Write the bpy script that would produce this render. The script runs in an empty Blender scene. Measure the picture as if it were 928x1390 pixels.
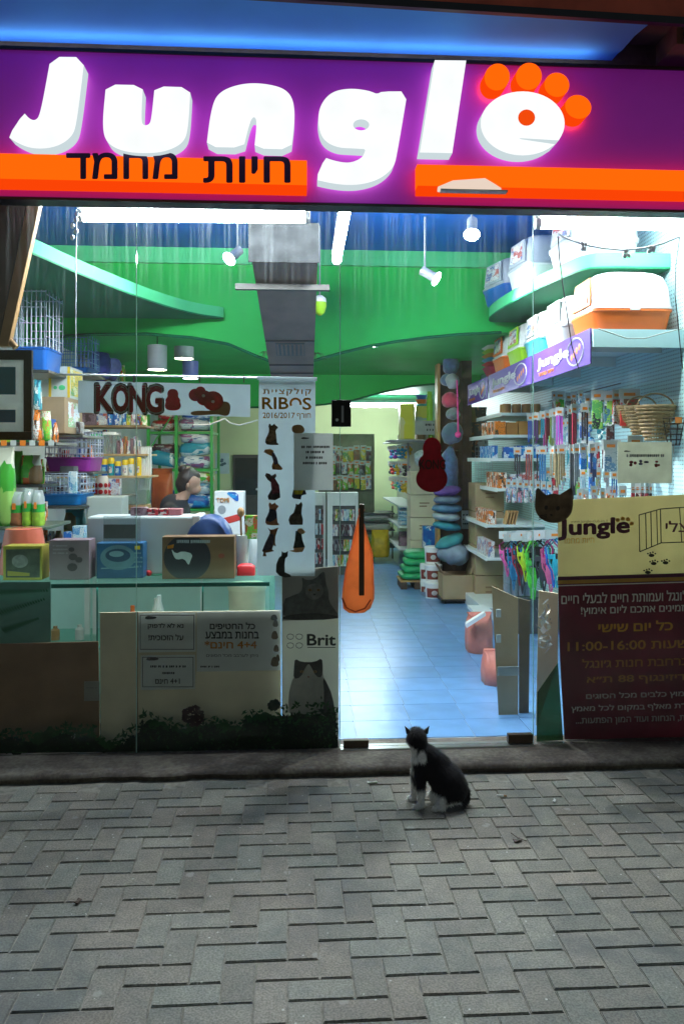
import bpy, bmesh, math, random
from mathutils import Vector, Matrix, noise
random.seed(7)
R = math.radians
scene = bpy.context.scene
# ------------------------------------------------------------------ camera
F, CXP, HOR, CAMH = 1130.0, 464.0, 622.0, 1.6
KD = F / 825.0                   # distances below are noted for an 825 px lens
CAMD, YAW = 3.226 * KD, math.atan(74.0 / F)
SKEW = 34.0 / F                  # the shop behind the glass is not quite square to the street front
cam_data = bpy.data.cameras.new('camera')
cam = bpy.data.objects.new('camera', cam_data)
scene.collection.objects.link(cam)
cam.location = (0, -CAMD, CAMH)
cam.rotation_euler = (R(90), 0, -YAW)
cam_data.sensor_fit = 'HORIZONTAL'
cam_data.sensor_width = 36.0
cam_data.lens = 36.0 * F / 928.0
cam_data.shift_y = -(695.0 - HOR) / 928.0
cam_data.clip_start = 0.05
cam_data.clip_end = 2000
scene.camera = cam
# ------------------------------------------------------------------ world: night sky
world = bpy.data.worlds.new('World')
scene.world = world
world.use_nodes = True
wn = world.node_tree.nodes
sky = wn.new('ShaderNodeTexSky')
sky.sky_type = 'NISHITA'
sky.sun_disc = False
sky.sun_elevation = R(4.0)
sky.sun_rotation = R(15)
wn['Background'].inputs['Strength'].default_value = 0.062
world.node_tree.links.new(sky.outputs[0], wn['Background'].inputs['Color'])
# ------------------------------------------------------------------ view
vs = scene.view_settings
vs.view_transform = 'Standard'
vs.look = 'None'
vs.exposure = 0.15
vs.gamma = 1.0
vs.use_curve_mapping = False
scene.render.engine = 'CYCLES'
scene.cycles.use_denoising = True
scene.cycles.max_bounces = 7
scene.cycles.diffuse_bounces = 4
scene.cycles.glossy_bounces = 3
scene.cycles.transmission_bounces = 4
scene.cycles.transparent_max_bounces = 20
scene.cycles.caustics_reflective = False
scene.cycles.caustics_refractive = False
scene.cycles.sample_clamp_indirect = 4.0
TUBE, LETTER, SIDE, STRIP = 185.0, 0.98, 0.66, 1.25
FLOOR = 0.055
# ------------------------------------------------------------------ helpers
COL = scene.collection
def _dir(px, py):
    u, v = (px - CXP) / F, (HOR - py) / F
    return Vector((u * math.cos(YAW) + math.sin(YAW), -u * math.sin(YAW) + math.cos(YAW), v))
CAMP = Vector((0, -CAMD, CAMH))
def skew(y): return SKEW * (y + CAMD) if y > .019 else 0.0
def P(px, py, Y):            # point on the plane y = Y
    d = _dir(px, py); p = CAMP + d * ((Y + CAMD) / d.y); p.x -= skew(Y); return p
def PG(px, py, Z=FLOOR):     # point on the plane z = Z
    d = _dir(px, py); p = CAMP + d * ((Z - CAMH) / d.z); p.x -= skew(p.y); return p
def PX(px, py, X):           # point on the plane x = X
    d = _dir(px, py); p = CAMP + d * (X / (d.x - SKEW * d.y)); p.x = X; return p
def D(d): return d * KD - CAMD    # distance from the camera -> world y
# ---- materials
MATS = {}
def principled(name):
    m = bpy.data.materials.new(name); m.use_nodes = True
    return m, m.node_tree.nodes, m.node_tree.links, m.node_tree.nodes['Principled BSDF']
def mat(name, col, rough=0.55, metal=0.0, var=0.12, scale=9.0, bump=0.0, bscale=60.0, rnd=0.0, spec=0.5, sheen=0.0, trans=0.0, coat=0.0):
    if name in MATS: return MATS[name]
    m, n, l, b = principled(name)
    b.inputs['Roughness'].default_value = rough
    b.inputs['Metallic'].default_value = metal
    b.inputs['Specular IOR Level'].default_value = spec
    if coat: b.inputs['Coat Weight'].default_value = coat
    if sheen: b.inputs['Sheen Weight'].default_value = sheen
    if trans:
        b.inputs['Transmission Weight'].default_value = trans
    tc = n.new('ShaderNodeTexCoord')
    nz = n.new('ShaderNodeTexNoise'); nz.inputs['Scale'].default_value = scale; nz.inputs['Detail'].default_value = 5
    l.new(tc.outputs['Object'], nz.inputs['Vector'])
    mr = n.new('ShaderNodeMapRange'); mr.inputs['From Min'].default_value = .3; mr.inputs['From Max'].default_value = .7
    mr.inputs['To Min'].default_value = 1 - var; mr.inputs['To Max'].default_value = 1 + var
    l.new(nz.outputs['Fac'], mr.inputs['Value'])
    val = mr.outputs['Result']
    if rnd:
        oi = n.new('ShaderNodeObjectInfo')
        m2 = n.new('ShaderNodeMapRange'); m2.inputs['To Min'].default_value = 1 - rnd; m2.inputs['To Max'].default_value = 1 + rnd
        l.new(oi.outputs['Random'], m2.inputs['Value'])
        mm = n.new('ShaderNodeMath'); mm.operation = 'MULTIPLY'
        l.new(val, mm.inputs[0]); l.new(m2.outputs['Result'], mm.inputs[1]); val = mm.outputs[0]
    sc = n.new('ShaderNodeVectorMath'); sc.operation = 'SCALE'
    sc.inputs[0].default_value = col[:3]
    l.new(val, sc.inputs['Scale'])
    l.new(sc.outputs['Vector'], b.inputs['Base Color'])
    if bump:
        n2 = n.new('ShaderNodeTexNoise'); n2.inputs['Scale'].default_value = bscale; n2.inputs['Detail'].default_value = 4
        l.new(tc.outputs['Object'], n2.inputs['Vector'])
        bp = n.new('ShaderNodeBump'); bp.inputs['Strength'].default_value = bump; bp.inputs['Distance'].default_value = .01
        l.new(n2.outputs['Fac'], bp.inputs['Height']); l.new(bp.outputs['Normal'], b.inputs['Normal'])
    MATS[name] = m
    return m
def glow(name, col, strength):
    if name in MATS: return MATS[name]
    m = bpy.data.materials.new(name); m.use_nodes = True
    n, l = m.node_tree.nodes, m.node_tree.links
    n.clear()
    o = n.new('ShaderNodeOutputMaterial'); e = n.new('ShaderNodeEmission')
    e.inputs['Color'].default_value = (*col, 1); e.inputs['Strength'].default_value = strength
    l.new(e.outputs[0], o.inputs['Surface'])
    MATS[name] = m
    return m
def printed(name, cols, scale=(5, 5, 5), rough=0.35, seed=0.0, lines=True):
    """flat packaging print: blocks of a few inks with small line marks, different on each object"""
    if name in MATS: return MATS[name]
    m, n, l, b = principled(name)
    b.inputs['Roughness'].default_value = rough
    tc = n.new('ShaderNodeTexCoord'); oi = n.new('ShaderNodeObjectInfo')
    mp = n.new('ShaderNodeVectorMath'); mp.operation = 'MULTIPLY_ADD'
    mp.inputs[1].default_value = scale
    l.new(tc.outputs['Generated'], mp.inputs[0])
    sh = n.new('ShaderNodeVectorMath'); sh.operation = 'SCALE'; sh.inputs[0].default_value = (13.1, 7.7, 3.3)
    ad = n.new('ShaderNodeMath'); ad.operation = 'ADD'; ad.inputs[1].default_value = seed
    l.new(oi.outputs['Random'], ad.inputs[0]); l.new(ad.outputs[0], sh.inputs['Scale'])
    l.new(sh.outputs['Vector'], mp.inputs[2])
    vo = n.new('ShaderNodeTexVoronoi'); vo.distance = 'CHEBYCHEV'; vo.inputs['Scale'].default_value = 0.6; vo.inputs['Randomness'].default_value = .8
    l.new(mp.outputs['Vector'], vo.inputs['Vector'])
    sx = n.new('ShaderNodeSeparateColor'); l.new(vo.outputs['Color'], sx.inputs['Color'])
    cr = n.new('ShaderNodeValToRGB'); cr.color_ramp.interpolation = 'CONSTANT'
    els = cr.color_ramp.elements
    while len(els) < len(cols): els.new(0.5)
    for i, c in enumerate(cols):
        els[i].position = i / len(cols); els[i].color = (*c, 1)
    l.new(sx.outputs['Red'], cr.inputs['Fac'])
    out = cr.outputs['Color']
    if lines:
        v2 = n.new('ShaderNodeTexVoronoi'); v2.distance = 'CHEBYCHEV'; v2.inputs['Scale'].default_value = 3.0
        st = n.new('ShaderNodeVectorMath'); st.operation = 'MULTIPLY'; st.inputs[1].default_value = (1, 1, 2.2)
        l.new(mp.outputs['Vector'], st.inputs[0]); l.new(st.outputs['Vector'], v2.inputs['Vector'])
        s2 = n.new('ShaderNodeSeparateColor'); l.new(v2.outputs['Color'], s2.inputs['Color'])
        gt = n.new('ShaderNodeMath'); gt.operation = 'GREATER_THAN'; gt.inputs[1].default_value = .8
        l.new(s2.outputs['Green'], gt.inputs[0])
        c2 = n.new('ShaderNodeValToRGB'); c2.color_ramp.interpolation = 'CONSTANT'
        c2.color_ramp.elements[0].color = (*cols[-1], 1); c2.color_ramp.elements[1].position = .5; c2.color_ramp.elements[1].color = (*cols[0], 1)
        l.new(s2.outputs['Blue'], c2.inputs['Fac'])
        mx = n.new('ShaderNodeMix'); mx.data_type = 'RGBA'
        l.new(gt.outputs[0], mx.inputs['Factor']); l.new(out, mx.inputs['A']); l.new(c2.outputs['Color'], mx.inputs['B'])
        out = mx.outputs['Result']
    l.new(out, b.inputs['Base Color'])
    MATS[name] = m
    return m
def pane_mat(name, tint=(.97, .985, .98), dirt=0.05, top=None, gloss=0.06):
    """window glass: clear, a weak mirror, with a film of dust and water runs"""
    m = bpy.data.materials.new(name); m.use_nodes = True
    n, l = m.node_tree.nodes, m.node_tree.links
    n.clear()
    o = n.new('ShaderNodeOutputMaterial')
    t = n.new('ShaderNodeBsdfTransparent'); t.inputs['Color'].default_value = (*tint, 1)
    g = n.new('ShaderNodeBsdfGlossy'); g.inputs['Roughness'].default_value = .03
    lw = n.new('ShaderNodeLayerWeight'); lw.inputs['Blend'].default_value = .15
    mm = n.new('ShaderNodeMath'); mm.operation = 'MULTIPLY_ADD'; mm.inputs[1].default_value = .5; mm.inputs[2].default_value = gloss * .4
    l.new(lw.outputs['Fresnel'], mm.inputs[0])
    mx = n.new('ShaderNodeMixShader'); l.new(mm.outputs[0], mx.inputs[0]); l.new(t.outputs[0], mx.inputs[1]); l.new(g.outputs[0], mx.inputs[2])
    tc = n.new('ShaderNodeTexCoord')
    sp = n.new('ShaderNodeVectorMath'); sp.operation = 'MULTIPLY'; sp.inputs[1].default_value = (48, 48, 1.3)
    l.new(tc.outputs['Object'], sp.inputs[0])
    nz = n.new('ShaderNodeTexNoise'); nz.inputs['Scale'].default_value = 1.0; nz.inputs['Detail'].default_value = 6; nz.inputs['Roughness'].default_value = .65
    l.new(sp.outputs['Vector'], nz.inputs['Vector'])
    mr = n.new('ShaderNodeMapRange'); mr.inputs['From Min'].default_value = .50; mr.inputs['From Max'].default_value = .82
    mr.inputs['To Min'].default_value = 0.0; mr.inputs['To Max'].default_value = 1.0
    l.new(nz.outputs['Fac'], mr.inputs['Value'])
    sz = n.new('ShaderNodeSeparateXYZ'); l.new(tc.outputs['Object'], sz.inputs[0])
    hz = n.new('ShaderNodeMapRange'); hz.interpolation_type = 'SMOOTHSTEP'
    hz.inputs['From Min'].default_value = 2.15; hz.inputs['From Max'].default_value = 2.95
    hz.inputs['To Min'].default_value = .03; hz.inputs['To Max'].default_value = 1.0
    l.new(sz.outputs['Z'], hz.inputs['Value'])
    k = n.new('ShaderNodeMath'); k.operation = 'MULTIPLY'; l.new(mr.outputs[0], k.inputs[0]); l.new(hz.outputs[0], k.inputs[1])
    k2 = n.new('ShaderNodeMath'); k2.operation = 'MULTIPLY_ADD'; k2.inputs[1].default_value = dirt * 3.2; k2.inputs[2].default_value = dirt * .06
    l.new(k.outputs[0], k2.inputs[0])
    tr = n.new('ShaderNodeBsdfTranslucent'); tr.inputs['Color'].default_value = (.85, .9, .9, 1)
    df = n.new('ShaderNodeBsdfDiffuse'); df.inputs['Color'].default_value = (.7, .72, .72, 1)
    m3 = n.new('ShaderNodeMixShader'); m3.inputs[0].default_value = .4; l.new(tr.outputs[0], m3.inputs[1]); l.new(df.outputs[0], m3.inputs[2])
    m2 = n.new('ShaderNodeMixShader'); l.new(k2.outputs[0], m2.inputs[0]); l.new(mx.outputs[0], m2.inputs[1]); l.new(m3.outputs[0], m2.inputs[2])
    l.new(m2.outputs[0], o.inputs['Surface'])
    return m
def clear_mat(name, tint, gloss=.08, film=.06, filmcol=(.8, .9, .9)):
    if name in MATS: return MATS[name]
    m = bpy.data.materials.new(name); m.use_nodes = True
    n, l = m.node_tree.nodes, m.node_tree.links
    n.clear()
    o = n.new('ShaderNodeOutputMaterial')
    t = n.new('ShaderNodeBsdfTransparent'); t.inputs['Color'].default_value = (*tint, 1)
    g = n.new('ShaderNodeBsdfGlossy'); g.inputs['Roughness'].default_value = .08
    mx = n.new('ShaderNodeMixShader'); mx.inputs[0].default_value = gloss
    l.new(t.outputs[0], mx.inputs[1]); l.new(g.outputs[0], mx.inputs[2])
    d = n.new('ShaderNodeBsdfDiffuse'); d.inputs['Color'].default_value = (*filmcol, 1)
    m2 = n.new('ShaderNodeMixShader'); m2.inputs[0].default_value = film
    l.new(mx.outputs[0], m2.inputs[1]); l.new(d.outputs[0], m2.inputs[2]); l.new(m2.outputs[0], o.inputs['Surface'])
    MATS[name] = m
    return m
def thin_mat(name, col, trans=.45, rough=.5, spec=.4, var=.1, scale=14):
    """thin sheet that lets light through: paper, film, plastic bag"""
    if name in MATS: return MATS[name]
    m = bpy.data.materials.new(name); m.use_nodes = True
    n, l = m.node_tree.nodes, m.node_tree.links
    b = n['Principled BSDF']; o = n['Material Output']
    tc = n.new('ShaderNodeTexCoord'); nz = n.new('ShaderNodeTexNoise'); nz.inputs['Scale'].default_value = scale; nz.inputs['Detail'].default_value = 5
    l.new(tc.outputs['Object'], nz.inputs['Vector'])
    mr = n.new('ShaderNodeMapRange'); mr.inputs['From Min'].default_value = .3; mr.inputs['From Max'].default_value = .7
    mr.inputs['To Min'].default_value = 1 - var; mr.inputs['To Max'].default_value = 1 + var
    l.new(nz.outputs['Fac'], mr.inputs['Value'])
    sc = n.new('ShaderNodeVectorMath'); sc.operation = 'SCALE'; sc.inputs[0].default_value = col[:3]
    l.new(mr.outputs[0], sc.inputs['Scale']); l.new(sc.outputs['Vector'], b.inputs['Base Color'])
    b.inputs['Roughness'].default_value = rough; b.inputs['Specular IOR Level'].default_value = spec
    t = n.new('ShaderNodeBsdfTranslucent'); l.new(sc.outputs['Vector'], t.inputs['Color'])
    mx = n.new('ShaderNodeMixShader'); mx.inputs[0].default_value = trans
    l.new(b.outputs[0], mx.inputs[1]); l.new(t.outputs[0], mx.inputs[2]); l.new(mx.outputs[0], o.inputs['Surface'])
    MATS[name] = m
    return m
# ---- objects
WM = {}          # world matrices of parents built so far
def wm(o):
    if o is None: return Matrix.Identity(4)
    M = WM.get(o.name)
    if M is None:
        M = wm(o.parent) @ (Matrix.Translation(o.location) @ o.rotation_euler.to_matrix().to_4x4())
        WM[o.name] = M
    return M
def tag(o, label=None, cat=None, group=None, kind=None):
    if label: o['label'] = label
    if cat: o['category'] = cat
    if group: o['group'] = group
    if kind: o['kind'] = kind
    return o
def thing(name, loc, label, cat, group=None, rz=0.0):
    o = bpy.data.objects.new(name, None); COL.objects.link(o)
    o.empty_display_size = .05
    o.location = loc; o.rotation_euler = (0, 0, rz)
    tag(o, label, cat, group); wm(o)
    return o
def link_mesh(name, me, parent=None, loc=(0, 0, 0), rot=(0, 0, 0)):
    o = bpy.data.objects.new(name, me); COL.objects.link(o)
    o.parent = parent; o.location = loc; o.rotation_euler = rot
    return o
def copy_tree(o, loc, rz=None, label=None, group=None, parent=None):
    c = o.copy(); COL.objects.link(c); c.parent = parent
    if parent is None:
        c.location = loc
        if rz is not None: c.rotation_euler = (0, 0, rz)
        if label: c['label'] = label
        if group: c['group'] = group
    for ch in [x for x in COL.objects if x.parent == o]:
        copy_tree(ch, None, parent=c)
    return c
class MB:
    def __init__(s): s.v = []; s.f = []
    def add(s, vs, fs):
        k = len(s.v); s.v += [Vector(p) for p in vs]; s.f += [tuple(i + k for i in f) for f in fs]; return s
    def box(s, x0, x1, y0, y1, z0, z1):
        return s.add([(x0, y0, z0), (x1, y0, z0), (x1, y1, z0), (x0, y1, z0), (x0, y0, z1), (x1, y0, z1), (x1, y1, z1), (x0, y1, z1)],
                     [(0, 3, 2, 1), (4, 5, 6, 7), (0, 1, 5, 4), (1, 2, 6, 5), (2, 3, 7, 6), (3, 0, 4, 7)])
    def obox(s, c, ax, ay, az):      # box by centre and three half axes
        c, ax, ay, az = map(Vector, (c, ax, ay, az))
        q = [(-1, -1, -1), (1, -1, -1), (1, 1, -1), (-1, 1, -1), (-1, -1, 1), (1, -1, 1), (1, 1, 1), (-1, 1, 1)]
        return s.add([c + ax * a + ay * b + az * d for a, b, d in q],
                     [(0, 3, 2, 1), (4, 5, 6, 7), (0, 1, 5, 4), (1, 2, 6, 5), (2, 3, 7, 6), (3, 0, 4, 7)])
    def loft(s, rings, cap0=True, cap1=True):
        n = len(rings[0]); k = len(s.v)
        for r in rings: s.v += [Vector(p) for p in r]
        for i in range(len(rings) - 1):
            for j in range(n):
                a, b = k + i * n + j, k + i * n + (j + 1) % n
                s.f.append((a, b, b + n, a + n))
        if cap0: s.f.append(tuple(k + j for j in reversed(range(n))))
        if cap1: s.f.append(tuple(k + (len(rings) - 1) * n + j for j in range(n)))
        return s
    def tube(s, pts, r, n=6, cap=True):
        pts = [Vector(p) for p in pts]; rings = []
        rr = r if isinstance(r, (list, tuple)) else [r] * len(pts)
        for i, p in enumerate(pts):
            t = (pts[min(i + 1, len(pts) - 1)] - pts[max(i - 1, 0)])
            t = t.normalized() if t.length > 1e-9 else Vector((0, 0, 1))
            a = t.cross(Vector((0, 0, 1)) if abs(t.z) < .9 else Vector((1, 0, 0))).normalized(); b = t.cross(a)
            rings.append([p + (a * math.cos(2 * math.pi * j / n) + b * math.sin(2 * math.pi * j / n)) * rr[i] for j in range(n)])
        return s.loft(rings, cap, cap)
    def lathe(s, c, prof, n=20, cap0=True, cap1=True):
        c = Vector(c)
        return s.loft([[c + Vector((r * math.cos(2 * math.pi * j / n), r * math.sin(2 * math.pi * j / n), z)) for j in range(n)] for r, z in prof], cap0, cap1)
    def ball(s, c, rx, ry=None, rz=None, n=12, m=7):
        ry = ry or rx; rz = rz or rx; c = Vector(c)
        pr = [(math.sin(math.pi * i / m), -math.cos(math.pi * i / m)) for i in range(m + 1)]
        return s.loft([[c + Vector((rx * max(q, .02) * math.cos(2 * math.pi * j / n), ry * max(q, .02) * math.sin(2 * math.pi * j / n), rz * w)) for j in range(n)] for q, w in pr])
    def prism(s, pts, off):          # polygon extruded by a vector (pts are 3-D, may be concave)
        pts = [Vector(p) for p in pts]; off = Vector(off); n = len(pts)
        nr = Vector((0, 0, 0))
        for i in range(n): nr += pts[i].cross(pts[(i + 1) % n])
        if nr.dot(off) > 0: pts = pts[::-1]
        k = len(s.v); s.v += pts + [p + off for p in pts]
        from mathutils.geometry import tessellate_polygon
        tri = tessellate_polygon([pts])
        for t in tri:
            a, b, c = t
            if (pts[b] - pts[a]).cross(pts[c] - pts[a]).dot(off) > 0: a, b, c = c, b, a
            s.f.append((k + a, k + b, k + c)); s.f.append((k + n + c, k + n + b, k + n + a))
        for i in range(n):
            j = (i + 1) % n
            s.f.append((k + j, k + i, k + n + i, k + n + j))
        return s
    def mesh(s, name, mats, M=None):
        me = bpy.data.meshes.new(name)
        vv = [M @ v for v in s.v] if M is not None else s.v
        me.from_pydata([tuple(v) for v in vv], [], s.f); me.validate(); me.update()
        for m in (mats if isinstance(mats, (list, tuple)) else [mats]): me.materials.append(m)
        return me
    def build(s, name, mats, parent=None, bevel=0, seg=2, smooth=False, local=False):
        if parent is not None:
            M = None if local else wm(parent).inverted()
            o = link_mesh(name, s.mesh(name, mats, M), parent)
        else:
            xs = [v.x for v in s.v]; ys = [v.y for v in s.v]; zs = [v.z for v in s.v]
            c = Vector(((min(xs) + max(xs)) / 2, (min(ys) + max(ys)) / 2, min(zs)))
            o = link_mesh(name, s.mesh(name, mats, Matrix.Translation(-c)), None, c)
        if smooth: shade(o, smooth)
        if bevel:
            b = o.modifiers.new('bevel', 'BEVEL'); b.width = bevel; b.segments = seg; b.limit_method = 'ANGLE'; b.angle_limit = R(35)
        return o
def shade(o, ang=40):
    me = o.data
    for p in me.polygons: p.use_smooth = True
    a = R(ang if ang is not True else 40)
    bm = bmesh.new(); bm.from_mesh(me)
    for e in bm.edges:
        if len(e.link_faces) == 2 and e.calc_face_angle(0) > a: e.smooth = False
    bm.to_mesh(me); bm.free()
def rr(cx, cy, w, d, r, z, n=4):     # rounded rectangle ring in the xy plane
    r = min(r, w / 2 - 1e-4, d / 2 - 1e-4); out = []
    for qx, qy, a0 in ((1, 1, 0), (-1, 1, 90), (-1, -1, 180), (1, -1, 270)):
        for i in range(n + 1):
            a = R(a0 + 90 * i / n)
            out.append(Vector((cx + qx * (w / 2 - r) + r * math.cos(a), cy + qy * (d / 2 - r) + r * math.sin(a), z)))
    return out
def pbox(name, x0, y0, x1, y1, d, depth, m, label=None, cat=None, group=None, parent=None, bevel=.004, rz=0):
    """box whose front face stands at distance d and spans the given picture rectangle there"""
    a, b = P(x0, y1, D(d)), P(x1, y0, D(d))
    mb = MB().box(a.x, b.x, a.y, a.y + depth, a.z, b.z)
    if rz:
        c = Vector(((a.x + b.x) / 2, a.y + depth / 2, a.z)); Rm = Matrix.Translation(c) @ Matrix.Rotation(R(rz), 4, 'Z') @ Matrix.Translation(-c)
        mb.v = [Rm @ v for v in mb.v]
    o = mb.build(name, m, parent, bevel=bevel)
    return tag(o, label, cat, group)
_fc = {}
def heb(s):
    import re
    s = s[::-1]
    s = re.sub(r'[0-9][0-9:/\-+]*[0-9]|[0-9]', lambda q: q.group()[::-1], s)
    return s.translate(str.maketrans('()', ')('))
def text_mesh(s, off=0.0, shear=0.0, spacing=1.0):
    key = (s, off, shear, spacing)
    if key in _fc: return _fc[key]
    cu = bpy.data.curves.new('text', 'FONT'); cu.body = s; cu.size = 1; cu.offset = off; cu.shear = shear; cu.space_character = spacing
    cu.resolution_u = 3; cu.fill_mode = 'NONE'
    o = bpy.data.objects.new('text', cu); COL.objects.link(o)
    dg = bpy.context.evaluated_depsgraph_get(); dg.update()
    me = o.evaluated_get(dg).to_mesh()
    co = [(p.co.x, p.co.y) for p in me.vertices]; nb = {}
    for e in me.edges:
        a, b = e.vertices; nb.setdefault(a, []).append(b); nb.setdefault(b, []).append(a)
    seen, loops = set(), []
    for s0 in range(len(co)):           # walk each contour in vertex order
        if s0 in seen or s0 not in nb: continue
        L = [s0]; seen.add(s0); cur = min(nb[s0])
        if s0 + 1 in nb[s0]: cur = s0 + 1
        while cur not in seen:
            L.append(cur); seen.add(cur)
            nx = [q for q in nb[cur] if q not in seen]
            if not nx: break
            cur = nx[0]
        if len(L) > 2: loops.append(L)
    from mathutils.geometry import tessellate_polygon
    area = lambda L: sum(co[L[i]][0] * co[L[(i + 1) % len(L)]][1] - co[L[(i + 1) % len(L)]][0] * co[L[i]][1] for i in range(len(L))) / 2
    def inside(p, L):
        c = False
        for i in range(len(L)):
            (x1, y1), (x2, y2) = co[L[i]], co[L[i - 1]]
            if (y1 > p[1]) != (y2 > p[1]) and p[0] < (x2 - x1) * (p[1] - y1) / (y2 - y1) + x1: c = not c
        return c
    ar = [area(L) for L in loops]; outer, holes = [], []
    for i, L in enumerate(loops):       # a hole runs the other way round inside its letter
        con = [j for j, M in enumerate(loops) if j != i and abs(ar[j]) > abs(ar[i]) and inside(co[L[0]], M)]
        (holes if con and all(ar[j] * ar[i] < 0 for j in con) else outer).append(L)
    v, f = [], []
    for k, L in enumerate(outer):
        hs = [h_ for h_ in holes if inside(co[h_[0]], L)]
        idx = [i for q in [L] + hs for i in q]; base = len(v)
        v += [(co[i][0], co[i][1], (k % 3) * .00015) for i in idx]
        for t in tessellate_polygon([[Vector((co[i][0], co[i][1], 0)) for i in q] for q in [L] + hs]):
            a, b, c = (Vector(v[base + q][:2]).to_3d() for q in t)
            f.append(tuple(base + q for q in (t if (b - a).cross(c - a).z > 0 else t[::-1])))
    o.evaluated_get(dg).to_mesh_clear()
    bpy.data.objects.remove(o); bpy.data.curves.remove(cu)
    _fc[key] = (v, f)
    return v, f
def txt(s, x0, y0, x1, y1, Y, m, parent, off=0.0, shear=0.0, spacing=1.0, thick=.0012, plane=None, name='lettering'):
    """lettering that fills a picture rectangle on the plane y = Y (or on plane(u, v) with u, v in 0..1)"""
    bold = 0.0
    off, bold = 0.0, off * (1.0 if any('\u0590' <= q <= '\u05ff' for q in s) else .8)      # thicken by overprinting
    v, f = text_mesh(s, off, shear, spacing)
    if not v: return None
    ax, bx = min(p[0] for p in v), max(p[0] for p in v); ay, by = min(p[1] for p in v), max(p[1] for p in v)
    if plane is None:
        c00, c10, c01, c11 = P(x0, y1, Y), P(x1, y1, Y), P(x0, y0, Y), P(x1, y0, Y)
        plane = lambda u, w: c00 * (1 - u) * (1 - w) + c10 * u * (1 - w) + c01 * (1 - u) * w + c11 * u * w
    pts = [plane((p[0] - ax) / (bx - ax), (p[1] - ay) / (by - ay)) for p in v]
    nrm = (plane(1, 0) - plane(0, 0)).cross(plane(0, 1) - plane(0, 0)).normalized()
    mb = MB(); n = len(pts)
    ux = (plane(1, 0) - plane(0, 0)) / (bx - ax); uz = (plane(0, 1) - plane(0, 0)) / (by - ay)
    for q, (sx, sz) in enumerate([(0, 0)] + ([(-1, 0), (1, 0), (0, 1), (0, -1), (-.7, .7), (.7, .7), (-.7, -.7), (.7, -.7)] if bold else [])):
        mb.add([p + nrm * (thick + q * .0005 + w_[2]) + ux * sx * bold + uz * sz * bold for p, w_ in zip(pts, v)], f)
    o = mb.build(name, m, parent)
    return o
def flat(pts, Y, m, parent, name='print', thick=.0015):
    """flat printed shape on the plane y = Y from picture points"""
    mb = MB().prism([P(x, y, Y) for x, y in pts], (0, thick, 0))
    return mb.build(name, m, parent)
def ell(cx, cy, rx, ry, n=20, rot=0):
    a = R(rot)
    return [(cx + rx * math.cos(t) * math.cos(a) - ry * math.sin(t) * math.sin(a), cy + rx * math.cos(t) * math.sin(a) + ry * math.sin(t) * math.cos(a)) for t in [2 * math.pi * i / n for i in range(n)]]
def smoothpoly(pts, it=2):
    for _ in range(it):
        q = []
        for i in range(len(pts)):
            a, b = pts[i], pts[(i + 1) % len(pts)]
            q += [(a[0] * .75 + b[0] * .25, a[1] * .75 + b[1] * .25), (a[0] * .25 + b[0] * .75, a[1] * .25 + b[1] * .75)]
        pts = q
    return pts
def blob(name, caps, mats, parent=None, voxel=.01, smooth=6, loc=None, local=True):
    """one continuous skin over tapered capsules (p0, r0, p1, r1)"""
    mb = MB()
    for p0, r0, p1, r1 in caps:
        p0, p1 = Vector(p0), Vector(p1); t = (p1 - p0); L = max(t.length, 1e-4)
        t = t / L if t.length > 1e-4 else Vector((0, 0, 1))
        a = t.cross(Vector((0, 0, 1)) if abs(t.z) < .9 else Vector((1, 0, 0))).normalized(); b = t.cross(a)
        rings = []; n = 14
        for k in range(5):
            th = math.pi / 2 * k / 4; rings.append((p0 - t * r0 * math.cos(th), max(r0 * math.sin(th), r0 * .03)))
        for k in range(5):
            th = math.pi / 2 * (4 - k) / 4; rings.append((p1 + t * r1 * math.cos(th), max(r1 * math.sin(th), r1 * .03)))
        mb.loft([[c + (a * math.cos(2 * math.pi * j / n) + b * math.sin(2 * math.pi * j / n)) * q for j in range(n)] for c, q in rings])
    me = mb.mesh(name, mats)
    o = bpy.data.objects.new(name, me); COL.objects.link(o)
    r = o.modifiers.new('remesh', 'REMESH'); r.mode = 'VOXEL'; r.voxel_size = voxel; r.use_smooth_shade = True
    s = o.modifiers.new('smooth', 'SMOOTH'); s.iterations = smooth; s.factor = .5
    dg = bpy.context.evaluated_depsgraph_get(); dg.update()
    me2 = bpy.data.meshes.new_from_object(o.evaluated_get(dg))
    o.modifiers.clear(); o.data = me2
    for p in me2.polygons: p.use_smooth = True
    o.parent = parent
    if loc is not None: o.location = loc
    return o
# ================================================================== palette
white = mat('white_plastic', (.78, .8, .8), .35, var=.04)
offwhite = mat('off_white', (.62, .64, .6), .5, var=.08)
black = mat('black_plastic', (.012, .012, .013), .5, var=.2, spec=.2)
dark = mat('dark_metal', (.05, .045, .04), .4, .6, var=.2)
steel = mat('brushed_steel', (.55, .57, .58), .32, .9, var=.08)
cardb = mat('cardboard', (.36, .255, .15), .85, var=.10, scale=5, bump=.15, bscale=120)
cardb_d = mat('dark_cardboard', (.25, .145, .08), .9, var=.14, scale=6, bump=.15, bscale=140)
cardb_p = mat('pale_cardboard', (.72, .63, .45), .85, var=.10, scale=5, bump=.1, bscale=120)
wood = mat('tan_wood', (.42, .23, .085), .5, var=.25, scale=6)
wood_d = mat('dark_wood', (.075, .045, .03), .55, var=.3, scale=8)
green_l = mat('light_green_paint', (.09, .58, .24), .5, var=.06, scale=3, spec=.12)
green = mat('green_paint', (.020, .47, .085), .5, var=.10, scale=2.5, spec=.12)
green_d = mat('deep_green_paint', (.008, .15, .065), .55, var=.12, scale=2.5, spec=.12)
blue_p = mat('blue_paint', (.02, .12, .50), .5, var=.12, scale=2.5, spec=.12)
purple = mat('purple_print', (.075, .026, .27), .4, var=.05)
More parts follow.
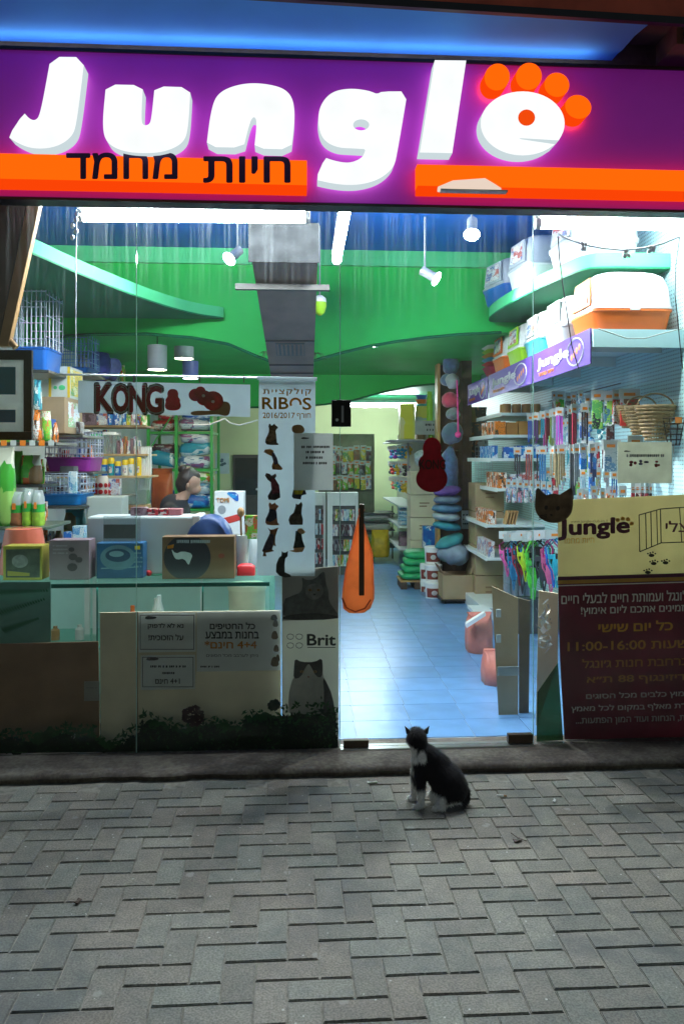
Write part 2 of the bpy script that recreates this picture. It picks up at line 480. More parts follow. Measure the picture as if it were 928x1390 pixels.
orange = mat('orange_plastic', (.85, .17, .02), .4, var=.06)
red = mat('red_plastic', (.6, .02, .025), .4, var=.08)
teal = mat('teal_plastic', (.02, .33, .40), .4, var=.08)
blue = mat('blue_plastic', (.01, .13, .50), .35, var=.08)
lime = mat('lime_plastic', (.32, .62, .02), .4, var=.08)
yellow = mat('yellow_plastic', (.80, .55, .02), .4, var=.08)
magenta = mat('magenta_plastic', (.35, .03, .33), .35, var=.08)
pink = mat('pink_fabric', (.75, .06, .28), .7, var=.1)
grey = mat('grey_plastic', (.30, .32, .34), .45, var=.08)
grey_d = mat('dark_grey', (.09, .095, .10), .5, var=.15)
paper = thin_mat('white_paper', (.74, .78, .78), .5, var=.03)
paper_g = thin_mat('grey_paper', (.80, .82, .80), .4, var=.04)
banner_m = thin_mat('banner_vinyl', (.72, .80, .82), .55, .35, var=.04)
ink = mat('black_ink', (.012, .012, .014), .5, var=.1)
ink_o = thin_mat('orange_ink', (.70, .28, .02), .5)
ink_r = thin_mat('red_ink', (.52, .008, .06), .5, var=.12, scale=30)
ink_w = thin_mat('white_ink', (.78, .8, .8), .5, var=.03)
ink_p = mat('plum_ink', (.11, .012, .05), .5, var=.1)
ink_pu = mat('violet_ink', (.10, .02, .16), .5, var=.1)
shelf_m = mat('shelf_enamel', (.70, .75, .74), .4, var=.04)
wirem = mat('wire_chrome', (.62, .68, .75), .3, .6, var=.05)
fur_g = mat('plush_grey', (.16, .18, .21), .95, var=.35, scale=18, bump=.6, bscale=90, sheen=.4)
fur_b = mat('plush_blue', (.06, .10, .22), .95, var=.35, scale=18, bump=.6, bscale=90, sheen=.4)
PR = {
 'orange': printed('print_orange', [(.80, .20, .02), (.9, .85, .8), (.80, .20, .02), (.06, .04, .03)]),
 'blue': printed('print_blue', [(.02, .14, .5), (.03, .3, .62), (.75, .8, .85), (.02, .1, .4)]),
 'teal': printed('print_teal', [(.02, .30, .38), (.05, .42, .5), (.8, .85, .8), (.02, .12, .2)]),
 'yellow': printed('print_yellow', [(.75, .55, .03), (.7, .75, .5), (.75, .6, .05), (.1, .35, .1)]),
 'green': printed('print_green', [(.05, .40, .04), (.22, .58, .05), (.75, .75, .6), (.7, .12, .03)]),
 'white': printed('print_white', [(.72, .74, .74), (.6, .65, .7), (.75, .76, .72), (.12, .2, .4), (.5, .1, .08)]),
 'mauve': printed('print_mauve', [(.22, .13, .17), (.3, .2, .24), (.24, .15, .19), (.08, .04, .05)]),
 'red': printed('print_red', [(.5, .03, .04), (.7, .65, .6), (.45, .02, .04), (.05, .02, .03)]),
 'brown': printed('print_brown', [(.22, .12, .06), (.3, .18, .08), (.18, .1, .06), (.5, .16, .04)]),
 'dark': printed('print_dark', [(.03, .03, .04), (.10, .03, .04), (.16, .18, .2), (.35, .35, .36), (.05, .02, .03)]),
 'mix': printed('print_mix', [(.6, .08, .05), (.72, .74, .72), (.05, .15, .5), (.7, .5, .05), (.1, .4, .15), (.04, .04, .05)]),
 'cyan': printed('print_cyan', [(.25, .5, .6), (.55, .7, .75), (.1, .3, .55), (.7, .75, .75)]),
}
glow_tube = glow('tube_light', (.86, .97, 1.0), TUBE)
glow_warm = glow('warm_lamp', (1.0, .80, .58), 90.0)
glow_cool = glow('spot_lamp', (.95, 1.0, 1.0), 120.0)

# ================================================================== pavement
def paver_mat():
    m, n, l, b = principled('concrete_paver')
    tc = n.new('ShaderNodeTexCoord'); ge = n.new('ShaderNodeNewGeometry'); oi = n.new('ShaderNodeObjectInfo')
    n1 = n.new('ShaderNodeTexNoise'); n1.inputs['Scale'].default_value = 2.3; n1.inputs['Detail'].default_value = 6
    n2 = n.new('ShaderNodeTexNoise'); n2.inputs['Scale'].default_value = 140; n2.inputs['Detail'].default_value = 3
    n3 = n.new('ShaderNodeTexNoise'); n3.inputs['Scale'].default_value = 17; n3.inputs['Detail'].default_value = 6
    for q in (n1, n2, n3): l.new(ge.outputs['Position'], q.inputs['Vector'])
    cr = n.new('ShaderNodeValToRGB'); cr.color_ramp.elements[0].position = .3; cr.color_ramp.elements[1].position = .72
    cr.color_ramp.elements[0].color = (.215, .23, .21, 1); cr.color_ramp.elements[1].color = (.42, .40, .335, 1)
    ce = cr.color_ramp.elements.new(.5); ce.color = (.32, .305, .27, 1)
    mx = n.new('ShaderNodeMath'); mx.operation = 'MULTIPLY_ADD'; mx.inputs[1].default_value = .45
    l.new(n3.outputs['Fac'], mx.inputs[0])
    m5 = n.new('ShaderNodeMath'); m5.operation = 'MULTIPLY'; m5.inputs[1].default_value = .55; l.new(n1.outputs['Fac'], m5.inputs[0]); l.new(m5.outputs[0], mx.inputs[2])
    l.new(mx.outputs[0], cr.inputs['Fac'])
    sp = n.new('ShaderNodeMapRange'); sp.inputs['From Min'].default_value = .35; sp.inputs['From Max'].default_value = .65; sp.inputs['To Min'].default_value = .72; sp.inputs['To Max'].default_value = 1.28
    l.new(n2.outputs['Fac'], sp.inputs['Value'])
    rn = n.new('ShaderNodeMapRange'); rn.inputs['To Min'].default_value = .86; rn.inputs['To Max'].default_value = 1.16; l.new(oi.outputs['Random'], rn.inputs['Value'])
    k = n.new('ShaderNodeMath'); k.operation = 'MULTIPLY'; l.new(sp.outputs[0], k.inputs[0]); l.new(rn.outputs[0], k.inputs[1])
    s = n.new('ShaderNodeVectorMath'); s.operation = 'SCALE'; l.new(cr.outputs['Color'], s.inputs[0]); l.new(k.outputs[0], s.inputs['Scale'])
    # pale spots: chewing gum and lime
    v = n.new('ShaderNodeTexVoronoi'); v.inputs['Scale'].default_value = 5.5; l.new(ge.outputs['Position'], v.inputs['Vector'])
    nd = n.new('ShaderNodeTexNoise'); nd.inputs['Scale'].default_value = 60; l.new(ge.outputs['Position'], nd.inputs['Vector'])
    ad = n.new('ShaderNodeMath'); ad.operation = 'MULTIPLY_ADD'; ad.inputs[1].default_value = .10; l.new(nd.outputs['Fac'], ad.inputs[0]); l.new(v.outputs['Distance'], ad.inputs[2])
    lt = n.new('ShaderNodeMapRange'); lt.inputs['From Min'].default_value = .15; lt.inputs['From Max'].default_value = .12; l.new(ad.outputs[0], lt.inputs['Value'])
    sc = n.new('ShaderNodeSeparateColor'); l.new(v.outputs['Color'], sc.inputs[0])
    g2 = n.new('ShaderNodeMath'); g2.operation = 'GREATER_THAN'; g2.inputs[1].default_value = .45; l.new(sc.outputs['Red'], g2.inputs[0])
    f = n.new('ShaderNodeMath'); f.operation = 'MULTIPLY'; l.new(lt.outputs[0], f.inputs[0]); l.new(g2.outputs[0], f.inputs[1])
    f2 = n.new('ShaderNodeMath'); f2.operation = 'MULTIPLY'; f2.inputs[1].default_value = .7; l.new(f.outputs[0], f2.inputs[0])
    mm = n.new('ShaderNodeMix'); mm.data_type = 'RGBA'; l.new(f2.outputs[0], mm.inputs['Factor']); l.new(s.outputs['Vector'], mm.inputs['A']); mm.inputs['B'].default_value = (.5, .5, .47, 1)
    # each block has its own cast, from grey-green to pinkish grey
    hu = n.new('ShaderNodeMath'); hu.operation = 'FRACT'; h1 = n.new('ShaderNodeMath'); h1.operation = 'MULTIPLY'; h1.inputs[1].default_value = 17.3; l.new(oi.outputs['Random'], h1.inputs[0]); l.new(h1.outputs[0], hu.inputs[0])
    hc_ = n.new('ShaderNodeValToRGB'); hc_.color_ramp.elements[0].color = (.74, .795, .785, 1); hc_.color_ramp.elements[1].color = (.83, .775, .75, 1); l.new(hu.outputs[0], hc_.inputs['Fac'])
    hm = n.new('ShaderNodeVectorMath'); hm.operation = 'MULTIPLY'; l.new(mm.outputs['Result'], hm.inputs[0]); l.new(hc_.outputs['Color'], hm.inputs[1])
    # white flecks
    v3 = n.new('ShaderNodeTexVoronoi'); v3.inputs['Scale'].default_value = 34; l.new(ge.outputs['Position'], v3.inputs['Vector'])
    s3 = n.new('ShaderNodeSeparateColor'); l.new(v3.outputs['Color'], s3.inputs[0])
    g3 = n.new('ShaderNodeMath'); g3.operation = 'GREATER_THAN'; g3.inputs[1].default_value = .86; l.new(s3.outputs['Green'], g3.inputs[0])
    l3 = n.new('ShaderNodeMath'); l3.operation = 'LESS_THAN'; l3.inputs[1].default_value = .13; l.new(v3.outputs['Distance'], l3.inputs[0])
    k3 = n.new('ShaderNodeMath'); k3.operation = 'MULTIPLY'; l.new(g3.outputs[0], k3.inputs[0]); l.new(l3.outputs[0], k3.inputs[1])
    k4 = n.new('ShaderNodeMath'); k4.operation = 'MULTIPLY'; k4.inputs[1].default_value = .75; l.new(k3.outputs[0], k4.inputs[0])
    m3 = n.new('ShaderNodeMix'); m3.data_type = 'RGBA'; l.new(k4.outputs[0], m3.inputs['Factor']); l.new(hm.outputs['Vector'], m3.inputs['A']); m3.inputs['B'].default_value = (.72, .72, .68, 1); mm = m3
    # old oil and damp stains
    n6 = n.new('ShaderNodeTexNoise'); n6.inputs['Scale'].default_value = 1.4; n6.inputs['Detail'].default_value = 7; n6.inputs['Roughness'].default_value = .6; n6.inputs['Distortion'].default_value = .6; l.new(ge.outputs['Position'], n6.inputs['Vector'])
    r6 = n.new('ShaderNodeMapRange'); r6.inputs['From Min'].default_value = .52; r6.inputs['From Max'].default_value = .68; r6.inputs['To Max'].default_value = .7; l.new(n6.outputs['Fac'], r6.inputs['Value'])
    m6 = n.new('ShaderNodeMix'); m6.data_type = 'RGBA'; l.new(r6.outputs[0], m6.inputs['Factor']); l.new(mm.outputs['Result'], m6.inputs['A']); m6.inputs['B'].default_value = (.10, .115, .125, 1); mm = m6
    l.new(mm.outputs['Result'], b.inputs['Base Color'])
    b.inputs['Roughness'].default_value = .72
    bp = n.new('ShaderNodeBump'); bp.inputs['Strength'].default_value = .35; bp.inputs['Distance'].default_value = .004
    l.new(n2.outputs['Fac'], bp.inputs['Height']); l.new(bp.outputs['Normal'], b.inputs['Normal'])
    return m
paver = paver_mat()
joint = mat('joint_sand', (.30, .285, .245), .95, var=.35, scale=25, bump=.4, bscale=160)
g = MB().box(-60, 60, -60, -.20, -.05, -.0055)
pavement = tag(g.build('pavement', joint), kind='structure')
W = .1
def brick_mesh(name, w, d, tilt):
    bm = bmesh.new(); bmesh.ops.create_cube(bm, size=1)
    for v in bm.verts: v.co = Vector((v.co.x * (w - .0042), v.co.y * (d - .0085), v.co.z * .05 - .025 + (v.co.x * tilt[0] + v.co.y * tilt[1] if v.co.z > 0 else 0)))
    top = [e for e in bm.edges if all(v.co.z > -.02 for v in e.verts)]
    bmesh.ops.bevel(bm, geom=top, offset=.003, segments=2, affect='EDGES')
    me = bpy.data.meshes.new(name); bm.to_mesh(me); bm.free(); me.materials.append(paver)
    return me
rb = random.Random(3)
HB = [brick_mesh('brick', .2, .1, (rb.uniform(-.0018, .0018), rb.uniform(-.0018, .0018))) for _ in range(5)]
VB = [brick_mesh('brick', .1, .2, (rb.uniform(-.0018, .0018), rb.uniform(-.0018, .0018))) for _ in range(5)]
def proj(p):
    r = Vector(p) - CAMP
    dep = r.x * math.sin(YAW) + r.y * math.cos(YAW); u = r.x * math.cos(YAW) - r.y * math.sin(YAW)
    if dep < .2: return None
    return (CXP + F * u / dep, HOR - F * r.z / dep)
placed = []
Y0 = -.262
for j in range(0, 24):
    for i in range(-26, 27):
        k = (i - j) % 4
        x, y = i * W, Y0 - j * W
        if k == 0: placed.append((x + W, y - W / 2, 0))
        elif k == 3: placed.append((x + W / 2, y - W, 1))
inview, rest = [], []
for q in placed:
    s = proj((q[0], q[1], 0))
    (inview if s and -60 < s[0] < 988 and s[1] < 1450 else rest).append(q)
inview.sort(key=lambda q: -q[1]); rest += inview[300:]; inview = inview[:300]
pl = pavement.location
for x, y, vert in inview:
    o = link_mesh('brick', (VB if vert else HB)[rb.randrange(5)], pavement, (x - pl.x, y - pl.y, rb.uniform(-.0009, .0006) - pl.z))
    o.rotation_euler = (0, 0, rb.uniform(-.012, .012))
mb = MB()
for x, y, vert in rest:
    a, b = ((.0467, .0967) if vert else (.0967, .0467)); z = rb.uniform(-.0009, .0006)
    mb.box(x - a, x + a, y - b, y + b, -.05, z)
tag(mb.build('paving_field', paver, pavement), kind='stuff')
# litter on the pavement
def scrap(name, px, py, L, w, rz, m, label, cat):
    p = PG(px, py, 0.0)
    mb = MB()
    n = 5
    for i in range(n):
        pass
    top = [(-L / 2, -w / 2), (-L * .1, -w * .6), (L / 2, -w * .35), (L * .45, w / 2), (0, w * .4), (-L * .48, w * .5)]
    Rm = Matrix.Rotation(R(rz), 3, 'Z')
    mb.prism([p + Rm @ Vector((a, b, .003 + .004 * ((i % 2)))) for i, (a, b) in enumerate(top)], (0, 0, .004))
    return tag(mb.build(name, m), label, cat)
def butt(px, py, rz, label):
    p = PG(px, py, .006); t = Vector((math.cos(R(rz)), math.sin(R(rz)), 0))
    th = thing('cigarette_butt', (p.x, p.y, 0), label, 'cigarette butt')
    MB().tube([p, p + t * .032], .004, 8).build('paper_tube', white, th)
    MB().tube([p + t * .0322, p + t * .046], .0043, 8).build('filter', wood, th)
butt(674, 1080, -10, 'white cigarette butt on the pavers just right of the cat')
scrap('paper_scrap', 752, 1089, .035, .012, 60, white, 'small torn white scrap on pavers below the door corner', 'litter')
scrap('paper_scrap', 505, 1064, .05, .014, 8, offwhite, 'flat pale scrap lying against the kerb by the door', 'litter')
scrap('dry_leaf', 702, 1143, .035, .02, 20, wood_d, 'small dark dry leaf on the open pavers right of the cat', 'leaf')
scrap('dry_leaf', 106, 1226, .03, .018, 70, wood_d, 'tiny dark dry leaf on the left pavers', 'leaf')
mb = MB().tube([PG(693, 1131, .006), PG(703, 1138, .008), PG(715, 1142, .006)], .0018, 5)
tag(mb.build('twig', wood_d), 'thin dark twig lying right of the cat', 'twig')

# ================================================================== worn kerb step under the shop front
def kerb_mat():
    m, n, l, b = principled('worn_stone')
    ge = n.new('ShaderNodeNewGeometry')
    a = n.new('ShaderNodeTexNoise'); a.inputs['Scale'].default_value = 3.5; a.inputs['Detail'].default_value = 8; a.inputs['Roughness'].default_value = .65
    c = n.new('ShaderNodeTexNoise'); c.inputs['Scale'].default_value = 55; c.inputs['Detail'].default_value = 6
    l.new(ge.outputs['Position'], a.inputs['Vector']); l.new(ge.outputs['Position'], c.inputs['Vector'])
    cr = n.new('ShaderNodeValToRGB'); e = cr.color_ramp.elements
    e[0].position = .3; e[0].color = (.030, .023, .021, 1); e[1].position = .68; e[1].color = (.26, .235, .19, 1)
    x = e.new(.48); x.color = (.105, .085, .073, 1)
    mx = n.new('ShaderNodeMath'); mx.operation = 'MULTIPLY_ADD'; mx.inputs[1].default_value = .3; l.new(c.outputs['Fac'], mx.inputs[0])
    m2 = n.new('ShaderNodeMath'); m2.operation = 'MULTIPLY'; m2.inputs[1].default_value = .7; l.new(a.outputs['Fac'], m2.inputs[0]); l.new(m2.outputs[0], mx.inputs[2])
    l.new(mx.outputs[0], cr.inputs['Fac']); l.new(cr.outputs['Color'], b.inputs['Base Color'])
    b.inputs['Roughness'].default_value = .8
    bp = n.new('ShaderNodeBump'); bp.inputs['Strength'].default_value = .6; bp.inputs['Distance'].default_value = .01
    l.new(mx.outputs[0], bp.inputs['Height']); l.new(bp.outputs['Normal'], b.inputs['Normal'])
    return m
kerbm = kerb_mat()
mb = MB(); rings = []
N = 340
for i in range(N + 1):
    x = -4 + 8 * i / N
    q = lambda s, k: noise.noise(Vector((x * s, k * 7.3, 1.7)))
    # the edge is broken away left of the door, sounder elsewhere
    br = max(0, 1 - abs(x + .62) / .42) ** .5 * (.5 + .9 * abs(q(14, 1)))
    ed = -.245 + .010 * q(5, 2) + .006 * q(30, 3) + .045 * br * max(0, q(11, 4) + .35)
    zt = FLOOR - .004 + .003 * q(4, 5)
    rings.append([Vector((x, .14, -.03)), Vector((x, .14, zt)), Vector((x, -.03, zt)), Vector((x, -.14, zt - .003 + .004 * q(9, 6) - .008 * br)),
                  Vector((x, ed + .02, zt - .006 + .005 * q(20, 7) - .018 * br)), Vector((x, ed + .004, zt - .018 + .006 * q(26, 8) - .012 * br)), Vector((x, ed, zt - .03)),
                  Vector((x, ed + .012, .012)), Vector((x, ed + .02, -.03))])
mb.loft(rings)
kerb = tag(mb.build('kerb', kerbm, smooth=50), kind='structure')

# ================================================================== shop shell
LX, RX, BY, CZ = -2.45, 2.22, D(10.8), 3.38
tile_m = mat('floor_tile', (.13, .29, .56), .28, var=.14, scale=5, rnd=.10, bump=.03, bscale=12)
grout = mat('grout', (.42, .48, .52), .7, var=.15)
fl = tag(MB().box(LX - .2, RX + .2, .14, BY + .2, -.03, FLOOR - .004).build('floor', grout), kind='structure')
fl2 = mb = None
TW, TD = .33, .31
tm = MB().box(-TW / 2 + .002, TW / 2 - .002, -TD / 2 + .0015, TD / 2 - .0015, -.004, 0).mesh('tile', tile_m)
cells = []
for a in range(0, 33):
    for b in range(0, 14):
        x, y = -2.4 + (b + .5) * TW, .145 + (a + .5) * TD
        s = proj((x, y, FLOOR))
        cells.append((0 if (s and 430 < s[0] < 740) else 1, y, x))
cells.sort()
for k, (_, y, x) in enumerate(cells[:260]):
    link_mesh('tile', tm, fl, (x - fl.location.x, y - fl.location.y, FLOOR - fl.location.z))
mb = MB()
for _, y, x in cells[260:]:
    mb.box(x - TW / 2 + .002, x + TW / 2 - .002, y - TD / 2 + .0015, y + TD / 2 - .0015, FLOOR - .004, FLOOR - .0002)
tag(mb.build('tile_field', tile_m, fl), kind='stuff')
wall_y = mat('pale_green_wall', (.58, .64, .34), .7, var=.06, scale=2)
wall_w = mat('white_wall', (.62, .68, .68), .6, var=.04, scale=2)
tag(MB().box(LX - .2, RX + .2, BY, BY + .2, -.03, CZ + .2).build('wall_back', wall_y), kind='structure')
tag(MB().box(LX - .2, LX, -.02, BY - .002, -.03, CZ + .2).build('wall_left', wall_w), kind='structure')
def pegboard():
    m, n, l, b = principled('pegboard')
    b.inputs['Roughness'].default_value = .5
    ge = n.new('ShaderNodeNewGeometry'); s = n.new('ShaderNodeVectorMath'); s.operation = 'SCALE'; s.inputs['Scale'].default_value = 40
    l.new(ge.outputs['Position'], s.inputs[0])
    fr = n.new('ShaderNodeVectorMath'); fr.operation = 'FRACTION'; l.new(s.outputs['Vector'], fr.inputs[0])
    sb = n.new('ShaderNodeVectorMath'); sb.operation = 'SUBTRACT'; sb.inputs[1].default_value = (.5, .5, .5); l.new(fr.outputs['Vector'], sb.inputs[0])
    mu = n.new('ShaderNodeVectorMath'); mu.operation = 'MULTIPLY'; mu.inputs[1].default_value = (0, 1, 1); l.new(sb.outputs['Vector'], mu.inputs[0])
    ln = n.new('ShaderNodeVectorMath'); ln.operation = 'LENGTH'; l.new(mu.outputs['Vector'], ln.inputs[0])
    lt = n.new('ShaderNodeMath'); lt.operation = 'LESS_THAN'; lt.inputs[1].default_value = .2; l.new(ln.outputs['Value'], lt.inputs[0])
    mx = n.new('ShaderNodeMix'); mx.data_type = 'RGBA'; mx.inputs['A'].default_value = (.58, .88, .91, 1); mx.inputs['B'].default_value = (.10, .16, .17, 1)
    l.new(lt.outputs[0], mx.inputs['Factor']); l.new(mx.outputs['Result'], b.inputs['Base Color'])
    return m
peg_m = pegboard()
wall_r = tag(MB().box(RX, RX + .2, -.02, BY - .002, -.03, CZ + .2).build('wall_right', peg_m), kind='structure')
FA = 5.2          # distance of the green ceiling drop
tag(MB().box(LX, RX, .0, D(FA) + .05, CZ, CZ + .2).build('ceiling', blue_p), kind='structure')
ZB, ZD = 2.69, 2.58
tag(MB().box(LX, RX, D(FA) + .03, D(7.9) + .03, ZB, ZB + .1).build('ceiling_green', green), kind='structure')
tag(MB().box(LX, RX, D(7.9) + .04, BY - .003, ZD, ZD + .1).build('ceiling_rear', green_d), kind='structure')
def drop(name, d, edge, ztop, m, thick=.03, groove=None):
    pts = [P(x, y, D(d)) for x, y in edge]
    pts[0].x = LX + .001; pts[-1].x = RX - .001
    poly = pts + [Vector((RX - .001, pts[0].y, ztop)), Vector((LX + .001, pts[0].y, ztop))]
    th = MB().prism(poly, (0, thick, 0)).build(name, m)
    return th
eA = [(-60, 470), (60, 458), (120, 454), (200, 453), (260, 458), (310, 467), (350, 484), (385, 497), (410, 494), (440, 485), (470, 477), (500, 470), (540, 463), (580, 458), (620, 454), (680, 451), (780, 452)]
da = tag(drop('ceiling_drop', FA, eA, CZ - .002, green), kind='structure')
# ledge along the top of the drop and a dark reveal along its curved lip
a, b = P(300, 346, D(FA)), P(300, 359, D(FA))
MB().box(LX + .002, RX - .002, D(FA) - .05, D(FA) - .001, b.z, CZ - .004).build('ledge', green_l, da)
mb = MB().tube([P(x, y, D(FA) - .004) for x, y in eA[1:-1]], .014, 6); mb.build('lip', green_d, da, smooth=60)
eC = [(150, 548), (250, 552), (330, 553), (400, 552), (440, 549), (480, 543), (520, 532), (560, 524), (590, 521), (640, 520), (690, 520)]
dc = tag(drop('ceiling_drop', 7.9, eC, ZB + .002, green), kind='structure')
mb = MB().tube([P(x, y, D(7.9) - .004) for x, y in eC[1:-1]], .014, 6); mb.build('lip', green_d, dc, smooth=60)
# curved ledges at the side walls
def ledge(name, plan, z0, z1, label):
    poly = smooth_open(plan)
    th = thing(name, (sum(p[0] for p in plan) / len(plan), D(sum(p[1] for p in plan) / len(plan)), z0), label, 'ledge')
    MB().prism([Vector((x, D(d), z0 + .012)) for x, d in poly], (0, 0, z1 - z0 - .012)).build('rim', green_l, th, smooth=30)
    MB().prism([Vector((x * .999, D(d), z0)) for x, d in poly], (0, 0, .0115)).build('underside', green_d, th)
    return th
def smooth_open(pts, it=2):
    for _ in range(it):
        q = [pts[0]]
        for i in range(len(pts) - 1):
            a, b = pts[i], pts[i + 1]
            q += [(a[0] * .75 + b[0] * .25, a[1] * .75 + b[1] * .25), (a[0] * .25 + b[0] * .75, a[1] * .25 + b[1] * .75)]
        q.append(pts[-1]); pts = q
    return pts
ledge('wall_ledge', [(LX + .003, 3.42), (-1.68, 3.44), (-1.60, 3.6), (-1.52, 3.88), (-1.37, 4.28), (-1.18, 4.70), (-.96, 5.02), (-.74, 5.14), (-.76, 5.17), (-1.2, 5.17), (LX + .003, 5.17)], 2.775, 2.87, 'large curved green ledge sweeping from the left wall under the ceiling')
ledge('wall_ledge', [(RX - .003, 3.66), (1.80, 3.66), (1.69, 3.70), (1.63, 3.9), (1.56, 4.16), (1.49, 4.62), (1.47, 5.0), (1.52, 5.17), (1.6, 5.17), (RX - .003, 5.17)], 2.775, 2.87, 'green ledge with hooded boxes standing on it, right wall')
# ================================================================== shop front: glass, door
pane_l = pane_mat('window_glass_left', dirt=.034)
pane_r = pane_mat('window_glass_right', dirt=.02)
pane_d = pane_mat('door_glass', dirt=.032)
edge_m = mat('glass_edge', (.45, .75, .68), .2, var=.05)
alu = mat('pale_aluminium', (.50, .55, .54), .4, .3, var=.08)
xS, xD0, xD1 = P(185, 700, 0).x, P(462, 700, 0).x, P(723, 700, 0).x
ZT = P(464, 281, 0).z
lw = thing('shop_window', ((xD0 + LX) / 2, 0, FLOOR), 'two tall dusty glass panes left of the glass door', 'window')
MB().box(LX, xS - .002, 0, .010, FLOOR + .002, ZT).build('pane', pane_l, lw)
MB().box(xS + .002, xD0 - .006, 0, .010, FLOOR + .002, ZT).build('pane', pane_l, lw)
MB().box(xS - .0015, xS + .0015, .001, .009, FLOOR + .002, ZT).build('pane_joint', edge_m, lw)
MB().box(LX - .2, xD0 - .004, -.02, .03, ZT + .001, ZT + .05).build('head_rail', alu, lw)
rw = thing('shop_window', ((xD1 + RX) / 2, 0, FLOOR), 'tall dusty glass pane right of the glass door', 'window')
MB().box(xD1 + .004, RX + .1, 0, .010, FLOOR + .002, ZT).build('pane', pane_r, rw)
MB().box(xD1 + .004, RX + .2, -.02, .03, ZT + .001, ZT + .05).build('head_rail', alu, rw)
MB().box(xD1 + .0012, xD1 + .0038, .0, .010, FLOOR + .002, ZT).build('pane_edge', edge_m, rw)
dr = thing('glass_door', (xD0, 0, FLOOR), 'frameless glass shop door standing shut above the step', 'door')
MB().box(xD0, xD1 - .004, .0, .010, FLOOR + .008, ZT - .004).build('pane', pane_d, dr)
MB().box(xD0 - .0035, xD0 - .0005, .0, .010, FLOOR + .008, ZT - .004).build('pane_edge', edge_m, dr)
bronze = mat('bronze_fitting', (.075, .052, .035), .45, .5, var=.2)
def fit(x0, y0, x1, y1, name='patch_fitting', m=bronze):
    a, b = P(x0, y1, 0), P(x1, y0, 0)
    MB().box(a.x, b.x, -.014, .024, a.z, b.z).build(name, m, dr, bevel=.002)
fit(688, 278, 722, 290, m=black); fit(466, 1004, 500, 1016); fit(689, 996, 722, 1009)
fit(450, 543, 476, 579, 'lock_plate', black)
a, b = P(460, 553, -.018), P(466, 568, -.018)
MB().tube([Vector((P(457, 570, 0).x, -.0145, P(457, 570, 0).z)), Vector((P(457, 570, 0).x, -.024, P(457, 570, 0).z))], .008, 10).build('keyhole', alu, dr)
MB().box(P(464, 0, 0).x - .004, P(466, 0, 0).x, -.019, -.0142, P(0, 572, 0).z, P(0, 549, 0).z).build('slot', grey, dr)
a, b = P(487, 808, -.06), P(494, 684, -.06)
hz0, hz1, hx = a.z, b.z, (a.x + b.x) / 2
MB().box(a.x, b.x, -.075, -.055, a.z, b.z).build('handle', bronze, dr, bevel=.003)
for z in (hz0 + .05, hz1 - .05):
    MB().tube([Vector((hx, -.055, z)), Vector((hx, -.0005, z))], .008, 10).build('handle_post', bronze, dr)
th = MB().box(xD0, xD1, -.032, .05, FLOOR - .003, FLOOR + .005); th.build('threshold', steel, dr)
# fascia above the glass heads closes the shop front
# ================================================================== sign
SY = -.10                       # face of the sign panel
sgn = thing('shop_sign', (0, SY, P(464, 275, SY).z), 'long purple lit fascia sign with white letters above the shop', 'sign')
def panel_mat():
    m = mat('purple_acrylic', (.78, .055, .80), .38, var=.05, scale=3); b = m.node_tree.nodes['Principled BSDF']      # acrylic; a faint glow is added to even and brighten the purple
    b.inputs['Emission Color'].default_value = (.42, .025, .72, 1); b.inputs['Emission Strength'].default_value = .075
    return m
pz0, pz1 = P(464, 276, SY).z, P(464, 78, SY).z
MB().box(-3.2, 3.2, SY, SY + .12, pz0, pz1).build('panel', panel_mat(), sgn, bevel=.006)
trim = mat('dark_trim', (.02, .016, .025), .5, var=.2)
MB().box(-3.2, 3.2, SY - .012, SY - .0005, pz1 - .012, pz1 + .004).build('top_trim', trim, sgn)
MB().box(-3.2, 3.2, SY - .012, SY + .1, pz0 - .014, pz0 - .001).build('bottom_trim', trim, sgn)
face_m = glow('letter_face', (.94, .97, .97), LETTER)
_n, _l = face_m.node_tree.nodes, face_m.node_tree.links          # the tubes inside light the faces unevenly
_g = _n.new('ShaderNodeNewGeometry'); _z = _n.new('ShaderNodeTexNoise'); _z.inputs['Scale'].default_value = 5.0; _z.inputs['Detail'].default_value = 4
_m = _n.new('ShaderNodeMapRange'); _m.inputs['From Min'].default_value = .3; _m.inputs['From Max'].default_value = .7; _m.inputs['To Min'].default_value = LETTER * .93; _m.inputs['To Max'].default_value = LETTER * 1.04
_l.new(_g.outputs['Position'], _z.inputs['Vector']); _l.new(_z.outputs['Fac'], _m.inputs['Value']); _l.new(_m.outputs[0], _n['Emission'].inputs['Strength'])
side_m = glow('letter_side', (.82, .96, 1.0), SIDE)
LF = SY - .122
halo_m = glow('letter_halo', (.92, .97, 1.0), 1.1); halo_o = glow('toe_halo', (1.0, .25, .03), 3.0)
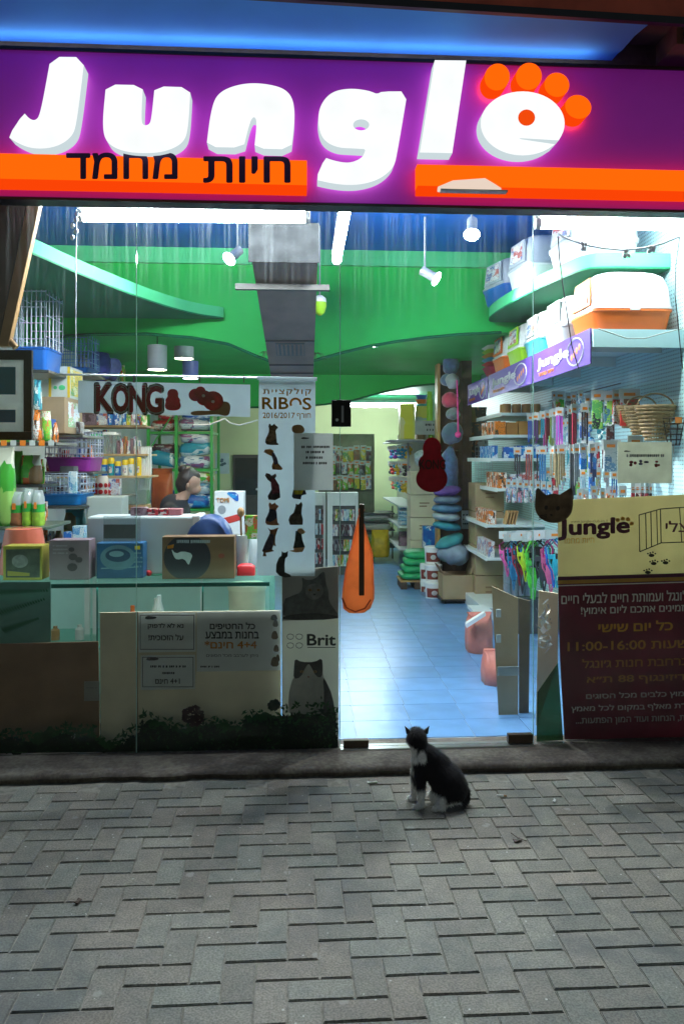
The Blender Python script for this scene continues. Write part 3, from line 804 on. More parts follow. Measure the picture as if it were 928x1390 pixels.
def letter(outline, hole=None, front=face_m, side=side_m, depth=.095, name='letter', yb=SY, smooth=1, off=(0, 0), back=halo_m):
    """upright letter: traced outline, real depth, lit face and dimmer returns"""
    pts = smoothpoly(outline, smooth) if smooth else outline
    yf = yb - depth - .026
    p3 = [P(x + off[0], y + off[1], yf) for x, y in pts]
    mb = MB(); n = len(p3)
    from mathutils.geometry import tessellate_polygon
    loops = [p3]
    if hole: loops.append([P(x + off[0], y + off[1], yf) for x, y in hole])
    allp = [p for L in loops for p in L]
    tri = tessellate_polygon(loops)
    me = bpy.data.meshes.new(name)
    V = [p for p in allp] + [p + Vector((0, depth, 0)) for p in allp]
    Fc = []; mi = []
    for t in tri:
        a, b, c = t
        if (allp[b] - allp[a]).cross(allp[c] - allp[a]).y > 0: a, b, c = c, b, a
        Fc.append((a, b, c)); mi.append(0)
    k = 0; m = len(allp)
    for L in loops:
        for i in range(len(L)):
            j = (i + 1) % len(L); Fc.append((k + i, k + j, k + j + m, k + i + m)); mi.append(1)
        k += len(L)
    if back:
        for t in tri:
            a, b, c = (q + m for q in t)
            if (V[b] - V[a]).cross(V[c] - V[a]).y < 0: a, b, c = c, b, a
            Fc.append((a, b, c)); mi.append(2)
    Mi = wm(sgn).inverted()
    me.from_pydata([tuple(Mi @ v) for v in V], [], Fc)
    me.materials.append(front); me.materials.append(side); me.materials.append(back or side)
    for p, q in zip(me.polygons, mi): p.material_index = q
    me.update()
    return link_mesh(name, me, sgn)
h = lambda L, ox=0: [(ox + q[0] / 2, q[1] / 2) + tuple(q[2:]) for q in L]
def corner(pts, it=2):            # smooth all but the points marked as sharp (third item)
    out = []
    n = len(pts)
    for i, p in enumerate(pts):
        if len(p) > 2: out.append((p[0], p[1])); continue
        a, b = pts[i - 1], pts[(i + 1) % n]
        for t in (.0, .25, .5, .75, 1.0):
            s = ((a[0] + p[0]) / 2, (a[1] + p[1]) / 2); e = ((b[0] + p[0]) / 2, (b[1] + p[1]) / 2)
            out.append(((1 - t) ** 2 * s[0] + 2 * t * (1 - t) * p[0] + t * t * e[0], (1 - t) ** 2 * s[1] + 2 * t * (1 - t) * p[1] + t * t * e[1]))
    res = [out[0]]
    for p in out[1:]:
        if (p[0] - res[-1][0]) ** 2 + (p[1] - res[-1][1]) ** 2 > .02: res.append(p)
    return res
J = [(138, 153, 1), (230, 154, 1), (209, 330), (196, 372), (150, 400), (90, 404), (48, 388), (22, 370, 1), (65, 305, 1), (82, 324), (98, 326), (110, 308)]
U = [(288, 228, 1), (388, 230, 1), (383, 322), (388, 340), (405, 338), (411, 322), (420, 233, 1), (517, 236, 1), (511, 350), (498, 388), (450, 411), (395, 416), (335, 411), (288, 388), (277, 340)]
Nn = [(560, 398, 1), (572, 300), (590, 250), (650, 226), (715, 224), (785, 242), (803, 300), (790, 405, 1), (690, 402, 1), (698, 328), (690, 314), (679, 326), (661, 400, 1)]
G = [(178, 247, 1), (110, 247, 1), (95, 254, 1), (70, 244), (20, 238), (-30, 248), (-60, 285), (-66, 330), (-54, 378), (-15, 400), (30, 402), (64, 404, 1), (56, 428), (20, 443), (-20, 436), (-46, 427, 1), (-72, 487, 1), (-20, 499), (40, 503), (100, 488), (140, 455), (149, 420)]
Lo = [(252, 162, 1), (337, 163, 1), (299, 415, 1), (211, 413, 1)]
E = [(x * 2, y * 2) for x, y in []]
el = ell(490, 334, 114, 87, 48)
i0 = min(range(48), key=lambda i: abs(el[i][0] - 583) + abs(el[i][1] - 388))
E = el[i0:] + el[:i0]
E = [(480, 374), (486, 377)] + [(578, 391)] + E[1:-1] + [(588, 380)]
letter(corner(h(J))); letter(corner(h(U))); letter(corner(h(Nn)))
letter(corner(h(G, 464)), hole=h(ell(52, 338, 22, 15, 20), 464)); letter(corner(h(Lo, 464)), smooth=0)
letter(h(E, 464), smooth=0)
og = glow('orange_light', (1.0, .105, .002), STRIP); og_s = glow('orange_light_side', (1.0, .06, .002), STRIP * .7)
rdot = glow('red_dot', (.9, .07, .004), .9)
mb = MB().prism([P(464 + x / 2, y / 2, LF - .004) for x, y in ell(501, 318, 23, 22, 24)], (0, .0025, 0)); mb.build('dot', rdot, sgn)
for cx, cy, rx, ry in ((421, 208, 34, 37), (507, 206, 35, 37), (583, 229, 34, 33), (641, 289, 36, 32)):
    letter(h(ell(cx, cy, rx, ry, 28, 20), 464), front=og, side=og_s, depth=.105, name='paw_toe', smooth=0, back=halo_o)
def strip(x0, x1, ya, yb_, ya1, yb1):
    """orange light box: flat face and a small sloping lower lip"""
    yf = SY - .07
    a, b, c, d_ = P(x0, ya, yf), P(x1, ya1, yf), P(x0, yb_, yf), P(x1, yb1, yf)
    zt, zb = (a.z + b.z) / 2, (c.z + d_.z) / 2
    mb = MB().box(a.x, b.x, yf, SY - .0005, zb + .03, zt); o = mb.build('light_box', og, sgn)
    MB().prism([Vector((a.x, yf - .014, zb)), Vector((a.x, yf - .014, zb + .029)), Vector((a.x, SY - .0005, zb + .029)), Vector((a.x, SY - .0005, zb))], (b.x - a.x, 0, 0)).build('lower_lip', og_s, o)
    return o, yf
s1, yf1 = strip(-60, 416.5, 205, 252, 218.5, 258)
s2, yf2 = strip(566, 1000, 222, 262, 233, 268)
vio = mat('violet_letters', (.06, .008, .10), .5, var=.05)
txt(heb('מחמד'), 91, 208, 240, 242, yf1 - .004, vio, sgn, off=.02); txt(heb('חיות'), 277, 213, 393, 247, yf1 - .004, vio, sgn, off=.02)
# clear flood lamp fixed low on the right strip
fp = P(635, 254, SY - .08)
fl_ = thing('flood_lamp', (fp.x, SY - .06, fp.z), 'small white wedge lamp fixed over the orange strip of the sign', 'lamp')
lampw = glow('lamp_cover', (1.0, .80, .66), .75)
mb = MB()
secs = [(593, 255, 262), (612, 247, 262), (655, 244, 262), (668, 251, 261), (678, 257, 261)]
rings = []
for x, t, b in secs:
    A, B = P(x, t, SY - .082), P(x, b, SY - .082)
    zc = (A.z + B.z) / 2; hh = max((A.z - B.z) / 2, .004); dd = hh * 1.3
    rings.append([Vector((A.x, SY - .105 + dd * math.sin(t_), zc + hh * math.cos(t_))) for t_ in [2 * math.pi * i / 10 for i in range(10)]])
mb.loft(rings); mb.build('cover', lampw, fl_, smooth=50)
MB().box(P(592, 262, SY).x, P(680, 262, SY).x, SY - .13, SY - .086, P(635, 263.5, SY - .06).z - .004, P(635, 262, SY - .06).z - .001).build('base', white, fl_)
for x in (630, 650):
    c = P(x, 252, SY - .12); MB().ball(c, .011, .006, .011).build('bulb', glow('lamp_bulb', (1, .95, .85), 4.0), fl_)

# ================================================================== canopy over the sign
ZS = pz1 + .05
can = thing('canopy', (0, -.3, ZS), 'blue-lined projecting canopy with red-brown front above the sign', 'canopy')
yo = -.40
for k, x in enumerate((-2.4, -1.25, -.1, 1.05)):
    MB().box(x - .57, x + .57, SY + .005, SY + .035, pz1 + .0005, pz1 + .006).build('cove_light', glow('cove_light', (.80, .92, 1.0), 5.2), sgn)  # unseen strip lamps, added so that the blue soffit is lit
sof = mat('blue_soffit', (.07, .38, 1.0), .8, var=.10, scale=2.0)
EA, EB = PG(250, -7, ZS + .01), PG(928, 35, ZS + .01)          # the front edge runs slightly askew of the sign
def ey(x): return EA.y + (EB.y - EA.y) * (x - EA.x) / (EB.x - EA.x)
xr, xr2 = P(840, 92, SY).x, PG(880, 38, ZS + .01).x
rings = []
for k in range(13):
    f = k / 12
    x_in, x_out = -3.2 + (xr + 3.2) * f, -3.2 + (xr2 + 3.2) * f
    yo = ey(x_out)
    rings.append([Vector((x_in, SY + .1, ZS + .03)), Vector((x_in, SY + .03, ZS + .03)), Vector((x_in + (x_out - x_in) * .1, SY - .03, ZS + .022)), Vector((x_in + (x_out - x_in) * .5, (SY + yo) / 2, ZS + .034)), Vector((x_in + (x_out - x_in) * .95, yo + .02, ZS + .026)), Vector((x_out, yo, ZS + .03)), Vector((x_out, yo, ZS + .12)), Vector((x_in, SY + .1, ZS + .12))])
MB().loft(rings).build('soffit', sof, can, smooth=50)
xa, xb = -3.2, 3.4
def slab(name, m, y0, y1, z0, z1):
    MB().loft([[Vector((x, ey(x) + y0, z0)), Vector((x, ey(x) + y1, z0)), Vector((x, ey(x) + y1, z1)), Vector((x, ey(x) + y0, z1))] for x in (xa, xb)]).build(name, m, can)
slab('edge_strip', trim, -.03, -.002, ZS + .005, ZS + .04)
redm = mat('red_brown_panel', (.62, .10, .05), .5, var=.3, scale=4)
slab('front_panel', redm, -.025, -.004, ZS + .0405, ZS + .5)
yo = ey(xr2)
concm = mat('grimy_concrete', (.13, .115, .10), .85, var=.35, scale=7, bump=.4, bscale=40)
uw = thing('facade_wall', (0, .1, pz1), 'grimy grey concrete wall above and beside the sign', 'wall')
MB().box(-3.4, 3.6, .031, .10, ZT + .06, pz1 + 1.2).build('concrete', concm, uw)
MB().box(RX + .201, 3.6, -.02, .3, -.03, ZT + .058).build('pier', concm, uw)
MB().box(-3.4, LX - .201, -.02, .3, -.03, ZT + .058).build('pier', concm, uw)
MB().box(xr - .2, 3.5, yo + .01, SY + .12, ZS + .13, ZS + .2).build('eave', concm, uw)
vp = P(916, 62, SY + .02)
ac = thing('wall_vent', (vp.x, SY + .02, vp.z - .08), 'louvred grey vent box under the canopy beside the sign', 'vent')
MB().box(vp.x - .06, vp.x + .35, -.22, SY + .128, vp.z - .06, vp.z + .13).build('housing', mat('vent_beige', (.22, .17, .12), .6, var=.2), ac, bevel=.004)
for k in range(6):
    MB().box(vp.x - .03, vp.x + .33, -.232, -.221, vp.z - .04 + k * .027, vp.z - .028 + k * .027).build('slat', grey_d, ac)
# ================================================================== lamps by the glass
def batten(name, p0, p1, r, label, house=True, group=None, m=glow_tube):
    p0, p1 = Vector(p0), Vector(p1); c = (p0 + p1) / 2
    t = thing(name, c, label, 'lamp', group)
    ax = (p1 - p0).normalized()
    MB().tube([p0, p1], r, 14).build('tube', m, t, smooth=50)
    for e, s in ((p0, -1), (p1, 1)):
        MB().tube([e + ax * s * .0005, e + ax * s * .03], r * 1.15, 12).build('end_cap', white, t)
    if house:
        up = Vector((0, 0, 1)); sd = ax.cross(up).normalized()
        MB().obox(c + up * (r + .028), ax * ((p1 - p0).length / 2 + .03), sd * .035, up * .022).build('housing', white, t, bevel=.004)
    return t
batten('fluorescent_lamp', P(113, 293, .45), P(414, 295, .45), .030, 'long lit fluorescent lamp at the top of the left window')
batten('fluorescent_lamp', P(733, 303, .26), P(990, 306, .26), .030, 'lit fluorescent lamp at the top of the right window', m=glow('tube_light_right', (.86, .97, 1.0), TUBE * .55))
batten('fluorescent_lamp', P(470, 279, .34), P(457, 352, 1.42), .030, 'lit fluorescent lamp running into the shop above the door')
a = P(452, 550, D(9.4)); b = P(566, 550, D(9.4)); b.z = a.z
batten('fluorescent_lamp', (P(385, 0, D(5.42)).x, D(5.42), 2.62), (P(508, 0, D(5.42)).x, D(5.42), 2.62), .024, 'unseen lit lamp tucked up behind the curved green ceiling drop', house=False)  # unseen tube, added for the bright patch on the green ceiling
batten('fluorescent_lamp', a, b, .028, 'lit tube lamp across the far end of the aisle')
def spotlight(px, py, d, aim, label, watts=330):
    p = P(px, py, D(d)); aim = Vector(aim).normalized()
    t = thing('spotlight', p, label, 'lamp', 'ceiling spotlights')
    MB().tube([p - aim * .13, p - aim * .03, p], [.035, .035, .055], 16).build('can', grey, t, smooth=40)
    MB().tube([p + aim * .0005, p + aim * .006], .05, 16).build('bulb', glow_cool, t)
    q = p - aim * .10
    MB().tube([q, Vector((q.x, q.y + .02, q.z + .08)), Vector((q.x, q.y + .02, CZ - .001))], .008, 6).build('stem', grey, t)
    L = bpy.data.lights.new('spot_light', 'SPOT'); L.energy = watts; L.color = (.97, 1.0, 1.0); L.spot_size = R(95); L.spot_blend = .6; L.shadow_soft_size = .05
    lo = bpy.data.objects.new('spot_light', L); COL.objects.link(lo); lo.parent = t; lo.location = aim * .012
    lo.rotation_euler = aim.to_track_quat('-Z', 'Y').to_euler()
    return t
spotlight(592, 378, 4.4, (.8, -.35, -.55), 'grey ceiling spotlight angled down right of the door lamp')
spotlight(640, 318, 3.9, (-.12, -.50, -.86), 'bright ceiling spotlight near the top of the glass door', 260)
spotlight(311, 351, 4.5, (-.55, -.55, -.65), 'bright ceiling spotlight left of the brown chute', 110)
def pendant(px, y0, y1, d, r, label, m=None):
    p = P(px, y1, D(d)); q = P(px, y0, D(d))
    t = thing('pendant_lamp', p, label, 'lamp', 'cylinder pendant lamps')
    MB().lathe((p.x, p.y, 0), [(r * .97, p.z), (r, p.z + .004), (r, q.z - .006), (r * .6, q.z), (.01, q.z)], 20, cap0=False).build('shade', m or grey, t, smooth=40)
    MB().lathe((p.x, p.y, 0), [(r * .9, p.z + .006), (r * .9, p.z + .012)], 20).build('bulb', glow_warm, t)
    MB().tube([(p.x, p.y, q.z), (p.x, p.y, (ZB if d > FA else 2.70))], .005, 6).build('cord', black, t)
pendant(213.5, 468, 502, 5.4, .085, 'grey cylinder pendant lamp, lowest lit left one')
pendant(249.5, 459, 487, 6.0, .095, 'grey cylinder pendant lamp, higher one near the chute')
pendant(258.5, 489, 514, 6.9, .09, 'bluish cylinder pendant lamp farthest behind the other two', mat('blue_shade', (.16, .18, .5), .4))
# ================================================================== brown chute under the ceiling
ch = thing('duct', P(385, 440, D(4.4)), 'brown sloping duct box with silver end under the ceiling', 'duct')
chm = mat('brown_duct', (.22, .145, .115), .5, var=.2, scale=5)
A0, A1 = P(342, 355, D(3.85)), P(431, 355, D(3.85)); B0, B1 = P(368, 512, D(5.05)), P(425, 512, D(5.05))
up = Vector((0, .05, .30))
MB().loft([[A0, A1, A1 + Vector((0, 0, .24)), A0 + Vector((0, 0, .24))], [B0, B1, B1 + Vector((0, 0, .7)), B0 + Vector((0, 0, .7))]]).build('chute', chm, ch)
e0, e1 = P(337, 356, D(3.84)), P(433, 303, D(3.84))
MB().box(e0.x, e1.x, e0.y - .015, e0.y, e0.z, e1.z).build('end_plate', mat('silver_plate', (.026, .027, .029), .9, .0, var=.35, spec=.02), ch, bevel=.004)
def on_chute(u, v): return A0 * (1 - u) * (1 - v) + A1 * u * (1 - v) + B0 * (1 - u) * v + B1 * u * v
nrm = (A1 - A0).cross(B0 - A0).normalized()
if nrm.z > 0: nrm = -nrm
for v in (.62, .86, .95):
    MB().tube([on_chute(0, v) + nrm * .004, on_chute(1, v) + nrm * .004], .006, 5).build('seam', trim, ch)
MB().obox(on_chute(.5, .70) + nrm * .004, (on_chute(.8, .7) - on_chute(.2, .7)) / 2, (on_chute(.5, .76) - on_chute(.5, .64)) / 2, nrm * .003).build('grille', grey_d, ch)
for k in range(7):
    u = .24 + k * .087
    MB().obox(on_chute(u, .70) + nrm * .010, (on_chute(u + .022, .7) - on_chute(u - .022, .7)) / 2, (on_chute(u, .75) - on_chute(u, .65)) / 2, nrm * .003).build('slat', chm, ch)
p0, p1 = P(319, 388, D(4.0)), P(447, 390, D(4.0))
tag(MB().box(p0.x, p1.x, p0.y, p0.y + .05, p0.z - .018, p0.z + .018).build('plank', mat('grey_board', (.05, .046, .044), .6, var=.2)), 'narrow grey board fixed across the brown duct', 'board')
p = P(434, 412, D(4.6))
t = thing('wall_sconce', p, 'small lime green shade with white cap beside the brown duct', 'lamp')
MB().lathe((p.x, p.y, p.z - .09), [(.012, 0), (.035, .02), (.05, .07), (.05, .10)], 16).build('shade', lime, t, smooth=50)
MB().lathe((p.x, p.y, p.z + .011), [(.05, 0), (.045, .03), (.02, .05)], 16).build('cap', white, t, smooth=50)
MB().tube([p + Vector((0, .03, .04)), p + Vector((0, .03, .6))], .006, 6).build('stem', grey, t)
# trailing plant below the duct
leafm = mat('plant_leaf', (.06, .16, .05), .6, var=.3)
def tuft(px, py, d, n, L, label, seed):
    rn = random.Random(seed); p = P(px, py, D(d)); mb = MB()
    for i in range(n):
        a = rn.uniform(0, 6.28); l_ = L * rn.uniform(.5, 1); w = .008
        dx, dy = math.cos(a), math.sin(a) * .5
        q = [p + Vector((dx * l_ * s, dy * l_ * s, l_ * (.5 * s - .9 * s * s))) for s in (0, .3, .6, 1)]
        sd = Vector((-dy, dx, 0)).normalized() * w if abs(dx) + abs(dy) > 0 else Vector((w, 0, 0))
        for j in range(3):
            mb.add([q[j] - sd * (1 - j * .25), q[j] + sd * (1 - j * .25), q[j + 1] + sd * (.75 - j * .25), q[j + 1] - sd * (.75 - j * .25)], [(0, 1, 2, 3)])
    return tag(mb.build('trailing_plant', leafm), label, 'plant')
tuft(428, 480, 5.0, 34, .14, 'trailing green plant at the right side of the duct end', 3)
tuft(361, 478, 5.0, 26, .12, 'thin trailing plant at the left side of the duct end', 4)

# ================================================================== slanted timber at left
t = thing('timber_panel', P(0, 465, .14), 'slanting brown wooden panel with lit tan edge at far left', 'panel')
MB().prism([P(x, y, .145) for x, y in ((-70, 268), (38, 268), (-4, 468), (-70, 468))], (0, .03, 0)).build('board', mat('brown_panel', (.10, .05, .025), .6, var=.25, scale=4), t)
MB().prism([P(x, y, .14) for x, y in ((38.5, 266), (56, 266), (11, 470), (-3, 470))], (0, .05, 0)).build('edge_beam', wood, t, bevel=.004)  # light on the edge put into a paler wood colour
MB().tube([P(-6, 466, .16), P(4, 461, .16), P(14, 463, .16), P(22, 472, .16)], .018, 8).build('end_block', wood, t, smooth=60)
# framed notice
fr = thing('framed_notice', P(0, 597, .10), 'black framed notice with blue fields behind the left window', 'picture frame')
def fbox(x0, y0, x1, y1, ya, yb, m, name):
    a, b = P(x0, y1, ya), P(x1, y0, ya); return MB().box(a.x, b.x, ya, yb, a.z, b.z).build(name, m, fr)
fbox(-78, 475, 43, 487, .10, .125, black, 'rail'); fbox(-78, 586, 43, 597, .10, .125, black, 'rail')
fbox(32, 487.3, 43, 585.7, .10, .125, black, 'rail'); fbox(-78, 487.3, -66, 585.7, .10, .125, black, 'rail')
fbox(-66, 487, 32, 586, .112, .122, thin_mat('mat_sheet', (.7, .74, .7), .5), 'mat_board')
fbox(-60, 498, 21, 535, .110, .1118, mat('notice_cyan', (.03, .22, .30), .5), 'blue_field'); fbox(-60, 556, 21, 573, .110, .1118, mat('notice_blue', (.02, .15, .28), .5), 'blue_field')
MB().tube([P(-18, 475, .115), P(-18, 300, .115)], .002, 5).build('hanging_wire', grey, fr)
# cords
def cord(name, pts, r, m, label, cat='cord'):
    return tag(MB().tube(pts, r, 6).build(name, m, smooth=60), label, cat)
rn = random.Random(5)
cord('knotted_string', [P(103 + rn.uniform(-1.2, 1.2) * (1 if i < 5 else .3), 284 + i * 11.8, .14) for i in range(19)], .003, wirem, 'pale knotted cord hanging left of the long window lamp')
mbk = MB()
for i in range(5): mbk.ball(P(101 + rn.uniform(-4, 4), 290 + i * 8, .14), .012, .012, .016, 8, 5)
tag(mbk.build('cord_knot', wirem, smooth=60), 'tangled knot of pale cord at the top of the left window', 'knot')
cord('light_cord', [P(x, y, .16) for x, y in ((757, 316), (765, 322), (790, 331), (815, 336), (845, 339), (875, 336), (900, 330), (922, 321))], .006, white, 'white knotted light cord swagged across the right window')
for (x, y, l_) in ((850, 342, 'middle'), (792, 332, 'left'), (884, 338, 'right')):
    k = MB()
    for i in range(6): k.ball(P(x + rn.uniform(-4, 4), y + rn.uniform(-3, 6), .16), .010, .010, .013, 8, 5)
    tag(k.build('cord_bulb', white, smooth=60), f'small white bulb cluster hanging at the {l_} of the swagged cord', 'bulb')
cord('black_cable', [P(x, y, .15) for x, y in ((757, 320), (759, 350), (764, 390), (770, 430), (776, 470), (785, 500))], .0035, black, 'thin black cable hanging past the purple shelf banner')
cord('black_cable', [P(x, y, .15) for x, y in ((922, 322), (917, 360), (916, 400), (921, 450), (926, 500))], .003, black, 'thin black cable hanging at the far right of the window')
cord('grey_cable', [P(x, y, .28) for x, y in ((812, 446), (830, 452), (850, 459), (875, 459), (900, 452), (928, 445))], .004, mat('grey_cable', (.3, .36, .3), .5), 'grey cable looped along the white shelf below the big box')

# ================================================================== banners and papers on the glass
RY = .060
rod = cord('banner_rod', [P(76, 508, RY), P(430, 514, RY)], .006, steel, 'thin steel rod carrying the hung banners', 'rod')
kb = thing('hanging_banner', P(222, 565, RY - .01), 'wide white banner with big dark red outlined letters and red toys', 'banner')
Yk = RY - .012
MB().prism([P(106, 516.5, Yk), P(339.5, 522, Yk), P(339.5, 566, Yk), P(106, 560, Yk)], (0, .003, 0)).build('sheet', banner_m, kb)
for x in (181, 182.5, 271, 331):
    MB().tube([P(x, 509, RY), P(x, 519, Yk)], .003, 5).build('clip', dark, kb)
for i, cch in enumerate('KONG'):
    x0 = 131 + i * 22.6; dy = i * .5
    w = 21
    txt(cch, x0 - 1.6, 521.2 + dy, x0 + w + 1.6, 559.6 + dy, Yk - .001, ink, kb, off=.06)
    txt(cch, x0 - .4, 522.4 + dy, x0 + w + .4, 558.4 + dy, Yk - .002, ink_w, kb, off=.06)
    txt(cch, x0 + .6, 523.5 + dy, x0 + w - .6, 557.3 + dy, Yk - .003, ink_r, kb, off=.05)
kg = lambda cx, cy, s: smoothpoly([(cx - 5 * s, cy - 17 * s), (cx + 5 * s, cy - 17 * s), (cx + 9 * s, cy - 11 * s), (cx + 8 * s, cy - 5 * s), (cx + 12 * s, cy), (cx + 11 * s, cy + 4 * s), (cx + 13.5 * s, cy + 10 * s), (cx + 9 * s, cy + 17 * s), (cx - 9 * s, cy + 17 * s), (cx - 13.5 * s, cy + 10 * s), (cx - 11 * s, cy + 4 * s), (cx - 12 * s, cy), (cx - 8 * s, cy - 5 * s), (cx - 9 * s, cy - 11 * s)])
flat(kg(234.5, 542.5, .86), Yk - .002, ink_r, kb)
flat(smoothpoly([(258, 559), (270, 557), (285, 558), (298, 551), (300, 544), (313, 546), (312, 562), (306, 565), (296, 562), (280, 563), (260, 564)]), Yk - .0012, mat('bone_ink', (.30, .14, .06), .5, var=.2), kb)
for k, (cx, cy, q) in enumerate(((265, 536, 9), (277, 540, 11), (289, 544, 14), (272, 531, 7))):
    flat(ell(cx, cy, q, q * .95), Yk - .003 - k * .001, thin_mat(f'ball_ink_{k}', (.42 + .05 * k, .012, .05), .5, var=.25, scale=25), kb)
for cx, cy in ((276, 537), (289, 545)):
    flat(ell(cx, cy, 2.2, 2), Yk - .0075, mat('shine_ink', (.75, .5, .5), .4), kb)
# tall banner of dressed dogs
rbn = thing('hanging_banner', P(389, 780, RY - .02), 'tall narrow banner of dogs wearing coats, orange heading', 'banner')
Yr = RY - .022
cols = 9
mb = MB()
rings = []
for i in range(15):
    y = 511 + (781 - 511) * i / 14
    w = .005 * math.sin(i * .9) 
    xl = 351.5 - 3 * i / 14
    rings.append([P(xl, y, Yr + w), P(428 - .8 * (i / 14), y + 1.2, Yr + w), P(428 - .8 * (i / 14), y + 1.2, Yr + w + .003), P(xl, y, Yr + w + .003)])
mb.loft(rings).build('sheet', banner_m, rbn)
MB().tube([P(349, 513, RY), P(430, 514.5, RY)], .010, 8).build('top_roll', banner_m, rbn, smooth=60)
Yp = Yr - .008
txt(heb('קולקציית'), 357, 527, 422, 537, Yp, ink_o, rbn, off=.015, spacing=1.25)
txt('RIB', 356, 539.5, 391, 555, Yp, ink_o, rbn, off=.025); txt('S', 411, 540, 422, 556, Yp, ink_o, rbn, off=.025)
ring = [(x, y) for x, y in ell(401, 547.5, 8.3, 8, 24)]
ro = ring[3:22]; ri = [(401 + (x - 401) * .62, 547.5 + (y - 547.5) * .62) for x, y in ro][::-1]
ro = [(401 + 8.3 * math.cos(t), 547.5 + 8 * math.sin(t)) for t in [R(150 + i * 12) for i in range(20)]]
ri = [(401 + 5.2 * math.cos(t), 547.5 + 5 * math.sin(t)) for t in [R(150 + i * 12) for i in range(20)]][::-1]
flat(ro + ri, Yp, ink_o, rbn, 'lettering')
txt('2016/2017', 356.5, 560, 400, 567.5, Yp, ink_o, rbn, off=.012); txt(heb('חורף'), 403, 561, 421.5, 569.5, Yp, ink_o, rbn, off=.012)
SIT = [(.30, 0), (.38, .02), (.42, .10), (.52, .05), (.60, .0), (.66, .08), (.78, .14), (.80, .2), (.70, .27), (.66, .36), (.70, .5), (.72, .7), (.74, .88), (.84, .95), (.80, 1), (.62, 1.0), (.40, 1.0), (.18, .98), (.08, .88), (.10, .72), (.2, .55), (.28, .4), (.30, .25), (.26, .12)]
COAT = [(.30, .28), (.66, .34), (.70, .5), (.71, .68), (.55, .78), (.35, .86), (.14, .80), (.11, .72), (.2, .55), (.28, .4)]
def dog(x0, y0, x1, y1, body, coat, flip=False, shape=SIT, cs=COAT):
    f = lambda L: [((x1 - u * (x1 - x0)) if flip else (x0 + u * (x1 - x0)), y0 + v * (y1 - y0)) for u, v in L]
    body = tuple(min(q * 1.6, .8) for q in body); coat = tuple(min(q * 1.8, .8) for q in coat) if coat else None
    flat(f(shape), Yp, thin_mat('dog_%d_%d' % (x0, y0), body, .4, var=.35, scale=40), rbn, 'printed_dog')
    if coat: flat(f(cs), Yp - .002, thin_mat('coat_%d_%d' % (x0, y0), coat, .4, var=.4, scale=60), rbn, 'printed_coat')
dog(358, 575, 382, 604, (.03, .03, .035), (.10, .075, .06))
flat(smoothpoly([(396, 578), (404, 576), (410, 577), (414, 583), (411, 588), (402, 588.5), (396, 586)]), Yp, mat('dog_head', (.30, .15, .06), .6, var=.3), rbn, 'printed_dog')
dog(357, 609, 385, 638, (.32, .16, .06), (.06, .05, .09), shape=[(.02, .16), (.1, .04), (.35, 0), (.5, .08), (.52, .2), (.66, .45), (.72, .68), (.95, .92), (.9, 1), (.45, .98), (.42, .8), (.5, .6), (.42, .35), (.2, .25)], cs=[(.44, .16), (.54, .2), (.68, .45), (.73, .7), (.56, .76), (.5, .6), (.42, .35)])
dog(358, 642, 384, 679, (.05, .03, .03), (.16, .03, .045), shape=[(.06, .1), (.12, 0), (.3, .03), (.4, .1), (.62, .02), (.66, .12), (.58, .2), (.8, .45), (.84, .7), (.86, .9), (.6, 1), (.25, .98), (.2, .85), (.4, .6), (.36, .34), (.2, .25)], cs=[(.40, .2), (.58, .2), (.79, .45), (.83, .72), (.45, .78), (.40, .6), (.36, .34)])
dog(396, 664, 418, 678, (.03, .03, .04), (.55, .38, .02), shape=[(.1, 0), (.8, 0), (.9, .5), (.6, .6), (.55, 1), (.1, .9), (0, .7)], cs=[(.15, 0), (.75, 0), (.6, .5), (.15, .5)])
dog(358, 682, 383, 713, (.30, .13, .06), (.025, .028, .05))
dog(391, 681, 416, 714, (.07, .055, .035), (.085, .065, .04), flip=False, shape=[(.1, .95), (.02, .75), (.1, .58), (.3, .45), (.4, .2), (.42, .08), (.55, .12), (.72, 0), (.78, .12), (.74, .3), (.72, .5), (.8, .75), (.78, .95)], cs=[(.12, .9), (.05, .75), (.12, .6), (.35, .5), (.7, .52), (.76, .75), (.74, .9)])
dog(355, 716, 382, 756, (.20, .10, .055), (.07, .055, .075), shape=[(.3, .0), (.44, .08), (.62, .06), (.85, 0), (.78, .12), (.7, .3), (.68, .5), (.72, .65), (.6, .6), (.52, .75), (.64, .8), (.4, .84), (.2, .86), (.25, .98), (.05, .98), (.1, .85), (.02, .8), (.2, .5), (.4, .25), (.42, .14)], cs=[(.42, .2), (.62, .25), (.6, .5), (.5, .74), (.04, .8), (.2, .5)])
dog(392, 717, 415, 750, (.38, .24, .12), (.02, .03, .025), shape=[(.55, .02), (.75, 0), (.98, .15), (.9, .22), (.75, .25), (.8, .5), (.95, .78), (.8, .98), (.4, 1), (.0, .93), (.3, .9), (.25, .8), (.35, .5), (.4, .2)], cs=[(.40, .12), (.5, .12), (.74, .26), (.8, .5), (.95, .78), (.25, .82), (.35, .5)])
dog(374, 748, 396, 784, (.035, .035, .03), None, shape=[(.38, .0), (.48, .06), (.64, .05), (.76, 0), (.74, .2), (.6, .28), (.55, .5), (.56, .8), (.9, .9), (.95, .98), (.6, 1), (.25, .94), (.02, .8), (.04, .5), (.2, .25), (.36, .18)])
tick = mat('smudge_ink', (.03, .03, .035), .6, var=.3)
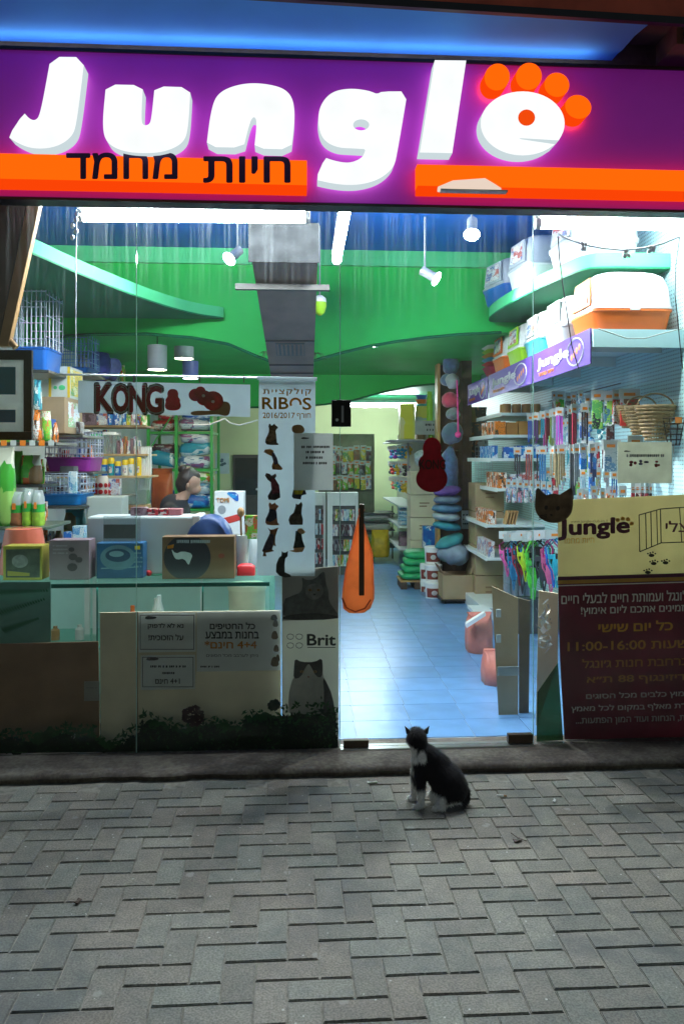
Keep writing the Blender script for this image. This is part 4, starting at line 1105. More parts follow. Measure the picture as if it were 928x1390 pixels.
def notice(name, x0, y0, x1, y1, Y, m, label, cat, rows, logo=None, border=False):
    t = thing(name, P((x0 + x1) / 2, y1, Y), label, cat)
    a, b = P(x0, y1, Y), P(x1, y0, Y)
    MB().box(a.x, b.x, Y, Y + .0025, a.z, b.z).build('sheet', m, t)
    for s, X0, Y0_, X1, Y1_, mm, of in rows:
        txt(s, X0, Y0_, X1, Y1_, Y - .0005, mm, t, off=of)
    if logo:
        flat(smoothpoly([(logo[0], logo[1] + logo[3]), (logo[0] + 2, logo[1]), (logo[0] + logo[2] * .8, logo[1] + 1), (logo[0] + logo[2], logo[1] + logo[3] * .4), (logo[0] + logo[2] * .85, logo[1] + logo[3] * .9)], 1), Y - .002, tick, t, 'logo')
    if border:
        for (p, q, r_, s_) in ((x0 + 2, y0 + 3, x1 - 2, y0 + 3.8), (x0 + 2, y1 - 4.8, x1 - 2, y1 - 4), (x0 + 2, y0 + 3.8, x0 + 2.8, y1 - 4.8), (x1 - 2.8, y0 + 3.8, x1 - 2, y1 - 4.8)):
            flat([(p, q), (r_, q), (r_, s_), (p, s_)], Y - .0015, tick, t, 'border')
    return t
def scribble(t, x0, x1, y, hgt, Y, rn, m=tick):
    """a line of print too small to read"""
    x = x0; mb = MB()
    while x < x1:
        w = rn.uniform(1.2, 2.6)
        mb.prism([P(x, y, Y), P(x + w, y, Y), P(x + w, y + hgt * rn.uniform(.7, 1.0), Y), P(x, y + hgt, Y)], (0, .001, 0)); x += w + rn.choice((.5, .5, .6, 2.2))
    mb.build('print', m, t)
n1 = notice('paper_notice', 398.5, 588, 452, 665.5, .022, paper_g, 'grey sheet of faint print overlapping the tall dog banner', 'notice', [], (408, 593, 12, 3))
for x0, x1, y in ((409, 446, 605), (415, 438, 612), (415, 436, 619.5), (411, 443, 627)): scribble(n1, x0, x1, y, 3.4, .021, rn)
n1 = notice('paper_notice', 838, 600, 911.5, 656, .016, thin_mat('notice_cream', (.66, .68, .58), .5), 'cream notice with three small printed pictures on the right pane', 'notice', [], (846, 611, 10, 2.4))
scribble(n1, 850, 901, 616.5, 4.0, .015, rn, mat('faded_ink', (.16, .17, .2), .6))
for x, c in ((853, (.25, .04, .07)), (869, (.1, .1, .2)), (886, (.3, .05, .06))):
    m_ = mat('blot_%d' % x, c, .6, var=.4, scale=60)
    for k in range(4): flat(ell(x + rn.uniform(0, 9), 628 + rn.uniform(-3, 4), rn.uniform(1.5, 3), rn.uniform(1.5, 2.6), 9), .0125 - k * .0006, m_, n1)
# posters low on the left
bb = tag(MB().prism([P(-60, 876, .12), P(133, 871, .12), P(135.5, 1021, .12), P(-60, 1026, .12)], (0, .012, 0)).build('cardboard_sheet', cardb_d), 'dark brown cardboard sheet standing behind the lower left pane', 'cardboard')
bbg = tag(MB().prism([P(135.5, 832, .10), P(187, 831, .10), P(381, 829, .10), P(381, 1017, .10), P(137, 1020, .10)], (0, .010, 0)).build('cardboard_sheet', cardb_p), 'pale cardboard sheet carrying the paper notices', 'cardboard')
MB().box(P(186.3, 0, .098).x, P(187.3, 0, .098).x, .0975, .0995, P(0, 1015, .1).z, P(0, 833, .1).z).build('fold', cardb_d, bbg)
notice('paper_notice', 188, 832, 265.5, 886, .088, paper_g, 'grey notice with two bold lines and an exclamation mark', 'notice',
       [(heb('נא לא לדפוק'), 201, 846, 249, 854, ink, .02), (heb('על הזכוכית!'), 202, 861, 249, 869, ink, .02)], (196, 836, 17, 5), True)
n2 = notice('paper_notice', 191, 889, 264.5, 937, .086, paper_g, 'small bordered grey notice below the exclamation mark notice', 'notice',
       [(heb('4+1 חינם'), 211, 921, 244, 928, ink, .01)], (198, 892, 18, 5), True)
scribble(n2, 204, 251, 903.5, 3, .085, rn); scribble(n2, 220, 235, 912.5, 3, .085, rn)
n3 = notice('paper_notice', 267, 829.5, 381, 912, .092, paper_g, 'largest grey sale sheet with an orange line of print', 'notice',
       [(heb('כל החטיפים'), 285, 845, 346, 854, ink, .025), (heb('בחנות במבצע'), 279, 857.5, 351, 866.5, ink, .025), (heb('4+4 חינם*'), 278, 870, 348, 880, ink_o, .02), (heb('ניתן לערבב מכל הסוגים'), 280, 887.5, 350, 893, ink, .0)], None)
scribble(n3, 272, 297, 904, 2.4, .091, rn)
for (x, y, a_, b_) in ((372, 838, 5, 4), (374, 846, 4, 5), (373, 862, 5, 6), (375, 880, 4, 5), (373, 898, 6, 7), (377, 893, 3, 5)):
    flat(smoothpoly([(x - a_, y + b_), (x - a_ * .8, y - b_ * .4), (x - a_ * .2, y - b_), (x + a_ * .6, y - b_ * .7), (x + a_, y + b_)], 1), .089, mat('pet_ink_%d' % y, (.10, .07, .04) if y > 850 else (.12, .12, .11), .6, var=.4, scale=50), n3)
n4 = notice('paper_note', 114, 925, 135, 952, .112, thin_mat('tape_note', (.36, .34, .30), .2), 'small pale note taped to the dark cardboard edge', 'note', [])
scribble(n4, 117, 131, 933, 2, .111, rn, mat('faint', (.25, .24, .22), .6))
n5 = notice('paper_note', 82, 995, 103, 1022, .108, thin_mat('tape_note2', (.42, .42, .38), .2), 'small pale note low on the dark cardboard', 'note', [])
flat([(93, 1001), (98, 1003), (93, 1005)], .106, tick, n5)
# tall cat poster beside the door
bp_ = thing('cat_poster', P(421, 1018, .05), 'tall poster of two grey cats beside the door', 'poster')
Yb = .05
post_m = thin_mat('poster_sheet', (.78, .77, .68), .35, .5, var=.06, scale=4)
MB().prism([P(382.5, 775, Yb), P(459.5, 768, Yb), P(459.5, 1016, Yb), P(383, 1018, Yb)], (0, .004, 0)).build('sheet', post_m, bp_)
cg1 = thin_mat('cat_print_grey', (.13, .135, .13), .2, var=.35, scale=25); cg2 = thin_mat('cat_print_dark', (.045, .043, .042), .2, var=.4, scale=25); cw = thin_mat('cat_print_pale', (.44, .43, .38), .2, var=.15, scale=20)
cm = thin_mat('cat_print_mid', (.22, .22, .205), .2, var=.3, scale=30); amber = mat('cat_print_eye', (.30, .17, .03), .5)
flat([(383, 776), (459, 769.5), (459, 838), (383, 843)], Yb - .001, thin_mat('poster_photo', (.40, .39, .36), .2, var=.15, scale=6), bp_)
flat(smoothpoly([(384, 814), (396, 809), (409, 804), (411, 793), (409, 783), (416, 788), (428, 786), (437, 776), (441, 777), (442, 792), (446, 803), (446, 816), (455, 829), (459, 834), (459, 841), (384, 842)], 1), Yb - .003, cg1, bp_, 'printed_cat')
flat(smoothpoly([(414, 797), (424, 792), (436, 793), (440, 803), (434, 812), (424, 815), (415, 809)], 1), Yb - .005, cm, bp_)
for x in (420.5, 432): flat(ell(x, 801, 2.4, 1.6, 10), Yb - .007, amber, bp_); flat(ell(x, 801, .8, 1.4, 8), Yb - .009, ink, bp_)
flat(smoothpoly([(424, 806), (429, 806), (426.5, 809)], 1), Yb - .007, cg2, bp_)
flat(smoothpoly([(384, 836), (420, 832), (458, 835), (458, 841), (384, 842.5)], 1), Yb - .005, cg2, bp_)
txt('Brit', 417, 861, 455, 876, Yb - .002, ink, bp_, off=.03)
for x, y in ((394, 864), (406, 864), (394, 876), (406, 876)):
    MB().tube([P(x + 4.6 * math.cos(R(q)), y + 4.1 * math.sin(R(q)) * (1 if q < 180 else .8), Yb - .003) for q in range(0, 361, 30)], .0016, 4).build('icon', tick, bp_)
flat([(417, 878.5), (455, 878.5), (455, 879.5), (417, 879.5)], Yb - .002, tick, bp_)
flat(smoothpoly([(392, 975), (391, 945), (396, 925), (400, 917), (399, 905), (400, 894), (409, 899), (427, 899), (437, 893), (438, 906), (438, 917), (443, 926), (451, 944), (456, 975)], 1), Yb - .003, cw, bp_, 'printed_cat')
flat(smoothpoly([(398, 922), (399, 905), (400, 894), (409, 899), (427, 899), (437, 893), (438, 906), (437, 920), (429, 919), (422, 905), (419, 901), (415, 905), (408, 920)], 1), Yb - .005, cg2, bp_)
flat(smoothpoly([(438, 919), (443, 926), (451, 944), (456, 975), (437, 975), (440, 945)], 1), Yb - .005, cg2, bp_)
for x in (409.5, 427.5): flat(ell(x, 912, 2.4, 1.8, 10), Yb - .0075, amber, bp_); flat(ell(x, 912, .8, 1.6, 8), Yb - .0095, ink, bp_)
flat(smoothpoly([(416, 918), (421, 918), (418.5, 921)], 1), Yb - .0075, mat('nose_print', (.25, .13, .11), .5), bp_)
# foliage transfer along the foot of the left panes
fm = [mat('foliage_black', (.008, .022, .010), .9, var=.3, spec=.1), mat('foliage_green', (.018, .08, .022), .9, var=.5, spec=.1), mat('foliage_red', (.03, .007, .010), .9, var=.3, spec=.1)]
fo = thing('foliage_transfer', P(200, 1020, .03), 'dark plant picture printed along the foot of the left panes', 'window sticker')
rn = random.Random(11)
for kk, (m_, base, amp, yy) in enumerate(((fm[1], 985, 22, .034), (fm[0], 1003, 13, .032))):
    top_ = []
    for i in range(0, 157):
        x = -12 + 3 * i
        top_.append((x, base + amp * noise.noise(Vector((x * .022, kk * 5.0, 0))) + 7 * noise.noise(Vector((x * .11, kk * 3.0, 4))) + 4 * noise.noise(Vector((x * .37, 1, kk))) + (16 if x < 190 else 0) - (16 if x > 330 else 0)))
    flat(top_ + [(456, 1017), (-12, 1023)], yy, m_, fo, 'hedge_print')
for nm, m_, n, yo_ in (('leaf_print', fm[1], 1600, .030), ('leaf_print', fm[0], 3200, .026)):
    mb = MB()
    for i in range(n):
        x = rn.uniform(-10, 459)
        topy = 975 + 16 * noise.noise(Vector((x * .03, 2, 0))) - 30 * max(0, noise.noise(Vector((x * .013, 9, 0)))) - (14 if x > 330 else 0) + (14 if x < 130 else 0) + (22 if 130 < x < 190 else 0)
        if nm and m_ is fm[0]: topy += 16
        y = topy + (1026 - topy) * rn.random() ** .8
        a = rn.uniform(0, 6.28); L = rn.uniform(2, 6); w = rn.uniform(.7, 2.2)
        dx, dy = math.cos(a), math.sin(a)
        yb2 = yo_ + rn.uniform(-.0018, .0018)
        c = [P(min(max(q, -20), 459), min(r_, 1021 - .004 * q), yb2) for q, r_ in ((x - dx * L, y - dy * L), (x - dy * w, y + dx * w), (x + dx * L, y + dy * L), (x + dy * w, y - dx * w))]
        mb.add(c, [(0, 1, 2, 3)])
    mb.build(nm, m_, fo)
for cx, cy, q in ((262, 972, 15), (372, 957, 7)):
    mb = MB()
    for i in range(140):
        a = rn.uniform(0, 6.28); r_ = q * math.sqrt(rn.random()); x, y = cx + r_ * math.cos(a), cy + r_ * .9 * math.sin(a); L = rn.uniform(2, 4)
        b_ = rn.uniform(0, 6.28)
        mb.add([P(x + L * math.cos(b_ + k * 1.57), y + (L if k % 2 else L * .4) * math.sin(b_ + k * 1.57), .0235 + rn.uniform(-.001, .001)) for k in range(4)], [(0, 1, 2, 3)])
    mb.build('flower_print', fm[2] if q > 10 else fm[0], fo)
# red toy sticker on the door, cat face and paper on the right pane
st = thing('toy_sticker', P(586, 668, -.001), 'dark red three-lobed toy sticker on the glass door', 'sticker')
flat(kg(586, 630, 2.15) if False else smoothpoly([(576, 599), (581, 594), (591, 594), (597, 600), (599, 609), (597, 617), (602, 622), (604, 630), (602, 637), (607, 645), (607, 655), (601, 664), (592, 668), (580, 668), (570, 663), (564, 654), (565, 644), (570, 637), (567, 630), (569, 622), (575, 617), (573, 608)], 2), -.002, thin_mat('sticker_red', (.30, .018, .035), .4, var=.2, scale=20), st, 'film')
txt('KONG', 569, 624, 604, 637, -.0035, mat('sticker_dark', (.05, .006, .01), .4), st, off=.03)
ct = thing('cat_sticker', P(750, 710, -.001), 'brown cat face sticker on the pane above the poster', 'sticker')
flat([(727, 665), (730, 662), (736, 667), (741, 672), (750, 670), (760, 671), (768, 666), (775, 661), (777, 666), (777.5, 685)] + [(751.5 + 25.5 * math.cos(R(a)), 688 + 22 * math.sin(R(a))) for a in range(0, 181, 10)] + [(726, 680)], -.002, thin_mat('sticker_brown', (.17, .12, .075), .4, var=.4, scale=18), ct, 'film')
for x, y, a_, b_ in ((741, 689, 2.4, 3), (757, 690, 2.6, 3.2), (748, 699, 2, 1.4)): flat(ell(x, y, a_, b_, 12, 20), -.0037, mat('sticker_eye', (.03, .02, .015), .5), ct)
for k in range(3): flat([(731, 700 + k * 2.5), (742, 698 + k * 2), (742, 699 + k * 2), (731, 701 + k * 2.5)], -.0037, MATS['sticker_eye'], ct)

# ================================================================== big poster on the right pane
Yo = .07
pp = thing('adoption_poster', P(842, 1004, Yo), 'large cream and plum poster of white and orange lettering, right window', 'poster')
top_m = thin_mat('poster_cream', (.62, .56, .34), .6, .5, var=.07, scale=5)
plum_m = thin_mat('poster_plum', (.17, .042, .062), .55, .5, var=.2, scale=5)
def tb(x): return 679 - (x - 757) * .045       # top edge
MB().prism([P(757, 679, Yo), P(1000, 668, Yo), P(1000, 776, Yo), P(757, 783, Yo)], (0, .003, 0)).build('cream_field', top_m, pp)
MB().prism([P(757, 783.4, Yo), P(1000, 776.4, Yo), P(1000, 1001, Yo), P(766, 1004, Yo), P(760, 900, Yo)], (0, .003, 0)).build('plum_field', plum_m, pp)
def band(y0, y1, m, k):
    flat([(757, y0), (1000, y0 - 7), (1000, y1 - 7), (757, y1)], Yo - k, m, pp, 'stripe')
band(783, 788, ink_p, .001); band(788, 793, thin_mat('ochre_ink', (.75, .38, .07), .2), .0012); band(794.5, 796, thin_mat('cream_ink', (.95, .93, .86), .15), .0014)
cream = MATS['cream_ink']; och = MATS['ochre_ink']
och2 = thin_mat('ochre_ink_dim', (.62, .32, .09), .2); och3 = thin_mat('grey_ink', (.80, .76, .74), .2)
def slant(s, x0, y0, x1, y1, m, of=.0, sl=-.03):
    dx = x1 - x0
    c = [P(x0, y1, Yo - .002), P(x1, y1 + sl * dx, Yo - .002), P(x0, y0, Yo - .002), P(x1, y0 + sl * dx, Yo - .002)]
    txt(s, 0, 0, 0, 0, 0, m, pp, off=of, plane=lambda u, w: c[0] * (1 - u) * (1 - w) + c[1] * u * (1 - w) + c[2] * (1 - u) * w + c[3] * u * w)
slant('Jungle', 758, 706, 853, 733, ink_p, .045, -.04)
for x, y in ((838, 706), (845, 704), (852, 705), (857, 711)): flat(ell(x, y, 3, 2.8, 12), Yo - .002, och, pp, 'paw_print')
slant(heb('חיות מחמד'), 763, 731, 806, 738, och, .0)
slant('www.jungle-club.co.il', 774, 706, 824, 711, mat('cream_dim', (.25, .2, .12), .5), -.0, -.02)
lines_ = [((867, 699), (868, 749)), ((876, 697), (877, 746)), ((883, 695), (884, 743)), ((891, 692), (892, 739)), ((896, 691), (897, 737)), ((922, 689), (925, 736)), ((867, 699), (896, 691)), ((868, 749), (897, 737)), ((896, 691), (922, 689)), ((897, 737), (925, 736)), ((925, 736), (990, 734)), ((922, 689), (990, 687))]
for (a, b) in lines_:
    va, vb = P(*a, Yo - .003), P(*b, Yo - .003)
    MB().tube([va, vb], .0028, 4).build('drawn_bar', ink, pp)
slant(heb('אצלי'), 903, 707, 948, 722, ink_p, .01, 0)
for x, y in ((884, 754), (887, 765), (903, 764), (879, 777)):
    flat(ell(x, y, 4, 2.3, 10), Yo - .002, ink, pp, 'paw_print')
    for k in range(4): flat(ell(x - 5 + k * 3.4, y - 2.4 - (k % 3), 1.3, 1.1, 8), Yo - .002, ink, pp, 'paw_print')
slant(heb("רשת ג'ונגל ועמותת חיים לבעלי חיים"), 761.5, 806, 962, 820, cream, .012)
slant(heb('מזמינים אתכם ליום אימוץ!'), 788, 823, 936, 837, cream, .012)
slant(heb('כל יום שישי'), 812, 845, 912, 858, thin_mat('amber_ink', (.9, .48, .06), .2), .02)
slant(heb('בשעות 11:00-16:00'), 770, 872, 946, 884, och, .012)
slant(heb('ברחבת חנות ג׳ונגל'), 790, 895, 934, 907, och2, .012)
slant(heb('דיזינגוף 88 ת״א'), 796, 918, 930, 930, och2, .012)
slant(heb('אימוץ כלבים מכל הסוגים'), 795, 941, 940, 951, och3, .008)
slant(heb('חוברת מאלף במקום לכל מאמץ'), 775, 958, 950, 968, och3, .008)
slant(heb('הרצאות, הנחות ועוד המון הפתעות...'), 781, 975, 960, 985, thin_mat('grey_ink_dim', (.6, .57, .55), .2), .008)
gs = tag(MB().prism([P(729, 940, .045), P(757, 900, .045), P(764, 1005, .045), P(728, 1007, .045)], (0, .003, 0)).build('plastic_strip', clear_mat('green_film', (.25, .5, .3), .1, .5, (.05, .14, .06))), 'crumpled green plastic strip at the foot of the right pane', 'plastic')
# ================================================================== right side: top shelf with hooded litter boxes
SX = 1.66                         # aisle edge of the shelves
zt_ = PX(803, 446, SX).z
d0, d1 = PX(803, 446, SX).y, D(6.3)
sh = thing('wall_shelf', (1.9, (d0 + d1) / 2, zt_ - .06), 'long white top shelf on the right wall carrying hooded boxes', 'shelf')
MB().box(SX + .004, RX - .002, d0, d1, zt_ - .028, zt_).build('board', shelf_m, sh)
MB().box(SX + .004, RX - .002, d0 - .012, d0 - .0005, zt_ - .11, zt_ - .002).build('end_board', mat('shelf_lit_cyan', (.50, .76, .76), .4, var=.04), sh)  # cyan cast of the light put into this board's colour
for k in range(5):
    y = d0 + .3 + k * .8
    MB().box(SX + .05, RX - .003, y, y + .02, zt_ - .10, zt_ - .029).build('bracket', shelf_m, sh)
# purple banner strips along the aisle edge
zb_top, zb_bot = zt_ + .004, PX(803, 493, SX).z
def on_edge(pxa, pxb):
    ya, yb = PX(pxa, 500, SX).y, PX(pxb, 500, SX).y
    return ya, yb
for k, (xa, xb, lab) in enumerate(((802, 725, 'nearest purple shelf banner with white logo lettering'), (722, 664, 'middle purple shelf banner with white logo lettering'), (662, 635, 'farthest purple shelf banner with white logo lettering'))):
    ya, yb = on_edge(xa, xb)
    t = thing('shelf_banner', (SX, (ya + yb) / 2, zb_bot), lab, 'banner')
    MB().box(SX - .006, SX + .002, ya, yb - .004, zb_bot, zb_top + .002).build('strip', purple, t)
    L = yb - ya; H = zb_top - zb_bot
    pl_ = lambda u, w, ya=ya, yb=yb: Vector((SX - .0075, yb - (yb - ya) * (.10 + .58 * u), zb_bot + H * (.34 + .42 * w)))
    # text runs from the far end towards the camera as seen from the aisle
    txt('Jungle', 0, 0, 0, 0, 0, ink_w, t, off=.05, plane=pl_)
    pl2 = lambda u, w, ya=ya, yb=yb: Vector((SX - .0075, yb - (yb - ya) * (.12 + .30 * u), zb_bot + H * (.14 + .12 * w)))
    txt(heb('חיות מחמד'), 0, 0, 0, 0, 0, mat('banner_orange', (.7, .22, .03), .5), t, off=.01, plane=pl2)
    yc = ya + L * .22
    rg = [Vector((SX - .0075, yc + L * .13 * math.cos(a), (zb_bot + zb_top) / 2 + H * .40 * math.sin(a))) for a in [R(i * 15) for i in range(25)]]
    MB().tube(rg, .006, 5).build('ring', ink_w, t)
    for q in range(4):
        MB().ball((SX - .006, yc + L * (-.06 + .04 * q), (zb_bot + zb_top) / 2 + H * (.1 - .08 * q)), .003, .02, .022, 8, 5).build('paw_print', MATS['banner_orange'], t)
def litter_box(lab, base_m, hood_m, trim_m, L=.56, W_=.38, H_=.36, bh=.13):
    t = thing('litter_box', (0, 0, 0), lab, 'litter box', 'hooded litter boxes')
    rg = lambda s: s
    MB().loft([rr(0, 0, L * .86, W_ * .84, .05, 0), rr(0, 0, L * .90, W_ * .88, .06, .01), rr(0, 0, L * .97, W_ * .96, .06, bh - .02), rr(0, 0, L, W_, .06, bh - .012), rr(0, 0, L, W_, .06, bh)]).build('tray', base_m, t, smooth=40, local=True)
    hb = MB().loft([rr(0, 0, L * 1.01, W_ * 1.01, .06, bh + .001), rr(0, 0, L * 1.01, W_ * 1.01, .06, bh + .016), rr(0.004, 0, L * .975, W_ * .96, .06, bh + .022), rr(.006, 0, L * .94, W_ * .92, .07, bh + (H_ - bh) * .55), rr(.004, 0, L * .86, W_ * .84, .08, bh + (H_ - bh) * .84), rr(0, 0, L * .76, W_ * .72, .09, H_ - .012), rr(0, 0, L * .64, W_ * .58, .09, H_)])
    hb.build('hood', hood_m, t, smooth=50, local=True)
    x0 = -L * .485
    MB().loft([[Vector((x0 - .002 + .06 * (z - bh) , y, z)) for y, z in ((-W_ * .34, bh + .03), (W_ * .34, bh + .03), (W_ * .28, H_ * .90), (-W_ * .28, H_ * .90))], [Vector((x0 - .012 + .06 * (z - bh), y, z)) for y, z in ((-W_ * .34, bh + .03), (W_ * .34, bh + .03), (W_ * .28, H_ * .90), (-W_ * .28, H_ * .90))]]).build('door_frame', trim_m, t, bevel=.003, local=True)
    fl_ = MB().loft([[Vector((x0 - .0125 + .06 * (z - bh), y, z)) for y, z in ((-W_ * .26, bh + .05), (W_ * .26, bh + .05), (W_ * .22, H_ * .85), (-W_ * .22, H_ * .85))], [Vector((x0 - .017 + .06 * (z - bh), y, z)) for y, z in ((-W_ * .26, bh + .05), (W_ * .26, bh + .05), (W_ * .22, H_ * .85), (-W_ * .22, H_ * .85))]]).build('door_flap', PR['white'], t, local=True)
    for s in (-1, 1): MB().box(-.03, .03, s * W_ * .505 - .008, s * W_ * .505 + .008, bh - .012, bh + .026).build('clip', hood_m, t, bevel=.003, local=True)
    return t
hoodw = mat('hood_white', (.74, .77, .78), .32, var=.03); hoodg = mat('hood_grey', (.42, .47, .52), .35, var=.05)
specs = [('large hooded litter box, white over orange tray, nearest on the top shelf', orange, orange), ('white hooded litter box with grey tray, second on the top shelf', grey, hoodw), ('white hooded litter box with turquoise tray on the top shelf', mat('turquoise', (.05, .42, .50), .35), hoodw), ('white hooded litter box with lime green tray on the top shelf', lime, lime), ('smaller white hooded litter box with orange tray, farthest on the top shelf', orange, orange)]
for k, (lab, bm_, tm_) in enumerate(specs):
    t = litter_box(lab, bm_, hoodw, tm_, L=.50 if k == 0 else .46, W_=.50, H_=.37 if k == 0 else .345)
    t.location = (SX + (.275 if k == 0 else .24), d0 + .28 + k * .575, zt_ + .001); WM.pop(t.name, None)
specs2 = [('grey litter box with bright blue tray at the end of the green ledge', blue, hoodg), ('grey and white litter box second from the end of the green ledge', hoodw, hoodg), ('pale grey litter box nearest the glass on the green ledge', hoodg, hoodg)]
for k, (lab, bm_, hm) in enumerate(specs2):
    t = litter_box(lab, bm_, hm, hm, L=.46, W_=.46, H_=.36)
    t.location = ((1.70, 1.74, 1.86)[k], D((4.95, 4.45, 3.95)[k]), 2.8705); t.rotation_euler = (0, 0, R((12, 6, 4)[k]))
# stack of coloured bowls and trays at the far end of the top shelf
rn = random.Random(21)
cs_ = [mat('bowl_%d' % i, c, .4, var=.05) for i, c in enumerate([(.35, .02, .06), (.62, .05, .05), (.05, .35, .5), (.75, .25, .03), (.3, .55, .03), (.7, .7, .65), (.1, .45, .5), (.6, .08, .2), (.75, .5, .05), (.05, .2, .5)])]
bz = zt_ + .001; names = ['maroon', 'red', 'blue', 'orange', 'lime', 'white', 'turquoise', 'pink', 'yellow', 'navy']
for i in range(9):
    hgt = .11 if i == 0 else .034
    t = MB().loft([rr(0, 0, .24, .28, .06, 0), rr(0, 0, .34, .38, .07, hgt), rr(0, 0, .36, .40, .07, hgt + .006), rr(0, 0, .33, .37, .06, hgt)])
    o = t.build('pet_tray', cs_[i], smooth=40)
    o.location = (SX + .2, d0 + 3.2 + rn.uniform(-.01, .01), bz); bz += hgt + .0065
    tag(o, f'{names[i]} plastic pet tray in the stack at the far end of the top shelf', 'tray', 'stacked pet trays')

# ================================================================== right wall: pegs and hanging goods
pegm = wirem
def peg(x, y, z, L):
    return MB().tube([(RX - .001, y, z), (RX - L, y, z), (RX - L - .012, y, z + .014)], .0032, 5)
lead_names = ['blue', 'purple', 'black', 'raspberry', 'teal', 'lime green', 'maroon', 'olive', 'grey', 'bright blue', 'violet', 'navy', 'jet black', 'cyan blue', 'wine red', 'near black']
lead_cols = [(.02, .10, .45), (.22, .04, .40), (.03, .03, .04), (.45, .05, .25), (.02, .28, .42), (.35, .6, .03), (.25, .02, .05), (.14, .2, .04), (.25, .3, .35), (.02, .2, .5), (.35, .04, .35), (.02, .08, .4), (.015, .015, .02), (.02, .3, .45), (.3, .02, .05), (.03, .03, .05)]
card_w = mat('header_card', (.62, .66, .64), .4, var=.05); card_o = mat('price_sticker', (.85, .24, .02), .5)
strap_cache = {}
def hang_pack(x, y, z, L, w, m, label, cat, group, kind='strap', card=True, rz=0.0):
    """goods on a card hung from a peg; its flat face looks towards the street"""
    t = thing('hanging_' + kind, (x, y, z - L), label, cat, group, rz)
    if card:
        MB().box(-w * .55, w * .55, -.002, .002, L - .055, L + .012).build('header_card', card_w, t, local=True)
        MB().box(-w * .30, w * .30, -.0045, -.0025, L - .035, L - .015).build('price_sticker', card_o, t, local=True)
    if kind == 'strap':
        n = 3
        for k in range(n):
            xx = (-w * .34 + k * w * .34)
            MB().box(xx - w * .11, xx + w * .11, -.010 + .006 * k, -.002 + .006 * k, 0 + .03 * ((k * 7 + int(L * 1000)) % 3), L - .05).build('strap', m, t, local=True)
    elif kind == 'pack':
        MB().loft([rr(0, 0, w, .018, .006, .0), rr(0, 0, w, .024, .008, L * .4), rr(0, 0, w * .95, .012, .004, L - .055)]).build('pouch', m, t, smooth=50, local=True)
    elif kind == 'toy':
        rq = random.Random(int(abs(x * 977 + y * 1313 + z * 17) * 10))
        mbs = MB()
        for q in range(3):
            mbs.ball((rq.uniform(-w * .25, w * .25), rq.uniform(-.01, .01), L * (.2 + .25 * q)), w * rq.uniform(.25, .42), .022, L * rq.uniform(.10, .17), 10, 6)
        mbs.build('toy', m, t, smooth=60, local=True)
    elif kind == 'harness':
        for s in (-1, 1):
            MB().tube([(0, 0, L - .05), (s * w * .5, -.006, L * .72), (s * w * .42, -.01, L * .45), (s * w * .15, -.012, L * .3), (0, -.006, L * .02)], .0075, 6).build('webbing', m, t, smooth=60, local=True)
        MB().box(-w * .5, w * .5, -.02, -.006, L * .52, L * .60).build('chest_strap', m, t, bevel=.003, local=True)
        MB().box(-w * .14, w * .14, -.026, -.0205, L * .50, L * .62).build('buckle', black, t, bevel=.003, local=True)
    return t
# upper row of leads
for i in range(16):
    f = i / 15
    y = D(5.25 - 1.0 * f); x = 1.93 + .02 * math.sin(i * 3)
    z = 1.985
    peg(RX, y, z, RX - x + .01).build('peg', pegm, wall_r)
    m_ = mat('lead_%d' % i, lead_cols[i], .5, var=.2, scale=30)
    hang_pack(x + rn.uniform(-.03, .03), y - .006, z - .004, rn.uniform(.24, .36), .055, m_, f'{lead_names[i]} lead hanging in the upper row on the right wall', 'lead', 'upper row of leads', rz=rn.uniform(-.5, .5))
rn = random.Random(31)
row2_names = ['charcoal', 'slate', 'rust red', 'black', 'denim blue', 'khaki', 'deep black', 'tan', 'sandy', 'dark grey', 'mid grey', 'midnight blue']
row2 = [(.05, .05, .06), (.12, .13, .15), (.3, .06, .05), (.02, .02, .03), (.05, .2, .4), (.25, .2, .12), (.02, .02, .02), (.33, .24, .12), (.30, .22, .11), (.05, .05, .06), (.14, .15, .16), (.02, .03, .1)]
for i in range(12):
    f = i / 11
    y = D(5.3 - 1.25 * f); x = 1.86; z = 1.69
    peg(RX, y, z, RX - x + .01).build('peg', pegm, wall_r)
    m_ = mat('collar_%d' % i, row2[i], .6, var=.3, scale=30)
    hang_pack(x + rn.uniform(-.05, .05), y - .006, z - .004, rn.uniform(.24, .42), .06, m_, f'{row2_names[i]} lead hanging in the lower row on the right wall', 'lead', 'lower row of leads', rz=rn.uniform(-.5, .5))
def pp_pack(x0, y0, x1, y1, d, m, label, cat, kind='pack', group=None):
    a, b = P(x0, y1, D(d)), P(x1, y0, D(d))
    return hang_pack((a.x + b.x) / 2, a.y, b.z, b.z - a.z, (b.x - a.x) * .95, m, label, cat, group, kind, card=(kind != 'bag'), rz=math.sin(x0 * 12.9 + y0 * 7.1) * .45)
pp_pack(803, 532, 818, 582, 4.05, printed('pk1', [(.3, .6, .1), (.75, .8, .75), (.02, .03, .04), (.1, .4, .1)], (3, 3, 5)), 'lime and black blister pack left of the red packs', 'pack', group='blister packs')
pp_pack(820, 533, 833, 578, 4.0, printed('pk2', [(.3, .6, .1), (.02, .03, .04), (.75, .8, .75), (.05, .2, .3)], (3, 3, 5)), 'narrow lime and black blister pack beside the red packs', 'pack', group='blister packs')
pp_pack(830, 531, 842, 576, 3.95, printed('pk3', [(.6, .03, .03), (.7, .7, .72), (.7, .7, .72), (.15, .1, .1)], (2, 2, 3)), 'narrow white and red bag hanging on the right wall', 'pack', group='red packs')
